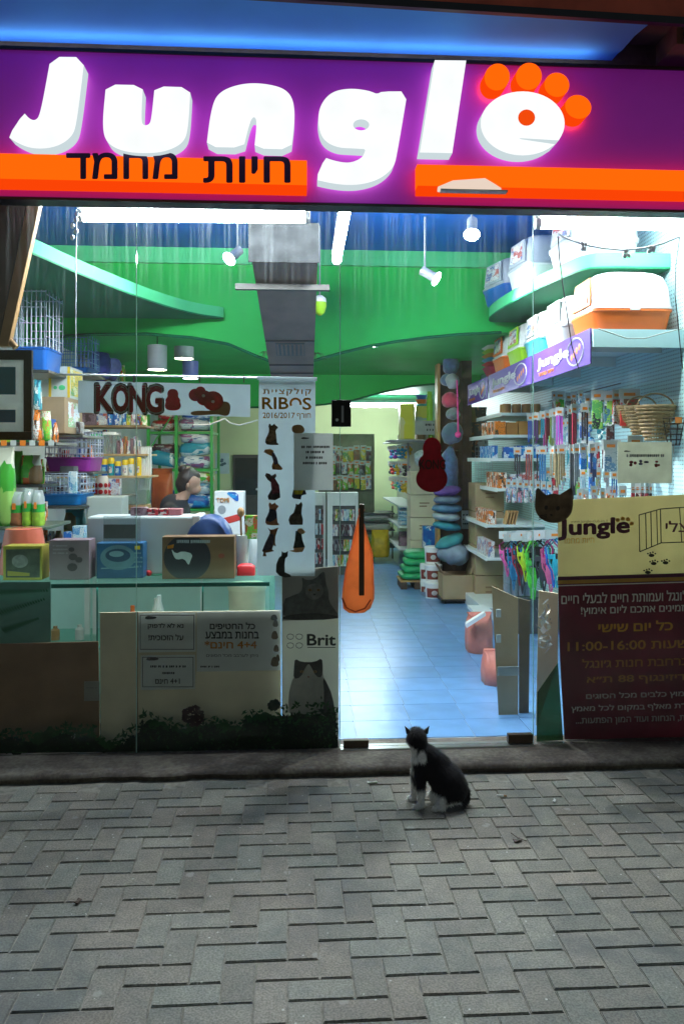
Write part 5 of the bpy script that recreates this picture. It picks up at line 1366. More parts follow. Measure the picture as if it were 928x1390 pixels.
pp_pack(841, 530, 867, 578, 3.88, printed('pk4', [(.6, .03, .03), (.25, .13, .07), (.7, .7, .72), (.6, .03, .03)], (2, 2, 3)), 'wide red and white bag with brown picture on the right wall', 'pack', group='red packs')
pp_pack(785, 604, 797, 637, 4.1, PR['blue'], 'blue blister pack, left one of the pair', 'pack', group='blue blister packs')
pp_pack(798, 604, 809, 637, 4.05, PR['blue'], 'blue blister pack, right one of the pair', 'pack', group='blue blister packs')
pp_pack(815, 600, 842, 640, 3.9, printed('pk5', [(.35, .42, .45), (.6, .65, .68), (.1, .2, .35), (.7, .7, .7)], (3, 3, 4)), 'clear and grey pouch left of the cream notice', 'pouch', group='pouches')
pp_pack(848, 594, 876, 606, 3.8, PR['red'], 'flat red and white pack just above the cream notice', 'pack')
for i in range(9):
    pp_pack(856 + i * 6.2, 658, 861.5 + i * 6.2, 690, 4.0 - i * .03, (PR['dark'] if i > 3 else PR['red']), 'dark small pack in the row just above the big poster', 'pack', group='low row of packs')
wick = mat('wicker', (.30, .20, .09), .7, var=.3, scale=30)
def basket(cx, y0, y1, d, r, label):
    """cone basket woven of rods"""
    a, b = P(cx, y1, D(d)), P(cx, y0, D(d)); H_ = b.z - a.z
    t = thing('wicker_basket', a, label, 'basket', 'hanging wicker baskets')
    mb = MB(); n = 12
    prof = lambda s: r * (.45 + .55 * s ** .8)
    for k in range(n):
        an = 2 * math.pi * k / n
        mb.tube([(prof(s) * math.cos(an), prof(s) * math.sin(an), H_ * .72 * s) for s in (0, .33, .66, 1)], .0042, 5)
    mb.build('stakes', wick, t, local=True)
    mb = MB()
    for k in range(9):
        s = (k + .3) / 9
        mb.tube([((prof(s) + .004 * (-1) ** j) * math.cos(R(j * 15)), (prof(s) + .004 * (-1) ** j) * math.sin(R(j * 15)), H_ * .72 * s) for j in range(25)], .008, 5)
    mb.build('weave', wick, t, smooth=60, local=True)
    MB().tube([(prof(1) * math.cos(R(j * 15)), prof(1) * math.sin(R(j * 15)), H_ * .72) for j in range(25)], .009, 6).build('rim', wick, t, smooth=60, local=True)
    MB().tube([(r * math.cos(R(q)), 0, H_ * (.72 + .28 * math.sin(R(q)))) for q in range(0, 181, 15)], .006, 5).build('handle', wick, t, smooth=60, local=True)
basket(889, 534, 598, 3.62, .115, 'nearest woven wicker basket hanging on the right wall')
basket(870, 538, 590, 3.76, .10, 'woven wicker basket behind the nearest one')
basket(853, 541, 580, 3.9, .075, 'smallest woven wicker basket, farthest of the three')
p0 = P(914, 604, D(3.55)); t = thing('wire_muzzle', p0, 'black wire muzzle basket hanging beside the wicker baskets', 'muzzle')
mb = MB()
for k in range(6):
    z = k * .032; mb.tube([((.035 + k * .006) * math.cos(R(j * 20)), (.035 + k * .006) * math.sin(R(j * 20)), z) for j in range(19)], .003, 5)
mb.build('hoops', black, t, local=True)
mb = MB()
for k in range(8):
    an = R(k * 45); mb.tube([(.035 * math.cos(an), .035 * math.sin(an), 0), (.065 * math.cos(an), .065 * math.sin(an), .16)], .003, 5)
mb.build('bars', black, t, local=True)
MB().box(-.02, .02, -.07, -.064, .13, .165).build('tag', card_o, t, local=True)
# further carded goods crowd the same wall
rq = random.Random(77)
rows_ = [(746, 838, 534, 566, 3.98, 5.2), (742, 836, 566, 600, 3.98, 5.15), (748, 842, 598, 636, 3.9, 5.0), (742, 836, 636, 672, 3.9, 5.0), (846, 924, 606, 640, 3.62, 3.8), (780, 850, 664, 692, 3.85, 4.3)]
tints = [('dark', 'dark printed'), ('mix', 'many-coloured'), ('red', 'red and white'), ('blue', 'blue and white'), ('teal', 'teal'), ('white', 'white printed'), ('orange', 'orange printed'), ('cyan', 'pale blue'), ('green', 'green printed'), ('dark', 'blackish')]
rn_ = ['uppermost', 'second', 'third', 'fourth', 'near', 'lowest']
for ri, (x0, x1, y0, y1, dn, df) in enumerate(rows_):
    n = 10 if ri < 4 else 7
    for k in range(n):
        f = (k + rq.uniform(.1, .9)) / n; px_ = x0 + (x1 - x0) * f; d_ = df + (dn - df) * f
        key, nm = rq.choice(tints); w = rq.uniform(7, 13)
        o_ = pp_pack(px_ - w / 2, y0 + rq.uniform(-3, 5), px_ + w / 2, y1 + rq.uniform(-8, 6), d_, PR[key], f'{nm} carded pack in the {rn_[ri]} extra row on the right wall', 'pack', rq.choice(['pack', 'pack', 'strap', 'toy']), 'carded goods on the right wall')
        r0 = o_.location; tz = y1 - y0
        MB().tube([(RX - .002, r0.y + .003, P(px_, y0, D(d_)).z + .006), (r0.x - .01, r0.y + .003, P(px_, y0, D(d_)).z + .006)], .0028, 5).build('peg', pegm, wall_r)
# panel joint on the wall
tag(MB().tube([PX(744, 545, RX - .004), PX(842, 520, RX - .004)], .004, 4).build('wall_strip', grey_d), 'thin dark strip along the upper right wall', 'strip')

# ================================================================== right: shelf rack with small goods
RN0 = 5.7
levels = [(560, .42), (590, .50), (622, .52), (663, .46), (712, .56), (757, .56)]
rk = thing('shelf_rack', (1.9, D(6.2), FLOOR), 'white metal shelf rack of small boxes on the right wall', 'shelf rack')
rz = []
for y, dp in levels:
    z = P(690, y, D(RN0)).z; rz.append((z, dp))
    MB().box(RX - dp, RX - .002, D(RN0), D(RN0) + 1.2, z - .028, z).build('shelf', shelf_m, rk, bevel=.003)
    MB().box(RX - dp - .006, RX - dp - .0005, D(RN0) + .01, D(RN0) + 1.2, z - .034, z + .004).build('price_rail', white, rk)
MB().box(RX - .60, RX - .002, D(RN0) - .0, D(RN0) + 1.2, FLOOR, FLOOR + .12).build('base', shelf_m, rk, bevel=.004)
rn = random.Random(41)
def small_box(x, y, z, w, d_, hgt, m, label, group, cat='box', name='goods_box'):
    key = (round(w, 3), round(d_, 3), round(hgt, 3), m.name)
    me = strap_cache.get(key)
    if me is None:
        me = MB().box(-w / 2, w / 2, -d_ / 2, d_ / 2, 0, hgt).mesh(name, m); strap_cache[key] = me
    o = link_mesh(name, me, None, (x, y, z), (0, 0, rn.uniform(-.06, .06)))
    return tag(o, label, cat, group)
for li, (lab, grp, m_, w, hgt, n) in enumerate((('tan round tin on the top rack shelf', 'tins on the top rack shelf', mat('tin_tan', (.45, .2, .08), .5, var=.15), .09, .09, 5), ('orange printed box on the second rack shelf', 'boxes on the second rack shelf', PR['orange'], .10, .13, 5), ('white and blue printed bottle box on the third rack shelf', 'boxes on the third rack shelf', PR['blue'], .05, .12, 9), ('white and orange box on the fourth rack shelf', 'boxes on the fourth rack shelf', PR['orange'], .075, .15, 6), ('white and orange box on the fifth rack shelf', 'boxes on the fifth rack shelf', PR['orange'], .07, .13, 7), ('white tube bottle on the sixth rack shelf', 'bottles on the sixth rack shelf', PR['white'], .06, .15, 7))):
    z, dp = rz[li]
    for k in range(n):
        y = D(RN0) + .05 + k * (w * 1.25 + .006)
        if li == 0:
            o = MB().lathe((0, 0, 0), [(.042, 0), (.044, .004), (.044, .08), (.042, .085)], 14).build('tin', m_, smooth=40); o.location = (RX - dp + .06 + .095 * (k % 4), D(RN0) + .06 + .1 * (k // 4), z + .001); tag(o, lab, 'tin', grp); continue
        small_box(RX - dp + w / 2 + .015, y, z + .001, w, w, hgt, m_, lab, grp)
    if li in (1, 2, 3):
        for k in range(3):
            small_box(RX - dp + .18 + .12 * k, D(RN0) + .06, z + .001, .11, .09, hgt * (.9 + .1 * k), [mat('box_brown', (.40, .17, .04), .6, var=.1), PR['blue'], PR['white']][li - 1], lab.replace('printed', 'wide printed') if li < 3 else 'white printed box at the back of the fourth rack shelf', grp)
# harnesses hung in front of the rack, upper row of orange tagged packs
hc = [('pink', (.72, .10, .35)), ('black', (.02, .02, .03)), ('steel blue', (.03, .20, .38)), ('sky blue', (.02, .30, .55)), ('dark red', (.3, .03, .05)), ('charcoal', (.03, .03, .035)), ('yellow green', (.45, .62, .02)), ('lime', (.30, .62, .04)), ('bright green', (.10, .60, .05)), ('leaf green', (.06, .45, .06)), ('jet black', (.015, .015, .018)), ('dark green', (.03, .12, .06)), ('coal grey', (.04, .045, .05)), ('hot pink', (.75, .06, .30)), ('rose', (.6, .12, .25)), ('royal blue', (.02, .13, .5)), ('turquoise', (.02, .35, .45))]
rq = random.Random(9)
for i, (nm, c) in enumerate(hc):
    px_ = 689 + i * 4.1 + rq.uniform(-1, 1); d_ = 5.2 - i * .045
    p = P(px_, 724 + rq.uniform(-3, 3), D(d_))
    m_ = mat('harness_%d' % i, c, .55, var=.25, scale=25)
    t_ = hang_pack(p.x, p.y, p.z, rq.uniform(.36, .56), rq.uniform(.09, .15), m_, f'{nm} dog harness in the low row on the right', 'harness', 'dog harnesses', 'harness', rz=rq.uniform(-.5, .5))
    if i % 2 == 0:
        MB().loft([rr(0, -.012, .05, .02, .008, .10), rr(0, -.016, .09, .03, .01, .18), rr(0, -.012, .06, .02, .008, .26)]).build('vest_panel', m_, t_, smooth=50, local=True)
tag(MB().tube([P(684, 721, D(5.3)), P(764, 721, D(4.4))], .006, 6).build('hanging_rail', steel), 'steel rail carrying the row of dog harnesses', 'rail')
for i in range(8):
    pp_pack(686 + i * 8, 652 + i * .5, 693 + i * 8, 682, 5.3 - i * .09, (printed('pk6', [(.7, .25, .3), (.8, .8, .8), (.2, .35, .6), (.05, .05, .06)], (3, 3, 4)) if i < 5 else PR['blue']), 'pink and white carded pack in the row behind the cat sticker', 'pack', group='carded packs row')
for i in range(4):
    a = P(684 + i * 4, 706, D(5.3)); MB_ = MB().obox(a + Vector((.03, .05, .02)), (.015, 0, .06), (0, .06, 0), (.006, 0, -.0015)); tag(MB_.build('wood_brush', wood, bevel=.003), 'tan wooden brush in the short row by the rack', 'brush', 'wooden brushes')
# grey cans stacked under the harnesses
for col_ in range(4):
    for lv in range(3):
        p = P(688 + col_ * 9.5, 812, D(5.3)); z = .38 + lv * .113
        o = MB().lathe((0, 0, 0), [(.030, 0), (.034, .003), (.034, .105), (.031, .108), (.031, .111)], 14).build('food_can', mat('can_grey', (.28, .31, .34), .35, .4, var=.15), smooth=40)
        o.location = (p.x, p.y, z); tag(o, f'{["bottom", "middle", "top"][lv]} plain grey can, {["leftmost", "second", "third", "rightmost"][col_]} column under the dog harnesses', 'can', 'grey cans')
a, b = P(684, 700, D(5.25)), P(726, 700, D(5.25))
tag(MB().box(a.x, b.x + .12, a.y, a.y + .4, FLOOR, .378).build('plinth', grey_d, bevel=.004), 'dark plinth under the stacked grey cans', 'plinth')
# wire grid and bag beyond the rack
t = thing('wire_grid', P(655, 656, D(6.75)), 'steel wire grid panel beyond the shelf rack', 'grid')
a, b = P(645, 656, D(6.75)), P(668, 606, D(6.75))
for k in range(7): MB().tube([(a.x + (b.x - a.x) * k / 6, a.y, a.z), (a.x + (b.x - a.x) * k / 6, a.y, b.z)], .003, 5).build('wire', wirem, t)
for k in range(9): MB().tube([(a.x, a.y - .004, a.z + (b.z - a.z) * k / 8), (b.x, a.y - .004, a.z + (b.z - a.z) * k / 8)], .003, 5).build('wire', wirem, t)
def sack(name, x0, y0, x1, y1, d, depth, m, label, cat, group=None, ears=False, puff=.5, seed=1):
    """filled bag: bulging body, pinched top"""
    a, b = P(x0, y1, D(d)), P(x1, y0, D(d)); w, hgt = b.x - a.x, b.z - a.z
    rq = random.Random(seed); rings = []
    cx, cy = (a.x + b.x) / 2, a.y + depth / 2
    prof = [(0, .86, .8), (.06, .97, .95), (.35, 1.0, 1.0), (.65, .96, .85), (.85, .90, .45), (.94, .88, .16), (1.0, .92, .10)]
    for s, kw, kd in prof:
        r_ = rr(cx, cy, w * kw, depth * kd, min(w, depth * kd) * .4, a.z + hgt * s, 5)
        rings.append([p + Vector((rq.uniform(-1, 1) * .012 * w / .3, rq.uniform(-1, 1) * .012 * w / .3, rq.uniform(-.3, .3) * .01)) for p in r_])
    o = MB().loft(rings).build(name, m, smooth=70)
    return tag(o, label, cat, group)
grey_bag = printed('grey_bag', [(.10, .11, .12), (.20, .22, .24), (.34, .36, .36), (.05, .05, .06), (.4, .2, .1)], (3, 3, 4))
sack('pet_food_bag', 634, 552, 663, 622, 6.9, .16, grey_bag, 'shiny grey printed bag beside the purple banners', 'bag', seed=4)
# cartons
def carton(x0, y0, x1, y1, d, depth, m, label, group=None, tape=True, cat='carton'):
    a, b = P(x0, y1, D(d)), P(x1, y0, D(d))
    t = thing('carton', ((a.x + b.x) / 2, a.y, a.z), label, cat, group)
    MB().box(a.x, b.x, a.y, a.y + depth, a.z, b.z).build('body', m, t, bevel=.004)
    h_ = b.z - a.z; w = b.x - a.x
    if tape: MB().box(a.x + w * .47, a.x + w * .53, a.y - .0015, a.y - .0002, a.z + .004, b.z - .004).build('tape', mat('tape', (.42, .32, .2), .3, var=.05), t)
    mb = MB()
    for k in range(2): mb.box(a.x + w * .35, a.x + w * (.75 - .1 * k), a.y - .0025, a.y - .0016, a.z + h_ * (.62 - .14 * k), a.z + h_ * (.67 - .14 * k))
    mb.build('print', cardb_d, t)
    return t
for k, (y0, y1) in enumerate(((656, 694.5), (695, 740), (740.5, 781), (781.5, 826))):
    carton(645, y0, 684, y1, 6.3, .40, cardb, ['topmost', 'second', 'third', 'bottom'][k] + ' brown carton of the stack behind the leaning cardboard', 'tall carton stack', tape=False)
for k, (y0, y1) in enumerate(((640, 671.5), (672, 702.5), (703, 733), (733.5, 765))):
    carton(557, y0, 591, y1, 7.6, .40, cardb_p, ['topmost', 'second', 'third', 'bottom'][k] + ' carton of the stack beside the white buckets', 'far carton stack', tape=False)
# dark wood cabinet with plush goods
t = thing('wooden_cabinet', P(618, 800, D(6.7)), 'tall dark wooden cabinet stuffed with plush pet beds', 'cabinet')
a, b = P(599, 462, D(6.7)), P(640, 822, D(6.7))
MB().box(P(627, 0, D(6.7)).x, b.x, a.y, a.y + .5, FLOOR, a.z).build('side_panel', wood_d, t, bevel=.003)
MB().box(a.x, P(603, 0, D(6.7)).x, a.y + .3, a.y + .5, FLOOR, a.z).build('side_panel', wood, t, bevel=.003)
MB().box(P(603.5, 0, D(6.7)).x, P(626.5, 0, D(6.7)).x, a.y + .46, a.y + .49, FLOOR, a.z).build('back_panel', wood_d, t)
for y in (610, 700):
    z = P(610, y, D(6.7)).z; MB().box(P(603.5, 0, D(6.7)).x, P(626.5, 0, D(6.7)).x, a.y + .2, a.y + .459, z - .02, z).build('shelf', wood_d, t)
def plush(cx, cy, rx, ry, d, m, label, lab2=None, dep=.10, seed=0, rot=0):
    p = P(cx, cy, D(d)); s = (D(d) + CAMD) / F
    rq = random.Random(seed); mb = MB()
    mb.ball(p, rx * s, dep, ry * s, 18, 12)
    for v in mb.v:
        q = v - p; k = 1 + .22 * noise.noise(v * 9 + Vector((seed, 0, 0))) + .10 * noise.noise(v * 26); v.xyz = p + q * k
    if rot:
        Rm = Matrix.Translation(p) @ Matrix.Rotation(R(rot), 4, 'Y') @ Matrix.Translation(-p); mb.v = [Rm @ v for v in mb.v]
    return tag(mb.build('plush_toy' if lab2 else 'pet_bed', m, smooth=80), label, lab2 or 'pet bed', 'plush goods in the cabinet')
plush(612, 496, 12, 14, 6.62, fur_b, 'dark blue plush bundle at the top of the wooden cabinet', 'plush', seed=1)
plush(606, 515, 9, 8, 6.55, mat('plush_mid', (.10, .14, .24), .95, var=.3, sheen=.4), 'round blue plush behind the grey plush face', 'plush', seed=2)
plush(614, 518, 10, 11, 6.48, mat('plush_pale', (.34, .35, .38), .95, var=.2, sheen=.4), 'pale grey plush face hanging on the wooden cabinet', 'plush', seed=3)
plush(611, 543, 13, 10, 6.5, mat('plush_red', (.55, .04, .10), .9, var=.2, sheen=.3), 'crimson cushion hanging on the wooden cabinet', 'cushion', seed=4)
plush(615, 562, 9, 8, 6.5, fur_g, 'small grey plush below the crimson cushion', 'plush', seed=5)
plush(614, 588, 14, 16, 6.5, mat('plush_slate', (.07, .10, .17), .95, var=.3, sheen=.4), 'slate blue plush ring near the pink cord ball', 'plush', seed=6)
plush(609, 640, 13, 32, 6.6, fur_b, 'long dark blue bundle filling the middle of the cabinet', 'bedding', dep=.12, seed=7)
for k, (y, m_, nm) in enumerate(((667, mat('bed_purple', (.10, .04, .20), .9, var=.25), 'purple'), (678, mat('bed_slate', (.12, .16, .22), .9, var=.25), 'slate grey'), (690, mat('bed_blue', (.07, .16, .26), .9, var=.25), 'dull blue'), (701, mat('bed_pale', (.28, .34, .38), .9, var=.2), 'pale grey'), (714, mat('bed_teal', (.03, .20, .26), .9, var=.2), 'teal'))):
    plush(606, y, 19, 6.5, 6.42 + .02 * k, m_, f'{nm} folded pet bed in the stack left of the dark panel', None, dep=.16, seed=20 + k, rot=-8 + 4 * k)
plush(610, 735, 19, 9, 6.5, mat('bed_green', (.04, .22, .25), .9, var=.2), 'teal rolled pet mat above the grey cushion', None, dep=.16, seed=31, rot=-24)
plush(616, 752, 21, 15, 6.5, mat('bed_grey', (.20, .25, .32), .9, var=.25), 'big slate cushion bulging from the open carton', None, dep=.18, seed=32)
plush(574, 622, 12, 12, 7.0, mat('plush_frost', (.30, .34, .38), .95, var=.35, scale=30, sheen=.4), 'frosted grey plush ring behind the red door sticker', 'plush', seed=33)
cordp = thing('pink_rope_toy', P(621, 592, D(6.36)), 'hot pink rope toy with a ball hanging on the dark panel', 'toy')
MB().tube([P(620, 516, D(6.36)), P(621, 550, D(6.36)), P(621.5, 586, D(6.36))], .009, 8).build('rope', pink, cordp, smooth=60)
MB().ball(P(621.5, 590, D(6.36)), .034, n=14, m=10).build('ball', pink, cordp, smooth=80)
n6 = notice('paper_note', 626, 693, 637, 718, D(6.69), paper, 'white note on the dark cabinet panel', 'note', [])
scribble(n6, 628, 635, 698, 2, D(6.688), rn); scribble(n6, 628, 635, 704, 2, D(6.688), rn); scribble(n6, 628, 635, 710, 2, D(6.688), rn)
# open carton in the aisle
q0, q1 = P(601, 823, D(6.37)), P(642, 781, D(6.37))
t = thing('open_carton', (q0.x, q0.y, FLOOR), 'open brown carton with a raised flap standing in the aisle', 'carton')
zt2 = q1.z
z0_ = FLOOR + .05
MB().box(q0.x, q1.x, q0.y, q0.y + .012, z0_, zt2).build('side', cardb, t); MB().box(q0.x, q1.x, q0.y + .34, q0.y + .352, z0_, zt2).build('side', cardb, t)
MB().box(q0.x, q0.x + .012, q0.y + .0125, q0.y + .3395, z0_, zt2).build('side', cardb, t); MB().box(q1.x - .012, q1.x, q0.y + .0125, q0.y + .3395, z0_, zt2).build('side', cardb, t)
MB().box(q0.x + .013, q1.x - .013, q0.y + .013, q0.y + .339, z0_, z0_ + .012).build('base', cardb, t)
MB().obox((q1.x + .012, q0.y + .17, zt2 + .10), (.004, 0, .0), (0, .16, 0), (.03, 0, .10)).build('flap', cardb, t)
MB().obox((q0.x - .012, q0.y + .17, zt2 + .05), (.004, 0, 0), (0, .16, 0), (-.03, 0, .05)).build('flap', cardb_d, t)
dl = thing('floor_trolley', (q0.x + .15, q0.y + .17, FLOOR), 'low dark trolley under the open carton', 'trolley')
MB().box(q0.x - .02, q1.x + .02, q0.y - .01, q0.y + .36, z0_ - .02, z0_ - .001).build('deck', dark, dl)
for sx in (q0.x + .03, q1.x - .03):
    for sy in (q0.y + .03, q0.y + .31): MB().tube([(sx - .01, sy, FLOOR + .016), (sx + .01, sy, FLOOR + .016)], .0155, 12).build('wheel', black, dl)
# white buckets
lab_m = mat('bucket_label', (.20, .04, .03), .45, var=.3, scale=20)
def bucket(x0, y0, x1, y1, d, label):
    a, b = P(x0, y1, D(d)), P(x1, y0, D(d)); r = (b.x - a.x) / 2; hgt = b.z - a.z
    t = thing('bucket', ((a.x + b.x) / 2, a.y + r, a.z), label, 'bucket', 'white buckets')
    MB().lathe((0, 0, 0), [(r * .86, 0), (r * .88, .004), (r * .97, hgt * .82)], 24).build('pail', white, t, smooth=40, local=True)
    MB().lathe((0, 0, 0), [(r * .98, hgt * .825), (r * 1.0, hgt * .84), (r, hgt * .97), (r * .95, hgt)], 24).build('lid', white, t, smooth=40, local=True)
    n = 10; seg = [R(-150 + 120 * k / n) for k in range(n + 1)]
    q = lambda rr_, z: [Vector((rr_ * (.90 + .09 * z / hgt / .82) * math.cos(s), rr_ * (.90 + .09 * z / hgt / .82) * math.sin(s), z)) for s in seg]
    l0, l1 = q(r * 1.0, hgt * .16), q(r * 1.0, hgt * .68); mb = MB(); mb.v = l0 + l1; mb.f = [(k, k + 1, n + 2 + k, n + 1 + k) for k in range(n)]
    lb = mb.build('label_sheet', lab_m, t, smooth=60, local=True)
    MB().ball((-r * .05, -r * .965, hgt * .42), r * .34, .006, hgt * .14, 10, 6).build('label_picture', ink_w, lb, local=True)
bucket(577, 742.5, 600, 767, 6.75, 'white bucket with dark red label, top of the stack'); bucket(570.5, 765.5, 584, 790, 6.95, 'white bucket half hidden behind the middle of the stack'); bucket(578, 767.5, 602, 791, 6.65, 'white bucket with dark red label, middle of the stack')
bucket(571, 789, 585, 812, 6.95, 'white bucket half hidden behind the bottom of the stack'); bucket(578, 791.5, 602, 815.5, 6.6, 'white bucket with dark red label, bottom of the stack')
tag(pbox('blue_bag_pack', 574, 714, 592, 744, 7.3, .10, PR['blue']), 'blue printed pack above the white buckets', 'pack')
# green sacks on pallet
p0, p1 = P(543, 801, D(7.1)), P(576, 788, D(7.1))
t = thing('wooden_pallet', (p0.x, p0.y, FLOOR), 'small wooden pallet under the green sacks', 'pallet')
for k in range(4): MB().box(p0.x, p1.x + .1, p0.y + k * .12, p0.y + k * .12 + .08, p1.z - .02, p1.z).build('slat', wood, t)
for k in range(3): MB().box(p0.x + .01 + k * .16, p0.x + .08 + k * .16, p0.y, p0.y + .44, FLOOR, p1.z - .0205).build('bearer', wood_d, t)
gsm = mat('green_sack', (.02, .36, .13), .55, var=.2, scale=15)
for k in range(4):
    a = P(543 + k, 800, D(7.1)); zc = p1.z + .003 + k * .082
    mb = MB().loft([rr(0, 0, .40 - .02 * k, .42, .08, 0, 5), rr(0, 0, .47 - .02 * k, .48, .1, .025, 5), rr(0, 0, .47 - .02 * k, .48, .1, .055, 5), rr(0, 0, .36, .40, .1, .08, 5)])
    for v in mb.v: v.xyz += Vector((noise.noise(v * 8 + Vector((k, 0, 0))), noise.noise(v * 8 + Vector((0, k, 3))), .4 * noise.noise(v * 9 + Vector((5, 0, k))))) * .018
    o = mb.build('green_sack', gsm, smooth=70); o.location = (a.x + .25, a.y + .22, zc)
    tag(o, ['bottom', 'second', 'third', 'topmost'][k] + ' green sack of the pile on the pallet', 'sack', 'green sacks')
# bags on the floor at right
pk = mat('coral_bag', (.62, .20, .15), .5, var=.15, scale=12)
sack('coral_bag', 637, 835, 672, 893, 4.72, .26, pk, 'upright coral pink bag on the floor beside the leaning cardboard', 'bag', 'coral bags', seed=6)
sack('coral_bag', 659, 886, 690, 938, 4.05, .22, pk, 'coral pink bag with white top nearest the door on the floor', 'bag', 'coral bags', seed=8)
t = tag(MB().prism([P(631, 848, D(4.66)), P(657, 832, D(4.66)), P(659, 836, D(4.66)), P(633, 853, D(4.66))], (.02, .10, 0)).build('price_strip', white), 'white angled price strip above the coral bag', 'strip')
a, b = P(643, 834, D(5.2)), P(668, 820, D(5.2))
tag(MB().box(a.x, b.x, a.y, a.y + .3, a.z, a.z + .025).build('low_shelf', shelf_m), 'low white shelf board above the coral bags', 'shelf')
# leaning cardboard by the door
def leaning(pts, d, m, label, lean=.12, parts=True):
    bz_ = P(*pts[-1], D(d))
    t = thing('cardboard_sheet', P(*pts[-1], D(d)), label, 'cardboard', 'leaning cardboard')
    MB().prism([P(x, y, D(d) + (lean if i < len(pts) // 2 else 0)) for i, (x, y) in enumerate(pts)], (0.004, .018, 0)).build('sheet', m, t)
    return t
gc = mat('kraft_board', (.40, .32, .20), .85, var=.12, scale=5, bump=.15, bscale=120)
t = leaning([(667, 796), (703, 812), (703, 1003), (677, 985)], 3.60, gc, 'tall grey-brown folded cardboard leaning by the door, left sheet', .02)
MB().box(P(676, 905, D(3.58)).x, P(704, 905, D(3.58)).x, D(3.585), D(3.5975), P(690, 918, D(3.58)).z, P(690, 906, D(3.58)).z).build('tape', clear_mat('clear_tape', (.8, .8, .8), .2, .25), t)
for y in (836, 872): MB().box(P(674, y, D(3.585)).x, P(680, y, D(3.585)).x, D(3.59), D(3.5985), P(0, y + 11, D(3.585)).z, P(0, y, D(3.585)).z).build('label', mat('pale_label', (.55, .66, .66), .5), t)
leaning([(704, 812), (719, 816), (717, 1004), (704, 1003)], 3.62, mat('kraft_dark', (.13, .105, .07), .85, var=.15), 'dark edge sheet of the folded cardboard by the door', .02)
leaning([(731, 802), (757, 806), (757, 900), (727, 990)], 3.45, cardb_p, 'pale cardboard sheet standing right of the door seam', .03)
mb = MB(); rq = random.Random(3)
for i in range(40):
    c = P(rq.uniform(729, 748), rq.uniform(820, 880), D(3.42)); v1 = Vector((rq.uniform(-1, 1), rq.uniform(-.4, .4), rq.uniform(-1, 1))) * .03; v2 = Vector((rq.uniform(-1, 1), rq.uniform(-.4, .4), rq.uniform(-1, 1))) * .03
    mb.add([c, c + v1, c + v1 + v2, c + v2], [(0, 1, 2, 3)])
tag(mb.build('crumpled_film', clear_mat('film', (.9, .92, .92), .25, .35)), 'crumpled clear plastic film on the pale cardboard sheet', 'plastic film')
# ================================================================== middle: far aisle goods
a = P(431, 766, D(8.0))
def display(x0, x1, ytop, ybot, d, label):
    """white display stand with hanging packs on rows of hooks"""
    a, b = P(x0, ybot, D(d)), P(x1, ytop, D(d))
    t = thing('display_stand', ((a.x + b.x) / 2, a.y, FLOOR), label, 'display stand', 'hook stands')
    pw = .07
    MB().box(a.x, a.x + pw, a.y, a.y + .05, FLOOR, b.z).build('post', shelf_m, t, bevel=.003); MB().box(b.x - pw * .5, b.x, a.y, a.y + .05, FLOOR, b.z).build('post', shelf_m, t, bevel=.003)
    MB().box(a.x + pw + .001, b.x - pw * .5 - .001, a.y + .001, a.y + .05, b.z - .14, b.z).build('header', shelf_m, t)
    MB().box(a.x, b.x, a.y + .051, a.y + .09, FLOOR, b.z).build('back_panel', grey_d, t)
    MB().box(a.x, b.x, a.y, a.y + .3, b.z + .001, b.z + .03).build('top_board', shelf_m, t)
    return t, a, b
t, a, b = display(444, 486, 672, 790, 8.0, 'white display stand of carded packs behind the door handle')
rn = random.Random(51)
for r_ in range(4):
    for c_ in range(8):
        x = a.x + .085 + c_ * (b.x - a.x - .13) / 7.5; z = b.z - .19 - r_ * .20
        pn = rn.choice(['dark', 'dark', 'white', 'cyan', 'green', 'dark'])
        small_box(x, a.y + .01, z - .15, .034, .02, .15, PR[pn], f'small {pn} carded pack, row {["one", "two", "three", "four"][r_]} of the white stand behind the door handle', 'packs on the white stand', 'pack', 'carded_pack')
t, a, b = display(416, 442, 672, 790, 8.3, 'second white display stand seen between the tall banner and the door')
for r_ in range(4):
    for c_ in range(6):
        x = a.x + .085 + c_ * (b.x - a.x - .13) / 5.2; z = b.z - .19 - r_ * .20
        pn = rn.choice(['dark', 'red', 'dark', 'cyan', 'dark'])
        small_box(x, a.y + .01, z - .15, .034, .02, .15, PR[pn], f'small {pn} pack, row {["one", "two", "three", "four"][r_]} of the stand beside the tall banner', 'packs on the second stand', 'pack', 'carded_pack')
# toys on hooks, far back
backpan = tag(MB().box(P(432, 0, D(9.3)).x, P(508, 0, D(9.3)).x, D(9.3), D(9.33), FLOOR, P(0, 588, D(9.3)).z).build('hook_panel', mat('olive_panel', (.16, .17, .12), .7, var=.2)), 'dull olive hook panel at the far end of the aisle', 'panel')
for r_, y in enumerate((606, 625, 645)):
    for c_ in range(9):
        p = P(436 + c_ * 8 + rn.uniform(-1, 1), y + rn.uniform(-2, 2), D(9.22))
        pn = rn.choice(['white', 'mix', 'dark', 'yellow', 'green', 'brown'])
        hang_pack(p.x, p.y, p.z, .21, .08, PR[pn], f'small {pn.replace("mix", "many-coloured")} toy pack in the {["top", "middle", "bottom"][r_]} row of the far olive panel', 'pack', 'toy packs on the far panel', 'pack')
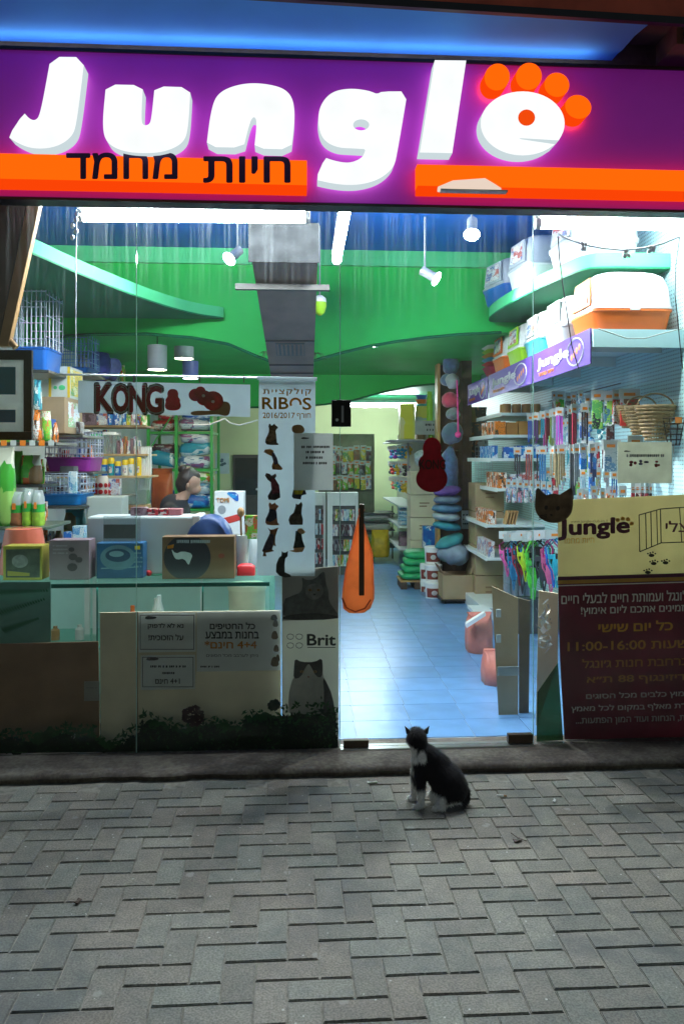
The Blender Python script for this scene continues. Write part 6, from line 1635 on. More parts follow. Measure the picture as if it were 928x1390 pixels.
# toys on the gondola end, right of the aisle
gn = thing('gondola_shelf', P(550, 760, D(8.4)), 'white gondola shelf with toys at the far right of the aisle', 'shelf')
gx0, gx1 = P(541, 0, D(8.4)).x, P(566, 0, D(8.4)).x
MB().box(gx1, gx1 + .03, D(7.75), D(10.4), FLOOR, 2.0).build('back_panel', mat('cream_panel', (.5, .5, .4), .6), gn)
for y in (596, 686, 714, 744):
    z = P(545, y, D(8.1)).z; MB().box(gx0 - .05, gx1 - .001, D(8.05), D(9.9), z - .025, z).build('shelf', shelf_m, gn, bevel=.003)
for i in range(34):
    y_ = D(8.2 + .045 * i); r_ = i % 3
    p = Vector((gx1 - .16 - .04 * (i % 2), y_, P(0, 604 + r_ * 24, D(8.4)).z))
    cn, c = rn.choice([('red', (.6, .05, .05)), ('yellow', (.7, .45, .03)), ('purple', (.3, .03, .4)), ('blue', (.03, .3, .55)), ('black', (.05, .05, .05)), ('orange', (.75, .2, .1)), ('green', (.1, .5, .15)), ('white', (.7, .7, .65))])
    hang_pack(p.x, p.y, p.z, .2, .11, mat('toy_%d' % int(c[0] * 100 + c[1] * 31 + c[2] * 57), c, .5, var=.3, scale=40), f'{cn} chew toy hanging in the {["top", "middle", "bottom"][r_]} row of the far gondola shelf', 'toy', 'hanging chew toys', 'toy')
for k in range(5):
    z = P(545, 713, D(8.1)).z + .001 + k * .05
    o = MB().loft([rr(0, 0, .16, .26, .03, 0), rr(0, 0, .18, .28, .03, .02), rr(0, 0, .16, .26, .03, .045)]).build('mat_pack', PR['cyan'], smooth=50); o.location = (gx0 + .06, D(8.25), z); tag(o, 'pale blue folded pack in the pile on the far gondola shelf', 'pack', 'pale blue packs')
sack('pink_pack', 541, 722, 556, 745, 8.3, .12, PR['mauve'], 'pinkish pack low on the far gondola shelf', 'pack', seed=9)
# goods on top of the gondola and the grey sign
gt = thing('top_shelf', P(560, 597, D(7.6)), 'grey slanting shelf board holding yellow cartons', 'shelf')
MB().box(P(528, 0, D(7.7)).x, P(602, 0, D(7.7)).x, D(7.66), D(8.1), P(0, 596, D(7.7)).z - .02, P(0, 596, D(7.7)).z).build('board', grey, gt, bevel=.003)
MB().tube([(P(600, 0, D(7.7)).x, D(7.9), P(0, 597, D(7.7)).z - .02), (P(600, 0, D(7.7)).x, D(7.9), FLOOR)], .015, 8).build('post', grey, gt)
MB().tube([(P(560, 0, D(7.7)).x, D(8.08), P(0, 597, D(7.7)).z - .02), (P(560, 0, D(7.7)).x, D(8.08), FLOOR)], .015, 8).build('post', grey, gt)
pbox('yellow_carton', 543, 548, 563, 595.6, 7.72, .22, printed('ycart', [(.72, .66, .04), (.66, .62, .10), (.75, .7, .3), (.5, .5, .05)], (2, 2, 2), lines=False), 'tall yellow carton on the far shelf', 'carton', 'yellow cartons')
pbox('yellow_carton', 564, 551, 586, 572, 7.85, .22, printed('ycart2', [(.62, .60, .12), (.7, .66, .2), (.3, .4, .35), (.66, .62, .1)], (2, 2, 3)), 'small yellow green carton beside the tall yellow one', 'carton', 'yellow cartons')
pbox('carton_riser', 566, 572.6, 586, 595.6, 7.86, .2, cardb, 'brown carton under the small yellow one', 'carton')
cx = P(572, 0, D(7.95)).x; z = P(0, 551, D(7.85)).z + .001
for k, (m_, nm) in enumerate(((MATS['turquoise'], 'turquoise'), (orange, 'orange'), (blue, 'blue'))):
    o = MB().lathe((0, 0, 0), [(.055, 0), (.075, .045), (.085, .05), (.083, .056), (.06, .056)], 20).build('bowl', m_, smooth=40); o.location = (cx, D(7.96), z + k * .058)
    tag(o, f'{nm} plastic bowl stacked on the yellow green carton', 'bowl', 'stacked bowls')
for k, (x, m_, nm) in enumerate(((584, lime, 'lime green'), (592, mat('mint', (.4, .65, .45), .5), 'mint green'))):
    a, b = P(x - 4, 595.6, D(7.78)), P(x + 4, 531 + k * 4, D(7.78)); r_ = (b.x - a.x) / 2
    o = MB().lathe((0, 0, 0), [(r_, 0), (r_, (b.z - a.z) * .8), (r_ * .8, (b.z - a.z) * .86), (r_ * .85, b.z - a.z)], 18).build('tall_tub', m_, smooth=40); o.location = ((a.x + b.x) / 2, D(7.8) + r_, a.z); tag(o, f'{nm} tall tub on the far shelf', 'tub', 'tall tubs')
n7 = notice('shelf_sign', 563, 571, 601, 590, D(7.6), mat('sign_grey', (.36, .37, .35), .6), 'grey sign card hung from the far shelf', 'sign', [])
scribble(n7, 577, 590, 575, 3, D(7.597), rn); scribble(n7, 579, 588, 582, 3, D(7.597), rn)
# bags at the end of the aisle
sack('yellow_bag', 504, 720, 529, 757, 8.9, .22, mat('yellow_bag', (.75, .48, .02), .45, var=.2, scale=12), 'bright yellow bag with green foot at the end of the aisle', 'bag', seed=12)
sack('lime_bag', 484, 724, 510, 745, 9.2, .22, printed('limeb', [(.35, .62, .05), (.4, .65, .1), (.6, .7, .5), (.3, .5, .05)], (3, 3, 3), lines=False), 'lime green bag behind the yellow bag', 'bag', seed=13)
for k, (y, nm) in enumerate(((709, 'upper'), (722, 'lower'))):
    a, b = P(487, y, D(9.15)), P(532, y, D(9.15))
    mb = MB().loft([rr(0, 0, b.x - a.x - .05, .3, .08, 0, 5), rr(0, 0, b.x - a.x, .34, .1, .04, 5), rr(0, 0, b.x - a.x, .34, .1, .09, 5), rr(0, 0, b.x - a.x - .08, .28, .1, .13, 5)])
    for v in mb.v: v.xyz += Vector((noise.noise(v * 7), noise.noise(v * 7 + Vector((3, 3, k))), .5 * noise.noise(v * 8))) * .02
    o = mb.build('white_sack', printed('wsack', [(.5, .55, .5), (.62, .66, .62), (.3, .45, .35), (.6, .62, .6)], (3, 3, 2)), smooth=70); o.location = ((a.x + b.x) / 2, a.y + .2, a.z); tag(o, f'{nm} pale printed sack on the low far shelf', 'sack', 'pale sacks')
tb_ = thing('low_shelf', P(508, 757, D(9.1)), 'low dark shelf stacked with pale sacks at the aisle end', 'shelf')
for y in (699, 709.5, 722.5, 746): MB().box(P(483, 0, D(9.1)).x, P(536, 0, D(9.1)).x, D(9.12), D(9.6), P(0, y, D(9.1)).z - .02, P(0, y, D(9.1)).z - .001).build('board', grey_d, tb_)
for x in (484, 535): MB().box(P(x, 0, D(9.1)).x - .01, P(x, 0, D(9.1)).x + .01, D(9.3), D(9.32), FLOOR, P(0, 690, D(9.1)).z).build('post', grey_d, tb_)
# far wall: door with window, poster, string
fd = thing('rear_door', P(333, 800, BY), 'dark rear door with glass in the far green wall', 'door')
a, b = P(316, 0, BY - .03), P(352, 0, BY - .03); z1 = P(0, 617, BY).z
MB().box(a.x, b.x, BY - .04, BY - .001, FLOOR, z1).build('leaf', mat('door_dark', (.05, .045, .04), .4, var=.15), fd, bevel=.004)
MB().box(a.x + .04, b.x - .04, BY - .046, BY - .0405, FLOOR + .9, z1 - .06).build('glass', mat('dark_glass', (.03, .035, .035), .1), fd)
MB().tube([(b.x - .04, BY - .08, FLOOR + 1.0), (b.x - .04, BY - .0465, FLOOR + 1.0)], .02, 10).build('knob', steel, fd)
n8 = notice('paper_notice', 292, 615, 311, 643, BY - .008, mat('poster_pale', (.45, .55, .55), .6), 'small pale tree poster on the far green wall', 'poster', [])
for k in range(7): flat(ell(301.5 + rn.uniform(-5, 5), 628 + rn.uniform(-5, 4), 2.2, 1.8, 8), BY - .0095 - k * .0006, mat('poster_dots', (.06, .12, .14), .6), n8)
cord('white_string', [P(x, y, D(7.2)) for x, y in ((262, 577), (285, 576), (298, 571), (305, 568), (312, 574), (325, 577), (350, 570))], .010, white, 'white knotted string strung in front of the far green wall')

# ================================================================== left: counter, glass case and what stands on it
CT = P(200, 787.5, .30).z
cw_ = thing('glass_counter', (-1.2, .5, FLOOR), 'greenish glass display counter along the left window', 'counter')
gx1_ = P(366, 800, .20).x
cg = clear_mat('counter_glass', (.80, .95, .90), .06, .05, (.45, .75, .68))
MB().box(LX + .01, gx1_, .17, .80, CT - .010, CT).build('glass_top', cg, cw_)
MB().box(LX + .01, gx1_, .167, .1695, CT - .020, CT + .002).build('top_edge', mat('green_edge', (.02, .16, .13), .25), cw_)
backp = mat('case_back', (.60, .86, .83), .5, var=.05)
MB().box(LX + .01, gx1_, .78, .80, FLOOR, CT - .011).build('back_panel', backp, cw_)
MB().box(LX + .01, gx1_, .20, .779, FLOOR, FLOOR + .10).build('plinth', grey_d, cw_)
MB().box(LX + .01, gx1_ - .003, .22, .77, .55, .558).build('glass_shelf', cg, cw_)
MB().box(gx1_ - .002, gx1_ + .004, .18, .778, FLOOR + .101, CT - .011).build('glass_end', cg, cw_)
for x in (132, 275):
    q = P(x, 800, .185).x; MB().box(q - .004, q + .004, .18, .188, FLOOR + .101, CT - .011).build('glass_joint', MATS['green_edge'], cw_)
MB().box(LX + .05, gx1_ - .02, .171, .183, CT - .018, CT - .0115).build('case_light', glow('case_light', (.85, 1.0, .97), 14.0), cw_)  # unseen strip, added so that the counter looks lit inside
for x, w in ((118, .03), (128, .02), (273, .012)):
    q = P(x, 800, .6).x; MB().box(q - w / 2, q + w / 2, .60, .62, FLOOR + .101, CT - .012).build('upright', white, cw_)
for k, (x, y0, y1) in enumerate(((75, 850, 870), (108, 848, 872), (216, 808, 828), (212, 812, 829), (180, 822, 832))):
    a, b = P(x - 6, y1, .45), P(x + 6, y0, .45); r_ = (b.x - a.x) / 2; h_ = max(b.z - .5585, .06)
    o = MB().lathe((0, 0, 0), [(r_, 0), (r_, h_ * .7), (r_ * .5, h_ * .85), (r_ * .5, h_)], 14).build('small_jar', [wood, offwhite, white, offwhite, orange][k], smooth=40); o.location = ((a.x + b.x) / 2, .45, .5585)
    tag(o, ['tan', 'stone coloured', 'white', 'pale', 'orange'][k] + ' little jar inside the glass counter', 'jar', 'jars in the glass counter')
dm = thing('cream_drum', P(334, 831, .42), 'cream drum with dark pictures at the right end of the glass counter', 'drum')
a, b = P(306, 850, .40), P(360, 792, .40); r_ = (b.x - a.x) / 2
MB().lathe(((a.x + b.x) / 2, .40 + r_, .56), [(r_ * .92, 0), (r_ * .95, b.z - .56 - .05)], 22).build('body', mat('cream', (.55, .54, .40), .5, var=.1), dm, smooth=40)
MB().lathe(((a.x + b.x) / 2, .40 + r_, b.z - .049), [(r_, 0), (r_, .03), (r_ * .9, .036)], 22).build('lid', mat('cream_lid', (.6, .6, .45), .4), dm, smooth=40)
# fern picture
fp_ = thing('fern_picture', P(34, 872, .15), 'green fern leaf print behind the lower left pane', 'print')
a, b = P(-60, 875, .15), P(69, 789.5, .15)
MB().box(a.x, b.x, .15, .154, a.z, b.z).build('sheet', thin_mat('fern_sheet', (.22, .42, .36), .3), fp_)
fern = mat('fern_ink', (.03, .16, .08), .6, var=.3); mb = MB()
for (x0, y0, x1, y1) in ((-5, 798, 62, 800), (-5, 826, 58, 812), (0, 850, 50, 838)):
    for k in range(18):
        s = k / 17; x, y = x0 + (x1 - x0) * s, y0 + (y1 - y0) * s
        L = 20 * (1 - s * .7)
        for sg in (-1, 1):
            ex, ey = x + L * .5, y + sg * L * .6
            if ey < 791: ey = 791
            c = [P(u, v, .1485) for u, v in ((x, y - .6), ((x + ex) / 2 + 1, (y + ey) / 2 - 1), (ex, ey), ((x + ex) / 2 - 1, (y + ey) / 2 + 1))]
            mb.add(c, [(0, 1, 2, 3)])
mb.build('leaf_print', fern, fp_)
# boxes on the counter
zc = CT + .001
def cbox(name, x0, x1, y0, d, depth, m, label, cat='box'):
    a, b = P(x0, 788, D(d)), P(x1, y0, D(d))
    t = thing(name, ((a.x + b.x) / 2, a.y, zc), label, cat, 'boxes on the glass counter')
    MB().box(a.x, b.x, a.y, a.y + depth, zc, b.z).build('body', m, t, bevel=.003)
    return t, a, b
t, a, b = cbox('product_box', 4, 57, 741, 3.47, .13, mat('box_yellow', (.40, .34, .04), .5, var=.2), 'yellow edged box at the left end of the counter')
flat([(8, 746), (54, 745), (54, 784), (8, 784)], a.y - .002, PR['dark'] if False else mat('box_photo', (.06, .07, .05), .5, var=.5, scale=18), t); flat(ell(27, 762, 11, 9), a.y - .0045, mat('photo_grey', (.2, .2, .19), .5, var=.4, scale=30), t)
flat([(10, 775), (40, 778), (40, 782), (10, 782)], a.y - .004, mat('photo_yel', (.35, .28, .03), .5), t)
t, a, b = cbox('product_box', 67, 121, 733, 3.47, .14, mat('box_mauve', (.24, .17, .19), .5, var=.1), 'mauve box with small dark animal pictures on the counter')
for x, y, q in ((97, 746, 4), (99, 756, 6), (98, 770, 7), (107, 760, 5)): flat(ell(x, y, q, q * .8, 12), a.y - .002 - q * .0004, mat('box_pet', (.06, .04, .045), .5, var=.3), t)
for k in range(3): scribble(t, 72, 90, 740 + 5 * k, 2, a.y - .002, rn, mat('box_pale', (.36, .3, .32), .5))
t, a, b = cbox('product_box', 131, 194, 737, 3.50, .12, mat('box_blue', (.02, .11, .24), .45, var=.2), 'blue box with round bed picture on the counter')
flat(ell(160, 757, 24, 17, 28), a.y - .002, mat('bed_ring', (.12, .24, .30), .5, var=.2), t); flat(ell(160, 754, 17, 9, 24), a.y - .004, mat('bed_in', (.02, .06, .12), .5), t); flat(ell(158, 752, 10, 4, 20), a.y - .006, mat('bed_fill', (.2, .34, .4), .5), t)
flat([(183, 741), (190, 741), (190, 746), (183, 746)], a.y - .002, yellow, t)
for k in range(4): scribble(t, 182, 192, 750 + 6 * k, 2, a.y - .002, rn, MATS['bed_fill'])
flat([(137, 771), (188, 769), (188, 770.5), (137, 772.5)], a.y - .002, MATS['bed_fill'], t)
t, a, b = cbox('product_box', 220, 318, 728, 3.46, .12, mat('box_brown2', (.16, .085, .035), .5, var=.15), 'brown and black box with a white figure in a dark oval')
flat([(v[0], min(max(v[1], 730), 785)) for v in ell(254, 757, 32, 31, 36)], a.y - .002, mat('oval_dark', (.012, .012, .018), .4), t)
flat(smoothpoly([(232, 744), (238, 752), (248, 748), (262, 752), (258, 762), (256, 768), (250, 758), (240, 760), (236, 756)], 1), a.y - .004, mat('fig_white', (.45, .48, .48), .5, var=.2), t)
flat([(227, 741), (236, 739), (235, 744), (227, 745)], a.y - .004, ink_o, t)
scribble(t, 240, 284, 733, 4.5, a.y - .004, rn, grey)
flat(smoothpoly([(296, 752), (304, 751), (305, 757), (297, 758)], 1), a.y - .002, mat('dull_red', (.22, .04, .02), .5), t)
# coral bowl upside down
a, b = P(-6, 755, .62), P(64, 717, .62); r_ = (b.x - a.x) / 2
o = MB().lathe((0, 0, 0), [(r_, 0), (r_ * .98, .01), (r_ * .70, b.z - zc - .004), (r_ * .64, b.z - zc)], 28).build('coral_bowl', mat('coral', (.70, .17, .10), .25, var=.06, coat=.5), smooth=40); o.location = ((a.x + b.x) / 2, .66, zc); tag(o, 'upturned coral plastic bowl at the left end of the counter', 'bowl')
# acrylic holder and white case
a, b = P(137, 735, .34), P(188, 701, .34)
t = thing('card_holder', ((a.x + b.x) / 2, .36, a.z), 'clear acrylic holder with dark card above the blue box', 'holder')
MB().box(a.x, b.x, .395, .40, zc, b.z).build('acrylic', clear_mat('acrylic', (.92, .95, .95), .12, .10), t)
MB().box(a.x, b.x, .395, .47, zc - .0005, zc + .004).build('foot', MATS['acrylic'], t)
flat([(140.5, 712), (184, 712), (184, 731), (140.5, 731)], .392, grey_d, t, 'card')
wc = thing('white_machine', P(193, 786, .62), 'large white equipment case standing on the counter', 'machine')
a, b = P(117, 787, .52), P(271, 701, .52)
MB().box(a.x, b.x, .53, .77, zc, b.z).build('case', mat('case_white', (.60, .67, .68), .4, var=.03), wc, bevel=.012)
MB().box(b.x - .045, b.x + .003, .526, .775, zc + .0005, b.z + .006).build('side_panel', white, wc, bevel=.008)
MB().tube([P(199, 780, .5), P(210, 781, .5), P(220, 780, .5)], .004, 6).build('cable', green_d, wc)
MB().ball(P(202, 778, .49), .018, n=12, m=8).build('knob', red, wc, smooth=80)
for k, (x0, x1, m_, nm) in enumerate(((177, 198, PR['mauve'], 'mauve'), (199, 214, PR['red'], 'orange spotted'), (215, 228, PR['red'], 'rust'), (229, 246, mat('rose', (.4, .12, .14), .5), 'rose'))):
    a, b2 = P(x0, 700, .6), P(x1, 689 + (2 if k else 0), .6)
    o = MB().box(a.x, b2.x, .60, .68, b.z + .001, b.z + .001 + (b2.z - a.z)).build('small_box', m_, bevel=.003); tag(o, f'{nm} small box lying on the white equipment case', 'box', 'boxes on the white case')
# blue carrier dome right of the case
a, b = P(262, 787, .70), P(319, 698, .70); cx, r_ = (a.x + b.x) / 2 - .02, (b.x - a.x) / 2 + .02
t = thing('pet_carrier', (cx, .7, zc), 'dark blue domed carrier beside the white equipment case', 'carrier')
MB().loft([[Vector((cx + r_ * math.cos(R(q)) * k, .62 + y_, zc + (b.z - zc) * (max(math.sin(R(q)), 0)) ** .6 * k)) for q in range(0, 181, 12)] for y_, k in ((-.10, .94), (-.08, 1), (.14, 1), (.15, .95))]).build('shell', mat('carrier_blue', (.015, .05, .17), .45, var=.25), t, smooth=50)
# white printed box with orange lettering
t = thing('product_box', P(312, 720, D(4.5)), 'white box with orange lettering and blue swoosh near the counter end', 'box')
a, b = P(291, 726, D(4.5)), P(331, 667, D(4.5))
MB().box(a.x, b.x, a.y, a.y + .15, a.z, b.z).build('body', white, t, bevel=.003)
txt('TOMi', 294, 676, 311, 682, a.y - .001, ink_o, t, off=.03)
flat(smoothpoly([(305, 668), (323, 668), (324, 682), (317, 678)], 1), a.y - .002, PR['blue'], t); flat(ell(301, 692, 5.5, 6), a.y - .002, grey, t); flat([(304, 703), (326, 697), (326, 706), (306, 712)], a.y - .002, mat('box_red', (.55, .04, .03), .5), t)
st_ = tag(MB().box(a.x - .05, b.x + .12, a.y - .02, a.y + .3, FLOOR, a.z - .001).build('side_table', wood_d, bevel=.004), 'dark cabinet under the white box near the far end of the counter', 'cabinet')
cu = thing('brush_cup', P(330, 787, .60), 'white ribbed cup holding sticks and treats on the counter', 'cup')
a, b = P(320, 787, .60), P(338, 727, .60); r_ = (b.x - a.x) / 2; cx = (a.x + b.x) / 2
MB().lathe((cx, .62, zc), [(r_ * (.8 + .02 * (k % 2) + .012 * k), (b.z - zc) * k / 16) for k in range(17)], 20).build('cup', offwhite, cu, smooth=60)
MB().tube([(cx - .005, .62, zc + .05), (cx - .01, .60, b.z + .13)], .007, 6).build('stick', wood, cu); MB().ball((cx - .01, .60, b.z + .14), .022, .02, .03, 10, 7).build('stick_head', wood, cu, smooth=80)
MB().tube([(cx + .02, .63, zc + .05), (cx + .035, .60, b.z + .10)], .006, 6).build('stick', red, cu)
MB().loft([rr(cx + .055, .62, .07, .05, .01, b.z - .02), rr(cx + .06, .62, .10, .05, .01, b.z + .12)]).build('treat_bag', PR['green'], cu, smooth=50)
sack('white_bag', 336, 722, 356, 786, 3.95, .12, thin_mat('white_bag', (.72, .76, .76), .4), 'crumpled white plastic bag on the counter behind the tall banner', 'bag', seed=15)
a, b = P(321, 787, .45), P(346, 769, .45); tag(MB().loft([rr((a.x + b.x) / 2, .47, b.x - a.x, .09, .02, zc), rr((a.x + b.x) / 2, .47, (b.x - a.x) * .95, .08, .02, zc + .05), rr((a.x + b.x) / 2, .47, (b.x - a.x) * .6, .05, .02, zc + .065)]).build('red_pouch', red, smooth=50), 'small red pouch at the right end of the counter', 'pouch')

# ================================================================== left wall shelves
def wire_cage(x0, y0, x1, y1, d, depth, tray_m, wire_m, label, tray_frac=.2, arch=False, nw=9, nd=5, r=.0034, rz=0):
    a, b = P(x0, y1, D(d)), P(x1, y0, D(d)); w, H_ = b.x - a.x, b.z - a.z
    t = thing('pet_cage', ((a.x + b.x) / 2, a.y + depth / 2, a.z), label, 'cage', 'wire pet cages', R(rz))
    th_ = H_ * tray_frac
    MB().loft([rr(0, 0, w * .88, depth * .88, .03, 0), rr(0, 0, w * .97, depth * .97, .03, th_ * .9), rr(0, 0, w * 1.02, depth * 1.02, .03, th_ * .92), rr(0, 0, w * 1.02, depth * 1.02, .03, th_)]).build('tray', tray_m, t, smooth=40, local=True)
    zt = lambda x: H_ - (H_ * .28 * (abs(x) / (w / 2)) ** 2.2 if arch else 0)
    for nm, sgn_ in (('front_wires', -1), ('back_wires', 1)):
        mb = MB()
        for k in range(nw + 1):
            x = -w * .48 + w * .96 * k / nw; mb.tube([(x, sgn_ * depth * .48, th_ + .001), (x, sgn_ * depth * .48, zt(x))], r, 4)
        for k in range(4):
            z = th_ + (zt(w * .48) - th_) * (k + .5) / 4; mb.tube([(-w * .48, sgn_ * depth * .485, z), (w * .48, sgn_ * depth * .485, z)], r, 4)
        mb.build(nm, wire_m, t, local=True)
    for nm, sgn_ in (('side_wires', -1), ('side_wires', 1)):
        mb = MB()
        for k in range(nd + 1):
            y = -depth * .48 + depth * .96 * k / nd; mb.tube([(sgn_ * w * .48, y, th_ + .001), (sgn_ * w * .48, y, zt(w * .48))], r, 4)
        for k in range(3):
            z = th_ + (zt(w * .48) - th_) * (k + .5) / 3; mb.tube([(sgn_ * w * .483, -depth * .48, z), (sgn_ * w * .483, depth * .48, z)], r, 4)
        mb.build(nm, wire_m, t, local=True)
    mb = MB()
    for k in range(nd + 1):
        y = -depth * .48 + depth * .96 * k / nd; mb.tube([(-w * .48 + w * .96 * q / 8, y, zt(-w * .48 + w * .96 * q / 8)) for q in range(9)], r, 4)
    mb.build('top_wires', wire_m, t, local=True)
    return t
wire_w = mat('wire_white', (.62, .68, .80), .4, .2, var=.05); wire_b = mat('wire_blue', (.16, .30, .70), .4, .2, var=.05)
def wall_shelf(y, x0, x1, d, depth, m, label, th_=.02, lip=None):
    a, b = P(x0, y, D(d)), P(x1, y, D(d))
    t = thing('wall_shelf', ((a.x + b.x) / 2, a.y, a.z - th_), label, 'shelf', 'left wall shelves')
    MB().box(max(LX + .002, a.x - .25), b.x, a.y, a.y + depth, a.z - th_, a.z).build('board', m, t, bevel=.003)
    MB().box(LX + .001, LX + .03, a.y + depth * .4, a.y + depth * .45, a.z - .12, a.z - th_ - .0005).build('bracket', steel, t)
    if lip:
        for k in range(lip):
            x = a.x + (b.x - a.x) * (k + .5) / lip; MB().box(x - .018, x + .018, a.y - .004, a.y - .0005, a.z - th_ - .004, a.z + .012).build('price_tag', [card_w, card_o][k % 2], t)
    return t, a.z
dkshelf = mat('dark_shelf', (.05, .055, .05), .35, var=.2)
t_, z_ = wall_shelf(501, -60, 66, 4.3, .55, dkshelf, 'dark upper shelf at the far left under the tall cage')
wire_cage(15, 384, 63, 500.5, 4.32, .40, blue, wire_w, 'tall white wire cage with blue tray, top left', .26, nw=7)
t_, z_ = wall_shelf(505, 50, 124, 5.4, .5, dkshelf, 'dark upper shelf under the arched blue cage')
wire_cage(62, 434, 120, 504.5, 5.42, .40, blue, wire_b, 'arched pale blue wire cage beside the tall cage', .10, True, nw=11)
plush(136, 494, 14, 24, 6.4, mat('violet_bag', (.05, .06, .42), .6, var=.35, scale=10), 'violet blue carrier bag standing behind the arched cage', 'bag', dep=.14, seed=41)
plush(152, 498, 12, 18, 6.8, mat('violet_bag2', (.16, .18, .55), .6, var=.35, scale=10), 'lilac carrier bag right of the violet one', 'bag', dep=.14, seed=42)
wall_shelf(519, 110, 172, 6.3, .9, dkshelf, 'dark upper shelf under the violet carrier bags')
# cartons with print at left
t = thing('printed_carton', P(84, 541, D(4.6)), 'white and yellow printed carton on top of the brown one', 'carton')
a, b = P(66, 540, D(4.6)), P(95, 497, D(4.6)); MB().box(a.x, b.x, a.y, a.y + .34, a.z, b.z).build('body', mat('pc_white', (.55, .62, .60), .5), t, bevel=.003)
for x0, x1 in ((66, 69.5), (91.5, 95)): flat([(x0, 497.5), (x1, 497.5), (x1, 539.5), (x0, 539.5)], a.y - .002, yellow, t)
flat(ell(84, 526, 4.5, 3.5), a.y - .002, green_l, t); flat(ell(75, 526, 2.5, 2.5), a.y - .002, green_l, t)
MB().box(b.x + .0005, b.x + .002, a.y + .02, a.y + .32, a.z + .02, b.z - .02).build('side_print', PR['yellow'], t)
t = thing('printed_carton', P(82, 590, D(4.5)), 'brown carton with a coloured picture on its side, left shelf', 'carton')
a2, b2 = P(55, 588, D(4.5)), P(88, 541, D(4.5)); MB().box(a2.x, b2.x, a2.y, a2.y + .46, a2.z, a.z - .001).build('body', cardb, t, bevel=.004)
MB().box(b2.x + .0005, b2.x + .002, a2.y + .08, a2.y + .38, a2.z + .05, a.z - .03).build('side_print', printed('carton_pic', [(.5, .6, .5), (.55, .65, .75), (.15, .4, .12), (.7, .7, .6), (.5, .2, .2)], (4, 4, 4)), t)
mb = MB()
for k in range(3): mb.box(a2.x + .03 + .01 * k, a2.x + .12, a2.y - .002, a2.y - .0005, a2.z + .04 + .02 * k, a2.z + .047 + .02 * k)
mb.build('print', cardb_d, t)
wall_shelf(590, 52, 112, 4.48, .6, dkshelf, 'dark shelf under the printed cartons')
sack('treat_jar', 44, 515, 53, 556, 4.2, .08, PR['teal'], 'teal topped container on the shelf beside the framed notice', 'container', seed=17)
sack('treat_bag', 43, 556, 53, 598, 4.15, .09, PR['orange'], 'orange treat bag beside the framed notice', 'bag', 'treat bags', seed=18)
sack('treat_bag', 53, 558, 66, 599, 4.2, .09, PR['green'], 'green and white treat bag on the shelf right of the framed notice', 'bag', 'treat bags', seed=19)
wall_shelf(600, -40, 76, 4.1, .5, dkshelf, 'dark shelf with orange price tags below the framed notice', lip=9)
for k, (x0, x1, m_) in enumerate(((0, 16, lime), (17, 38, green_d))):
    a, b = P(x0, 600, D(4.15)), P(x1, 593, D(4.15)); tag(MB().box(a.x, b.x, a.y, a.y + .2, a.z + .001, b.z + .012).build('flat_box', m_, bevel=.003), ('lime' if k == 0 else 'dark green') + ' flat box under the framed notice', 'box')
# bags of hay and bedding at left
wall_shelf(716, -60, 62, 3.95, .55, mat('green_shelf', (.10, .14, .10), .4), 'curved low shelf with bags of bedding at the far left')
wall_shelf(658, 8, 58, 4.35, .4, dkshelf, 'dark middle shelf with green bags at the far left')
sack('hay_bag', -14, 608, 14, 715, 3.98, .16, printed('bag_green', [(.05, .40, .03), (.07, .46, .04), (.30, .55, .12), (.05, .36, .03), (.7, .7, .55)], (2, 2, 4), lines=False), 'big bright green bag at the far left edge', 'bag', 'green bags', seed=21)
sack('hay_bag', 12, 612, 27, 657.5, 4.4, .12, mat('bag_green2', (.03, .30, .02), .4, var=.3, scale=10), 'plain dark green bag on the left middle shelf', 'bag', 'green bags', seed=22)
sack('hay_bag', 25, 618, 52, 657.5, 4.38, .12, printed('haybag', [(.06, .45, .04), (.6, .62, .5), (.25, .14, .06), (.1, .5, .05), (.7, .15, .04)], (3, 3, 4), lines=False), 'green printed bag with animal pictures on the left middle shelf', 'bag', 'green bags', seed=23)
for k, (x0, x1, y0, cl, m2, nm) in enumerate(((-4, 9, 690, 'a', (.75, .55, .03), 'yellow'), (9, 29, 668, 'b', (.38, .13, .05), 'brown'), (28, 41, 664, 'c', (.38, .62, .05), 'lime'), (41, 55, 666, 'd', (.36, .60, .05), 'pale lime'))):
    a, b = P(x0, 715.5, D(4.0)), P(x1, y0, D(4.0)); w = b.x - a.x; h_ = b.z - a.z
    t = thing('bedding_bag', ((a.x + b.x) / 2, a.y + .06, a.z), f'clear bag of {nm} bedding with green band on the low left shelf', 'bag', 'bedding bags')
    MB().loft([rr(0, 0, w * .85, .10, .03, .001), rr(0, 0, w, .12, .03, .02), rr(0, 0, w, .12, .04, h_ * .40)]).build('filling', mat('fill_' + cl, m2, .6, var=.25, scale=30), t, smooth=50, local=True)
    MB().loft([rr(0, 0, w * 1.0, .121, .04, h_ * .401), rr(0, 0, w * .98, .118, .04, h_ * .62)]).build('band', mat('band_green', (.03, .40, .05), .4, var=.1), t, smooth=50, local=True)
    MB().loft([rr(0, 0, w * .98, .118, .04, h_ * .621), rr(0, 0, w * .95, .11, .04, h_ * .80), rr(0, 0, w * .8, .06, .02, h_ * .93), rr(0, 0, w * .85, .02, .009, h_)]).build('clear_top', clear_mat('bag_film', (.85, .9, .88), .15, .45, (.7, .78, .75)), t, smooth=50, local=True)
    MB().box(-w * .12, w * .12, -.066, -.061, h_ * .5, h_ * .68).build('price_sticker', card_o, t, local=True)
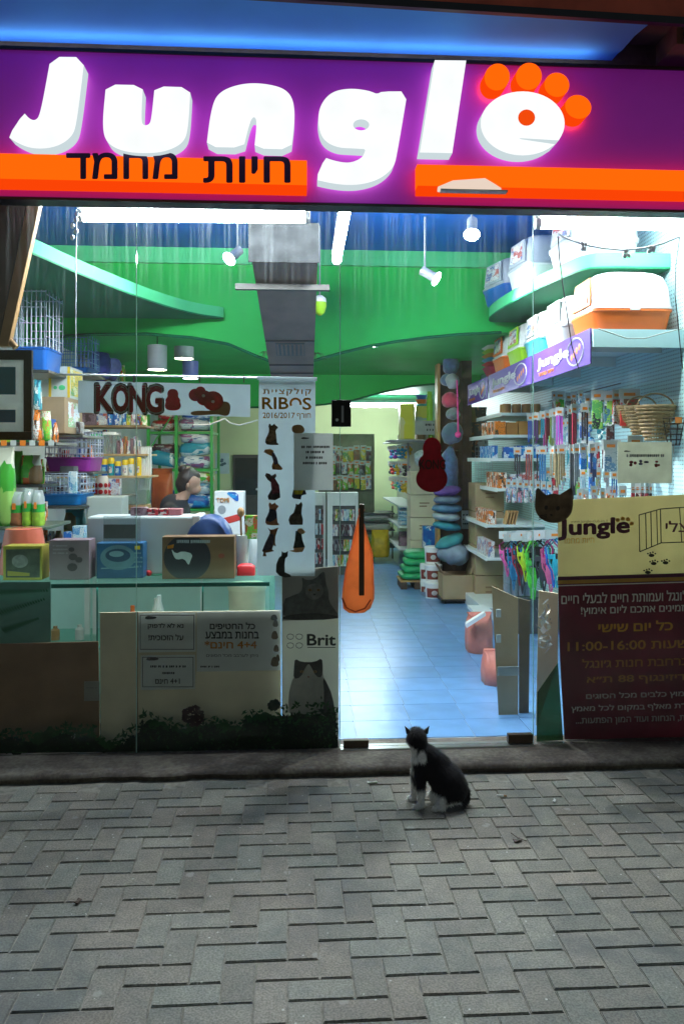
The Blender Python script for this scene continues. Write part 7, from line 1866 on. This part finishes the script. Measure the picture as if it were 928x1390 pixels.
# cages with coloured trays
wall_shelf(641, 60, 126, 4.75, .5, dkshelf, 'dark shelf under the cage with magenta tray')
wire_cage(60, 586, 123, 640, 4.78, .42, magenta, wire_w, 'low white wire cage with magenta tray on the left wall', .36, nw=10)
wall_shelf(687, 48, 118, 4.55, .5, dkshelf, 'dark shelf under the cage with blue tray')
wire_cage(52, 643, 110, 686, 4.58, .42, mat('tray_blue', (.01, .20, .55), .35), wire_w, 'small white wire cage with blue tray below the magenta one', .35, nw=10)
tag(pbox('plastic_tank', 93, 640, 104, 670, 4.5, .03, PR['cyan']), 'white leaflet hung on the blue tray cage', 'leaflet')
tag(pbox('plastic_tank', 52, 633, 60, 668, 4.5, .02, PR['green']), 'green and white leaflet hung left of the blue tray cage', 'leaflet')
a, b = P(75, 644, D(4.6)), P(98, 633, D(4.6)); tag(MB().loft([rr((a.x + b.x) / 2, D(4.7), b.x - a.x, .1, .02, a.z + .001), rr((a.x + b.x) / 2, D(4.7), (b.x - a.x) * .96, .09, .02, b.z)]).build('black_tub', grey_d, smooth=50), 'dark tub lying on the blue tray cage', 'tub')
for k in range(3):
    for lv in range(9):
        cxp = 56 + k * 12; p = P(cxp, 738, D(4.5)); z = .80 + lv * .022 
        o = MB().lathe((0, 0, 0), [(.024, 0), (.030, .006), (.030, .016), (.026, .021)], 10).build('bark_roll', mat('bark', (.20, .13, .07), .8, var=.35, scale=40), smooth=40); o.location = (p.x + rn.uniform(-.004, .004), p.y, z + .12 * 0); tag(o, f'{["lowest", "second", "third", "fourth", "fifth", "sixth", "seventh", "eighth", "topmost"][lv]} brown bark roll in the {["left", "middle", "right"][k]} pile under the blue tray cage', 'roll', 'bark rolls')
wall_shelf(742, 30, 122, 4.4, .6, dkshelf, 'dark lowest shelf behind the coral bowl')
sack('seed_bag', 84, 692, 112, 732, 4.7, .14, printed('seedbag', [(.20, .17, .06), (.14, .13, .05), (.45, .36, .05), (.05, .3, .35)], (2, 2, 3), lines=False), 'olive seed bag on the lowest left shelf', 'bag', seed=25)
for k, (x0, x1, y0, m_, nm) in enumerate(((86, 97, 722, PR['blue'], 'blue'), (98, 115, 714, PR['cyan'], 'white and blue'))):
    tag(pbox('small_tub', x0, y0, x1, 741.5, 4.45, .08, m_), f'{nm} small pack beside the olive seed bag', 'pack')
# second bay of shelves
wall_shelf(577, 104, 198, 6.0, .45, mat('wood_shelf', (.30, .20, .11), .6, var=.2), 'wooden shelf with magazines and blue packs, upper bay')
k = 0
for x0, x1, y0, m_, nm in ((108, 130, 561, PR['mauve'], 'striped'), (131, 145, 561, PR['white'], 'grey square'), (146, 153, 560, PR['blue'], 'blue'), (153.5, 161, 561, PR['blue'], 'bright blue'), (161.5, 165, 560, PR['cyan'], 'pale blue'), (166, 171, 560, PR['blue'], 'narrow blue'), (171.5, 177, 561, PR['yellow'], 'yellow edged'), (177.5, 184, 562, PR['white'], 'white'), (184.5, 191, 563, PR['mix'], 'colour printed'), (191.5, 195, 564, PR['green'], 'green edged')):
    tag(pbox('goods_pack', x0, y0, x1, 576.7, 6.02, .18, m_), f'{nm} upright pack on the upper wooden shelf', 'pack', 'packs on the upper wooden shelf')
wall_shelf(616, 100, 200, 5.9, .5, mat('pine', (.50, .36, .18), .6, var=.2), 'pale pine shelf with clear plastic tanks')
tank = clear_mat('tank_plastic', (.88, .93, .93), .12, .28, (.65, .78, .78))
for x0, x1, y0, nm in ((106, 122, 583, 'leftmost'), (123, 137, 588, 'second'), (138, 157, 586, 'third')):
    a, b = P(x0, 615.5, D(5.95)), P(x1, y0, D(5.95)); t = thing('plastic_tank', ((a.x + b.x) / 2, a.y, a.z), f'{nm} clear plastic tank on the pine shelf', 'tank', 'clear plastic tanks')
    MB().loft([rr((a.x + b.x) / 2, a.y + .12, (b.x - a.x) * .85, .2, .02, a.z), rr((a.x + b.x) / 2, a.y + .12, (b.x - a.x), .24, .02, b.z - .03)]).build('body', tank, t, smooth=40)
    MB().loft([rr((a.x + b.x) / 2, a.y + .12, (b.x - a.x) * 1.03, .25, .02, b.z - .0295), rr((a.x + b.x) / 2, a.y + .12, (b.x - a.x) * .95, .22, .02, b.z)]).build('lid', [white, green_l, white][int(x0 > 122) + int(x0 > 137)], t, smooth=40)
for i in range(7): small_box(P(160 + i * 4.6, 616, D(5.96)).x, D(6.0), P(0, 616, D(5.9)).z + .001, .028, .08, .13 + .02 * (i % 3), rn.choice([PR['mauve'], PR['white'], PR['white'], PR['brown']]), 'narrow pale pack right of the clear tanks', 'packs by the clear tanks', 'pack')
wall_shelf(646, 112, 202, 5.8, .5, mat('pine', (0, 0, 0)), 'pale pine shelf with yellow lidded tubs')
tubs = [(118, teal, white, 'grey'), (128, teal, black, 'dark'), (141, blue, yellow, 'blue'), (150, teal, yellow, 'teal'), (159, blue, yellow, 'deep blue'), (169, white, yellow, 'white'), (177, white, yellow, 'tall white'), (187, yellow, yellow, 'yellow')]
for k, (x, body, lid, nm) in enumerate(tubs):
    a, b = P(x - 4.2, 645.5, D(5.85)), P(x + 4.2, 620 + (k * 5) % 7, D(5.85)); r_ = (b.x - a.x) / 2; h_ = b.z - a.z
    t = thing('lidded_tub', ((a.x + b.x) / 2, a.y + r_, a.z), f'{nm} tub on the second pine shelf', 'tub', 'lidded tubs')
    MB().lathe((0, 0, 0), [(r_ * .95, 0), (r_, .005), (r_, h_ * .66)], 16).build('pot', body, t, smooth=40, local=True)
    MB().lathe((0, 0, 0), [(r_ * 1.04, h_ * .661), (r_ * 1.04, h_ * .9), (r_ * .8, h_)], 16).build('lid', lid, t, smooth=40, local=True)
    MB().box(-r_ * .5, r_ * .5, -r_ * 1.06, -r_ * .9, h_ * .15, h_ * .5).build('label_sheet', PR['white'] if k % 2 else PR['cyan'], t, local=True)
# jars, pale carton, tank row
wall_shelf(673, 104, 172, 5.2, .4, dkshelf, 'dark shelf under the jar with red dots')
a, b = P(127, 672.5, D(5.22)), P(146, 646, D(5.22)); r_ = (b.x - a.x) / 2; t = thing('dotted_jar', ((a.x + b.x) / 2, a.y + r_, a.z), 'cream jar with rows of red dots on the left shelf', 'jar')
MB().lathe((0, 0, 0), [(r_ * .9, 0), (r_, .01), (r_, .12), (r_ * .7, b.z - a.z)], 20).build('body', mat('jar_cream', (.66, .60, .5), .4), t, smooth=40, local=True)
for lv in range(2):
    for q in range(-2, 3): MB().ball((r_ * math.sin(R(q * 38)), -r_ * math.cos(R(q * 38)), .03 + .055 * lv), .02, .006, .02, 10, 6).build('dot', red, t, local=True)
for k, (x0, x1, y0, m_, nm) in enumerate(((108, 118, 650, PR['white'], 'white'), (119, 127, 660, yellow, 'yellow'), (147, 162, 650, PR['white'], 'tall white'))): tag(pbox('small_pack', x0, y0, x1, 672.5, 5.25, .09, m_, bevel=.005), f'{nm} small pack beside the jar with red dots', 'pack')
tag(pbox('pale_carton', 117, 674, 166, 712, 4.6, .22, mat('pale_card', (.42, .46, .40), .6, var=.05), bevel=.01), 'pale grey square case behind the white equipment case', 'case')
tag(pbox('pale_stand', 112, 712.5, 168, 800, 4.58, .3, grey_d, bevel=.01), 'dark stand under the pale grey square case', 'stand')
t = thing('glass_tank', P(181, 690, D(5.6)), 'small glass tank with dark base behind the till', 'tank')
a, b = P(163, 689, D(5.6)), P(196, 650, D(5.6))
MB().box(a.x, b.x, a.y, a.y + .25, a.z + .02, b.z).build('glass', clear_mat('tank_glass', (.8, .86, .82), .12, .18, (.5, .55, .5)), t); MB().box(a.x - .01, b.x + .01, a.y - .01, a.y + .26, a.z - .02, a.z + .0195).build('base', wood, t, bevel=.003)
tag(MB().box(a.x - .08, b.x + .05, a.y - .05, a.y + .35, FLOOR, a.z - .021).build('tank_cabinet', grey_d, bevel=.004), 'dark cabinet under the small glass tank', 'cabinet')
for i in range(5):
    a, b = P(190 + i * 3, 665, D(5.95)), P(192 + i * 3, 607, D(5.95)); tag(MB().tube([a, (a + b) / 2 + Vector((.01, 0, 0)), b], .012, 8).build('paper_roll', white, smooth=50), 'thin white roll hanging in the bunch at the shelf end', 'roll', 'hanging white rolls')
tag(MB().tube([P(186, 606, D(5.95)), P(208, 606, D(5.95))], .006, 6).build('roll_rail', steel), 'short rail holding the bunch of white rolls', 'rail')
# ---- more stock packed on the left shelves
rq = random.Random(123)
clut = [(599.5, 66, 74, 4.4, 22, 34, 2, 'the tagged shelf'), (599.5, 2, 40, 4.45, 30, 60, 6, 'the back of the tagged shelf'), (640, 62, 124, 5.15, 20, 38, 9, 'the shelf behind the magenta tray cage'), (686, 50, 116, 4.95, 16, 32, 8, 'the shelf behind the blue tray cage'), (715.5, 4, 58, 4.35, 14, 40, 6, 'the back of the low bedding shelf'), (657.5, 14, 56, 4.62, 26, 44, 6, 'the back of the left middle shelf'), (589, 90, 110, 4.7, 12, 26, 3, 'the shelf right of the brown carton'), (741.5, 36, 82, 4.75, 18, 34, 5, 'the lowest left shelf'), (615.5, 104, 160, 6.25, 22, 34, 8, 'the pine shelf behind the clear tanks'), (576.7, 106, 192, 6.4, 16, 26, 9, 'the back of the upper wooden shelf'), (519, 118, 170, 7.0, 16, 44, 6, 'the shelf behind the violet bags')]
nmk = {'orange': 'orange', 'blue': 'blue', 'teal': 'teal', 'yellow': 'yellow', 'green': 'green', 'white': 'white', 'mauve': 'mauve', 'red': 'red', 'brown': 'brown', 'dark': 'dark', 'mix': 'many-coloured', 'cyan': 'pale blue'}
for (yb, x0, x1, d_, h0, h1, n, where) in clut:
    x = x0
    for k in range(n):
        w = (x1 - x0) / n * rq.uniform(.75, 1.0); key = rq.choice(list(nmk)); hh = rq.uniform(h0, h1)
        form = rq.random(); lab = f'{nmk[key]} pack on {where}'
        if form < .55: pbox('goods_pack', x, yb - hh, x + w, yb, d_, .12, PR[key], lab, 'pack', 'stock on the left shelves')
        else: sack('goods_bag', x, yb - hh, x + w, yb, d_, .11, PR[key], lab.replace('pack', 'soft bag'), 'bag', 'stock on the left shelves', seed=k + int(x))
        x += (x1 - x0) / n
# ---- green metal rack
gr = thing('metal_rack', P(245, 780, D(7.6)), 'green metal rack loaded with bags behind the person', 'rack')
grm = mat('rack_green', (.03, .34, .06), .4, var=.1)
for x in (201, 239, 287):
    q = P(x, 700, D(7.6)).x
    for y_ in (D(7.6), D(8.15)): MB().box(q - .018, q + .018, y_, y_ + .035, FLOOR, 2.28).build('post', grm, gr)
for y in (585, 637, 692):
    z = P(0, y, D(7.6)).z; MB().box(P(201, 0, D(7.6)).x, P(287, 0, D(7.6)).x, D(7.636), D(8.149), z - .03, z).build('shelf', grm, gr)
MB().tube([P(203, 610, D(7.59)), P(232, 566, D(7.59))], .010, 6).build('brace', grm, gr)
def lying(cx, y, w, hgt, d, m, label, seed, rot=0):
    a = P(cx, y, D(d)); s = (D(d) + CAMD) / F
    mb = MB().loft([rr(0, 0, w * s * .9, .3, .06, 0, 4), rr(0, 0, w * s, .36, .08, hgt * s * .35, 4), rr(0, 0, w * s, .36, .08, hgt * s * .7, 4), rr(0, 0, w * s * .86, .28, .08, hgt * s, 4)])
    for v in mb.v: v.xyz += Vector((noise.noise(v * 6 + Vector((seed, 0, 0))), noise.noise(v * 6 + Vector((0, seed, 0))), .5 * noise.noise(v * 6 + Vector((0, 0, seed))))) * .025
    if rot: mb.v = [Matrix.Rotation(R(rot), 3, 'Y') @ v for v in mb.v]
    o = mb.build('pet_food_bag', m, smooth=70); o.location = (a.x, a.y + .19, a.z); return tag(o, label, 'bag', 'bags on the green rack')
tealb = printed('tealbag', [(.02, .30, .40), (.03, .36, .46), (.55, .65, .65), (.02, .25, .36)], (3, 3, 2)); silv = printed('silvbag', [(.45, .52, .58), (.10, .25, .45), (.6, .65, .68), (.25, .08, .2), (.05, .15, .3)], (3, 3, 3))
lying(220, 584, 30, 13, 7.65, PR['red'], 'red and white bag on the top of the green rack, left', 1); lying(226, 571, 24, 11, 7.65, PR['red'], 'red and white bag lying over another on the rack top', 2, 4)
lying(220, 635, 36, 19, 7.62, tealb, 'turquoise bag lying on the middle of the green rack', 3, 10); lying(222, 617, 34, 14, 7.66, PR['dark'], 'dark bag above the turquoise one on the green rack', 4)
lying(263, 584, 42, 16, 7.65, silv, 'silvery bag at the right of the rack top', 5); lying(265, 569, 40, 16, 7.65, PR['blue'], 'blue printed bag on the silvery one at the rack top', 6)
lying(262, 636, 44, 16, 7.62, silv, 'silvery bag on the middle rack shelf, lower one', 7, 5); lying(264, 621, 44, 18, 7.62, tealb, 'blue grey bag on the middle rack shelf, upper one', 8, -8); lying(264, 603, 40, 14, 7.62, silv, 'silvery bag highest on the middle rack shelf', 9, 5)
lying(264, 690, 42, 18, 7.62, PR['blue'], 'blue bag on the low rack shelf', 10); lying(266, 673, 40, 16, 7.62, silv, 'silvery bag on the low rack shelf', 11, -4); lying(268, 657, 38, 14, 7.62, PR['green'], 'green printed bag on the low rack shelf', 12, 6)
lying(220, 690, 34, 22, 7.65, PR['blue'], 'blue bag on the low rack shelf at left', 13)
sack('terracotta_bag', 204, 636, 233, 695, 6.6, .14, mat('terracotta', (.34, .07, .02), .45, var=.3, scale=10), 'crumpled terracotta plastic bag hanging beside the person', 'bag', seed=29)
# ================================================================== orange carrier bag on the door handle
bagm = thin_mat('orange_bag', (1.0, .43, .20), .9, .4, var=.12, scale=10)
t = thing('plastic_bag', P(485, 832, -.065), 'orange plastic bag hanging from the glass door handle', 'bag')
secs = [(699, 487.5, 491.5, .012), (712, 484, 495, .018), (735, 479, 500, .024), (752, 474, 506, .028), (775, 469.5, 507, .030), (798, 465.5, 507.5, .032), (813, 463.5, 507, .05), (826, 466, 502, .055), (832, 474, 494, .035)]
rings = []
rq = random.Random(2)
for y, x0, x1, dp in secs[::-1]:
    a, b = P(x0, y, -.04), P(x1, y, -.04)
    r_ = rr((a.x + b.x) / 2, -.018 - dp / 2, b.x - a.x, dp, dp * .48, a.z, 5)
    rings.append([p + Vector((.004 * rq.uniform(-1, 1), .0035 * math.sin(i * 2.1), 0)) for i, p in enumerate(r_)])
bag = MB().loft(rings).build('pouch', bagm, t, smooth=70)
for v in bag.data.vertices:      # keep the bag in front of the pane, behind and round the bar
    w_ = v.co.y + t.location.y
    if w_ > -.012: v.co.y = -.012 - t.location.y
MB().tube([P(488, 702, -.08), P(487, 692, -.078), P(490, 686, -.05), P(494, 692, -.045), P(492, 702, -.07)], .004, 6).build('loop', bagm, t, smooth=60)
# the fold along its foot
MB().tube([P(464.5, 812, -.060), P(470, 825, -.072), P(482, 830.5, -.074), P(495, 826, -.072), P(503, 814, -.068)], .004, 6).build('bottom_seam', mat('bag_seam', (.45, .07, .02), .4), t, smooth=60)

# ================================================================== the cat
def cat_mat():
    m, n, l, b = principled('cat_fur')
    tc = n.new('ShaderNodeTexCoord')
    at = n.new('ShaderNodeAttribute'); at.attribute_name = 'white'; at.attribute_type = 'GEOMETRY'
    nz = n.new('ShaderNodeTexNoise'); nz.inputs['Scale'].default_value = 90; nz.inputs['Detail'].default_value = 4; l.new(tc.outputs['Object'], nz.inputs['Vector'])
    mr = n.new('ShaderNodeMapRange'); mr.inputs['To Min'].default_value = .6; mr.inputs['To Max'].default_value = 1.35; l.new(nz.outputs['Fac'], mr.inputs['Value'])
    mx = n.new('ShaderNodeMix'); mx.data_type = 'RGBA'; mx.inputs['A'].default_value = (.013, .011, .016, 1); mx.inputs['B'].default_value = (.93, .91, .91, 1)
    l.new(at.outputs['Fac'], mx.inputs['Factor'])
    s = n.new('ShaderNodeVectorMath'); s.operation = 'SCALE'; l.new(mx.outputs['Result'], s.inputs[0]); l.new(mr.outputs[0], s.inputs['Scale'])
    l.new(s.outputs['Vector'], b.inputs['Base Color'])
    b.inputs['Roughness'].default_value = .75; b.inputs['Specular IOR Level'].default_value = .25; b.inputs['Sheen Weight'].default_value = .3
    return m
catm = cat_mat()
CP = PG(597, 1092, 0.0); cd = (CP.y + CAMD); S = cd / F          # metres per picture pixel at the cat
def C(px, py, dy=0.0):          # picture position -> metres round the cat's foot point
    return Vector(((px - 597) * S, dy, (1092 - py) * S))
kit = thing('cat', (CP.x, CP.y, 0), 'black and white cat sitting on the pavement looking into the shop', 'cat')
caps = [
 # haunch and rump
 (C(614, 1069), .071, C(606, 1058, .01), .076), (C(606, 1061), .074, C(591, 1043, .02), .064), (C(617, 1072, -.03), .045, C(600, 1080, -.05), .032),
 (C(617, 1072, .05), .045, C(600, 1082, .07), .030), (C(608, 1078, 0), .05, C(596, 1080, 0), .045),
 # chest, shoulder, back
 (C(590, 1044, .02), .064, C(576, 1032, .02), .055), (C(597, 1042, .02), .058, C(579, 1026, .02), .050), (C(573, 1046, .015), .047, C(573, 1031, .02), .049),
 # neck
 (C(574, 1026, .025), .046, C(569, 1014, .03), .040), (C(568, 1016, .03), .036, C(566, 1008, .035), .036),
 # head
 (C(567, 1005, .040), .0455, C(567, 1004, .056), .043), (C(566, 1008, .085), .020, C(566, 1007, .095), .016), (C(560.5, 1009, .06), .026, C(574, 1009, .06), .026),
 # front legs
 (C(569, 1052, -.01), .028, C(569.5, 1075, -.03), .0165), (C(569.5, 1075, -.03), .0165, C(569, 1088, -.032), .014), (C(568, 1090, -.033), .015, C(562, 1091, -.036), .0145),
 (C(566, 1052, .05), .026, C(564, 1076, .05), .0155), (C(564, 1076, .05), .0155, C(563, 1086, .05), .0135), (C(563, 1088, .05), .014, C(557, 1088.5, .047), .0135),
 # hind feet
 (C(606, 1088, -.062), .018, C(586, 1089, -.066), .014), (C(604, 1088, .085), .018, C(588, 1089, .09), .014),
 # tail lying round the rump
 (C(622, 1082, .0), .020, C(633, 1082, -.01), .016), (C(633, 1082, -.01), .016, C(635, 1074, -.0), .013), (C(633, 1084, -.012), .015, C(622, 1089, -.06), .013), (C(622, 1089, -.06), .013, C(606, 1090.5, -.085), .010),
]
cat = blob('body', caps, catm, kit, .0065, 7)
def white_at(p):
    x, z, y = p.x / S + 597, 1092 - p.z / S, p.y
    w = 0.0
    def soft(v, e): return max(0.0, min(1.0, .5 + v / e))
    q = 6 * noise.noise(Vector((x * .09, z * .09, y * 9)))
    # front legs below the elbow and paws
    if x < 580: w = max(w, soft(z - (1067 + q * .6), 5))
    # throat and bib: the front left of neck and chest
    w = max(w, soft(565 - x + (0 if 1014 < z < 1034 else -5) + q * .5, 3) * soft(z - 1012, 3) * soft(1072 - z, 4))
    w = max(w, soft(5.5 - math.hypot((x - 570.5), (z - 1024) * .8) + q * .4, 2.5) * soft(.01 - y, .02))
    # belly edge between the legs, hind toes
    w = max(w, soft((z - 1072) - (x - 588) * .25 + q * .4, 4) * soft(x - 578, 3) * soft(600 - x, 5))
    w = max(w, soft(z - (1081.5 + q * .3), 3) * soft(x - 582, 3) * soft(622 - x, 4))
    # muzzle
    w = max(w, soft(y - .075, .01) * soft(z - 1004, 2) * soft(1014 - z, 3))
    # the tail end stays black
    if y < -.055 and z > 1085 and x > 600: w *= .15
    return w
at = cat.data.attributes.new('white', 'FLOAT', 'POINT')
for i, v in enumerate(cat.data.vertices): at.data[i].value = white_at(v.co)
# ears
earm = mat('ear_inner', (.10, .055, .055), .8)
def ear(bx, bz, tx, tz, wdt, y):
    b0, b1, tp = C(bx - wdt, bz, y), C(bx + wdt, bz + .6, y), C(tx, tz, y + .008)
    bk = Vector((0, .022, 0)); mid = C(bx, bz - 3, y - .012)
    mb = MB(); mb.v = [b0, b1, tp, mid, (b0 + b1) / 2 + bk, (b0 + b1) / 2 + bk * .6 + Vector((0, 0, -.01))]
    mb.f = [(0, 3, 2), (3, 1, 2), (0, 2, 4), (1, 4, 2), (0, 5, 1, 3), (0, 4, 5), (1, 5, 4)]
    o = mb.build('ear', catm, kit, smooth=80, local=True)
    return o
ear(559, 999, 550.5, 988.5, 6.6, .045); ear(576, 999, 585, 989, 6.6, .045)
eye_m = mat('cat_eye', (.35, .40, .06), .1)
for x in (560.5, 572.5):
    MB().ball(C(x, 1003, .092), .007, .005, .007, 10, 7).build('eye', eye_m, kit, smooth=80, local=True)
MB().ball(C(566.2, 1006.5, .110), .0045, .004, .003, 8, 6).build('nose', mat('cat_nose', (.30, .12, .12), .4), kit, smooth=80, local=True)
# fur: short fine hairs standing off the skin
fur = MB(); rq = random.Random(8); W_ = []
polys = list(cat.data.polygons); areas = [p.area for p in polys]
picks = rq.choices(polys, weights=areas, k=20000)
for p in picks:
    vs_ = [cat.data.vertices[i].co for i in p.vertices]
    a, b = rq.random(), rq.random()
    c = vs_[0].lerp(vs_[1], a).lerp(vs_[3 if len(vs_) > 3 else 2].lerp(vs_[2], a), b)
    n_ = p.normal
    if c.z < .006: continue
    flow = Vector((.25, -.05, -1)); flow = (flow - n_ * flow.dot(n_)).normalized()
    L = rq.uniform(.010, .022); dr_ = (n_ * .38 + flow * .9 + Vector((rq.uniform(-.2, .2),) * 3)).normalized()
    sd = dr_.cross(n_); sd = sd.normalized() * .0014 if sd.length > 1e-6 else Vector((.0009, 0, 0))
    k = len(fur.v); fur.v += [c - sd, c + sd, c + dr_ * L]; fur.f.append((k, k + 1, k + 2)); W_.append(white_at(c))
fo_ = fur.build('fur', catm, kit, local=True)
fo_['kind'] = 'stuff'
at = fo_.data.attributes.new('white', 'FLOAT', 'POINT')
for i in range(len(fo_.data.vertices)): at.data[i].value = W_[i // 3]
wh = mat('whisker', (.6, .6, .6), .4); mb = MB()
for s in (-1, 1):
    for k in range(3): mb.tube([C(566 + s * 3, 1007 + k, .098), C(566 + s * 12, 1005 + k * 2.5, .092)], .0005, 4)
mb.build('whiskers', wh, kit, local=True)

# ================================================================== the person behind the counter
pd = 5.0; PS = pd * KD / F
po = P(240, 800, D(pd)); po.z = FLOOR
pr = thing('person', po, 'person in a black top with tied-up hair bending over the counter', 'person')
def H(px, py, dy=0.0): return Vector(((px - 240) * PS, dy, CAMH - (py - HOR) * PS - FLOOR))
skin = mat('skin', (.40, .23, .155), .55, var=.05); hair = mat('dark_hair', (.03, .02, .016), .5, var=.3, scale=40); shirt = mat('black_top', (.022, .022, .025), .85, var=.2, bump=.3, bscale=25); jeans = mat('dark_jeans', (.03, .04, .07), .85, var=.2)
z_hip = .84
caps = [
 ((-.05, .0, z_hip), .14, (-.02, 0, 1.0), .13), ((-.02, -.0, 1.0), .13, H(238, 693), .125), (H(234, 690, -.13), .062, H(236, 688, .13), .062), (H(236, 688), .115, H(238, 690), .11), (H(242, 682), .06, H(249, 672), .046), (H(249, 674), .046, H(253, 664), .046),
 (H(257, 655), .078, H(258, 653), .084), (H(263, 663), .050, H(265, 664), .046), (H(269, 661), .018, H(271, 663), .013),
 # arms
 (H(236, 690, -.17), .055, H(246, 712, -.19), .046), (H(246, 712, -.19), .046, H(276, 701, -.15), .034), (H(276, 701, -.15), .03, H(281, 699, -.14), .028),
 (H(236, 690, .17), .055, H(248, 714, .17), .046), (H(248, 714, .17), .046, H(274, 705, .10), .034), (H(274, 705, .10), .03, H(280, 703, .09), .028),
 # hips and legs, standing
 ((-.06, -.09, z_hip), .10, (-.03, -.10, .46), .068), ((-.03, -.10, .46), .066, (-.06, -.10, .08), .045), ((-.06, -.10, .05), .045, (.06, -.10, .04), .038),
 ((-.06, .09, z_hip), .10, (-.01, .10, .46), .068), ((-.01, .10, .46), .066, (-.06, .10, .08), .045), ((-.06, .10, .05), .045, (.06, .10, .04), .038)]
for hy, s in ((-.14, -1), (.09, 1)):
    for k in range(4): caps.append((H(282, 700 + (hy > 0) * 4 - 1.2 + k * .8, hy - .02 + .014 * k), .0095, H(290 - abs(k - 1.3), 703 + (hy > 0) * 4 + k * .6, hy - .024 + .016 * k), .0085))
    caps.append((H(280, 699 + (hy > 0) * 4, hy + .025 * s), .010, H(285, 702 + (hy > 0) * 4, hy + .04 * s), .009))
body = blob('body', caps, skin, pr, .012, 4)
me = body.data; me.materials.append(shirt); me.materials.append(jeans); me.materials.append(black)
for p in me.polygons:
    c = p.center; z = c.z
    px_ = 240 + c.x / PS; py_ = HOR + (CAMH - FLOOR - z) / PS
    if z < .09: p.material_index = 3
    elif z < z_hip + .04: p.material_index = 2
    elif not (py_ < 677 and px_ > 240) and px_ < 277: p.material_index = 1
hb_ = blob('hair', [(H(254, 650), .088, H(250, 656), .075), (H(257, 645), .078, H(262, 646), .058), (H(247, 663), .045, H(250, 668), .03)], hair, pr, .010, 3)
MB().ball(H(249, 637), .045, .045, .04, 14, 10).build('hair_bun', hair, pr, smooth=80, local=True)
MB().lathe(H(250.5, 640), [(.034, 0), (.04, .01), (.034, .02)], 14).build('hair_tie', ink_o, pr, smooth=60, local=True)
for s in (-1, 1):
    MB().ball(H(266, 655, s * .03), .010, .008, .008, 8, 6).build('eye', ink, pr, smooth=80, local=True)
    MB().ball(H(256.5, 658, s * .082), .014, .008, .022, 8, 6).build('ear', skin, pr, smooth=80, local=True)
MB().ball(H(269, 668), .010, .022, .006, 8, 6).build('mouth', mat('lips', (.35, .10, .09), .5), pr, smooth=80, local=True)

# ================================================================== set the shop square to its own walls (see SKEW)
for o in [x for x in COL.objects if x.parent is None and x.type in ('MESH', 'EMPTY') and x.location.y > .019]:
    tree = [o]; k = 0
    while k < len(tree): tree += list(tree[k].children); k += 1
    plain = abs(o.rotation_euler.z) < 1e-4
    o.location.x += skew(o.location.y)
    for q in tree:
        if q is not o and plain: q.location.x += SKEW * q.location.y
        if plain and q.type == 'MESH' and q.data.users == 1:
            for v in q.data.vertices: v.co.x += SKEW * v.co.y
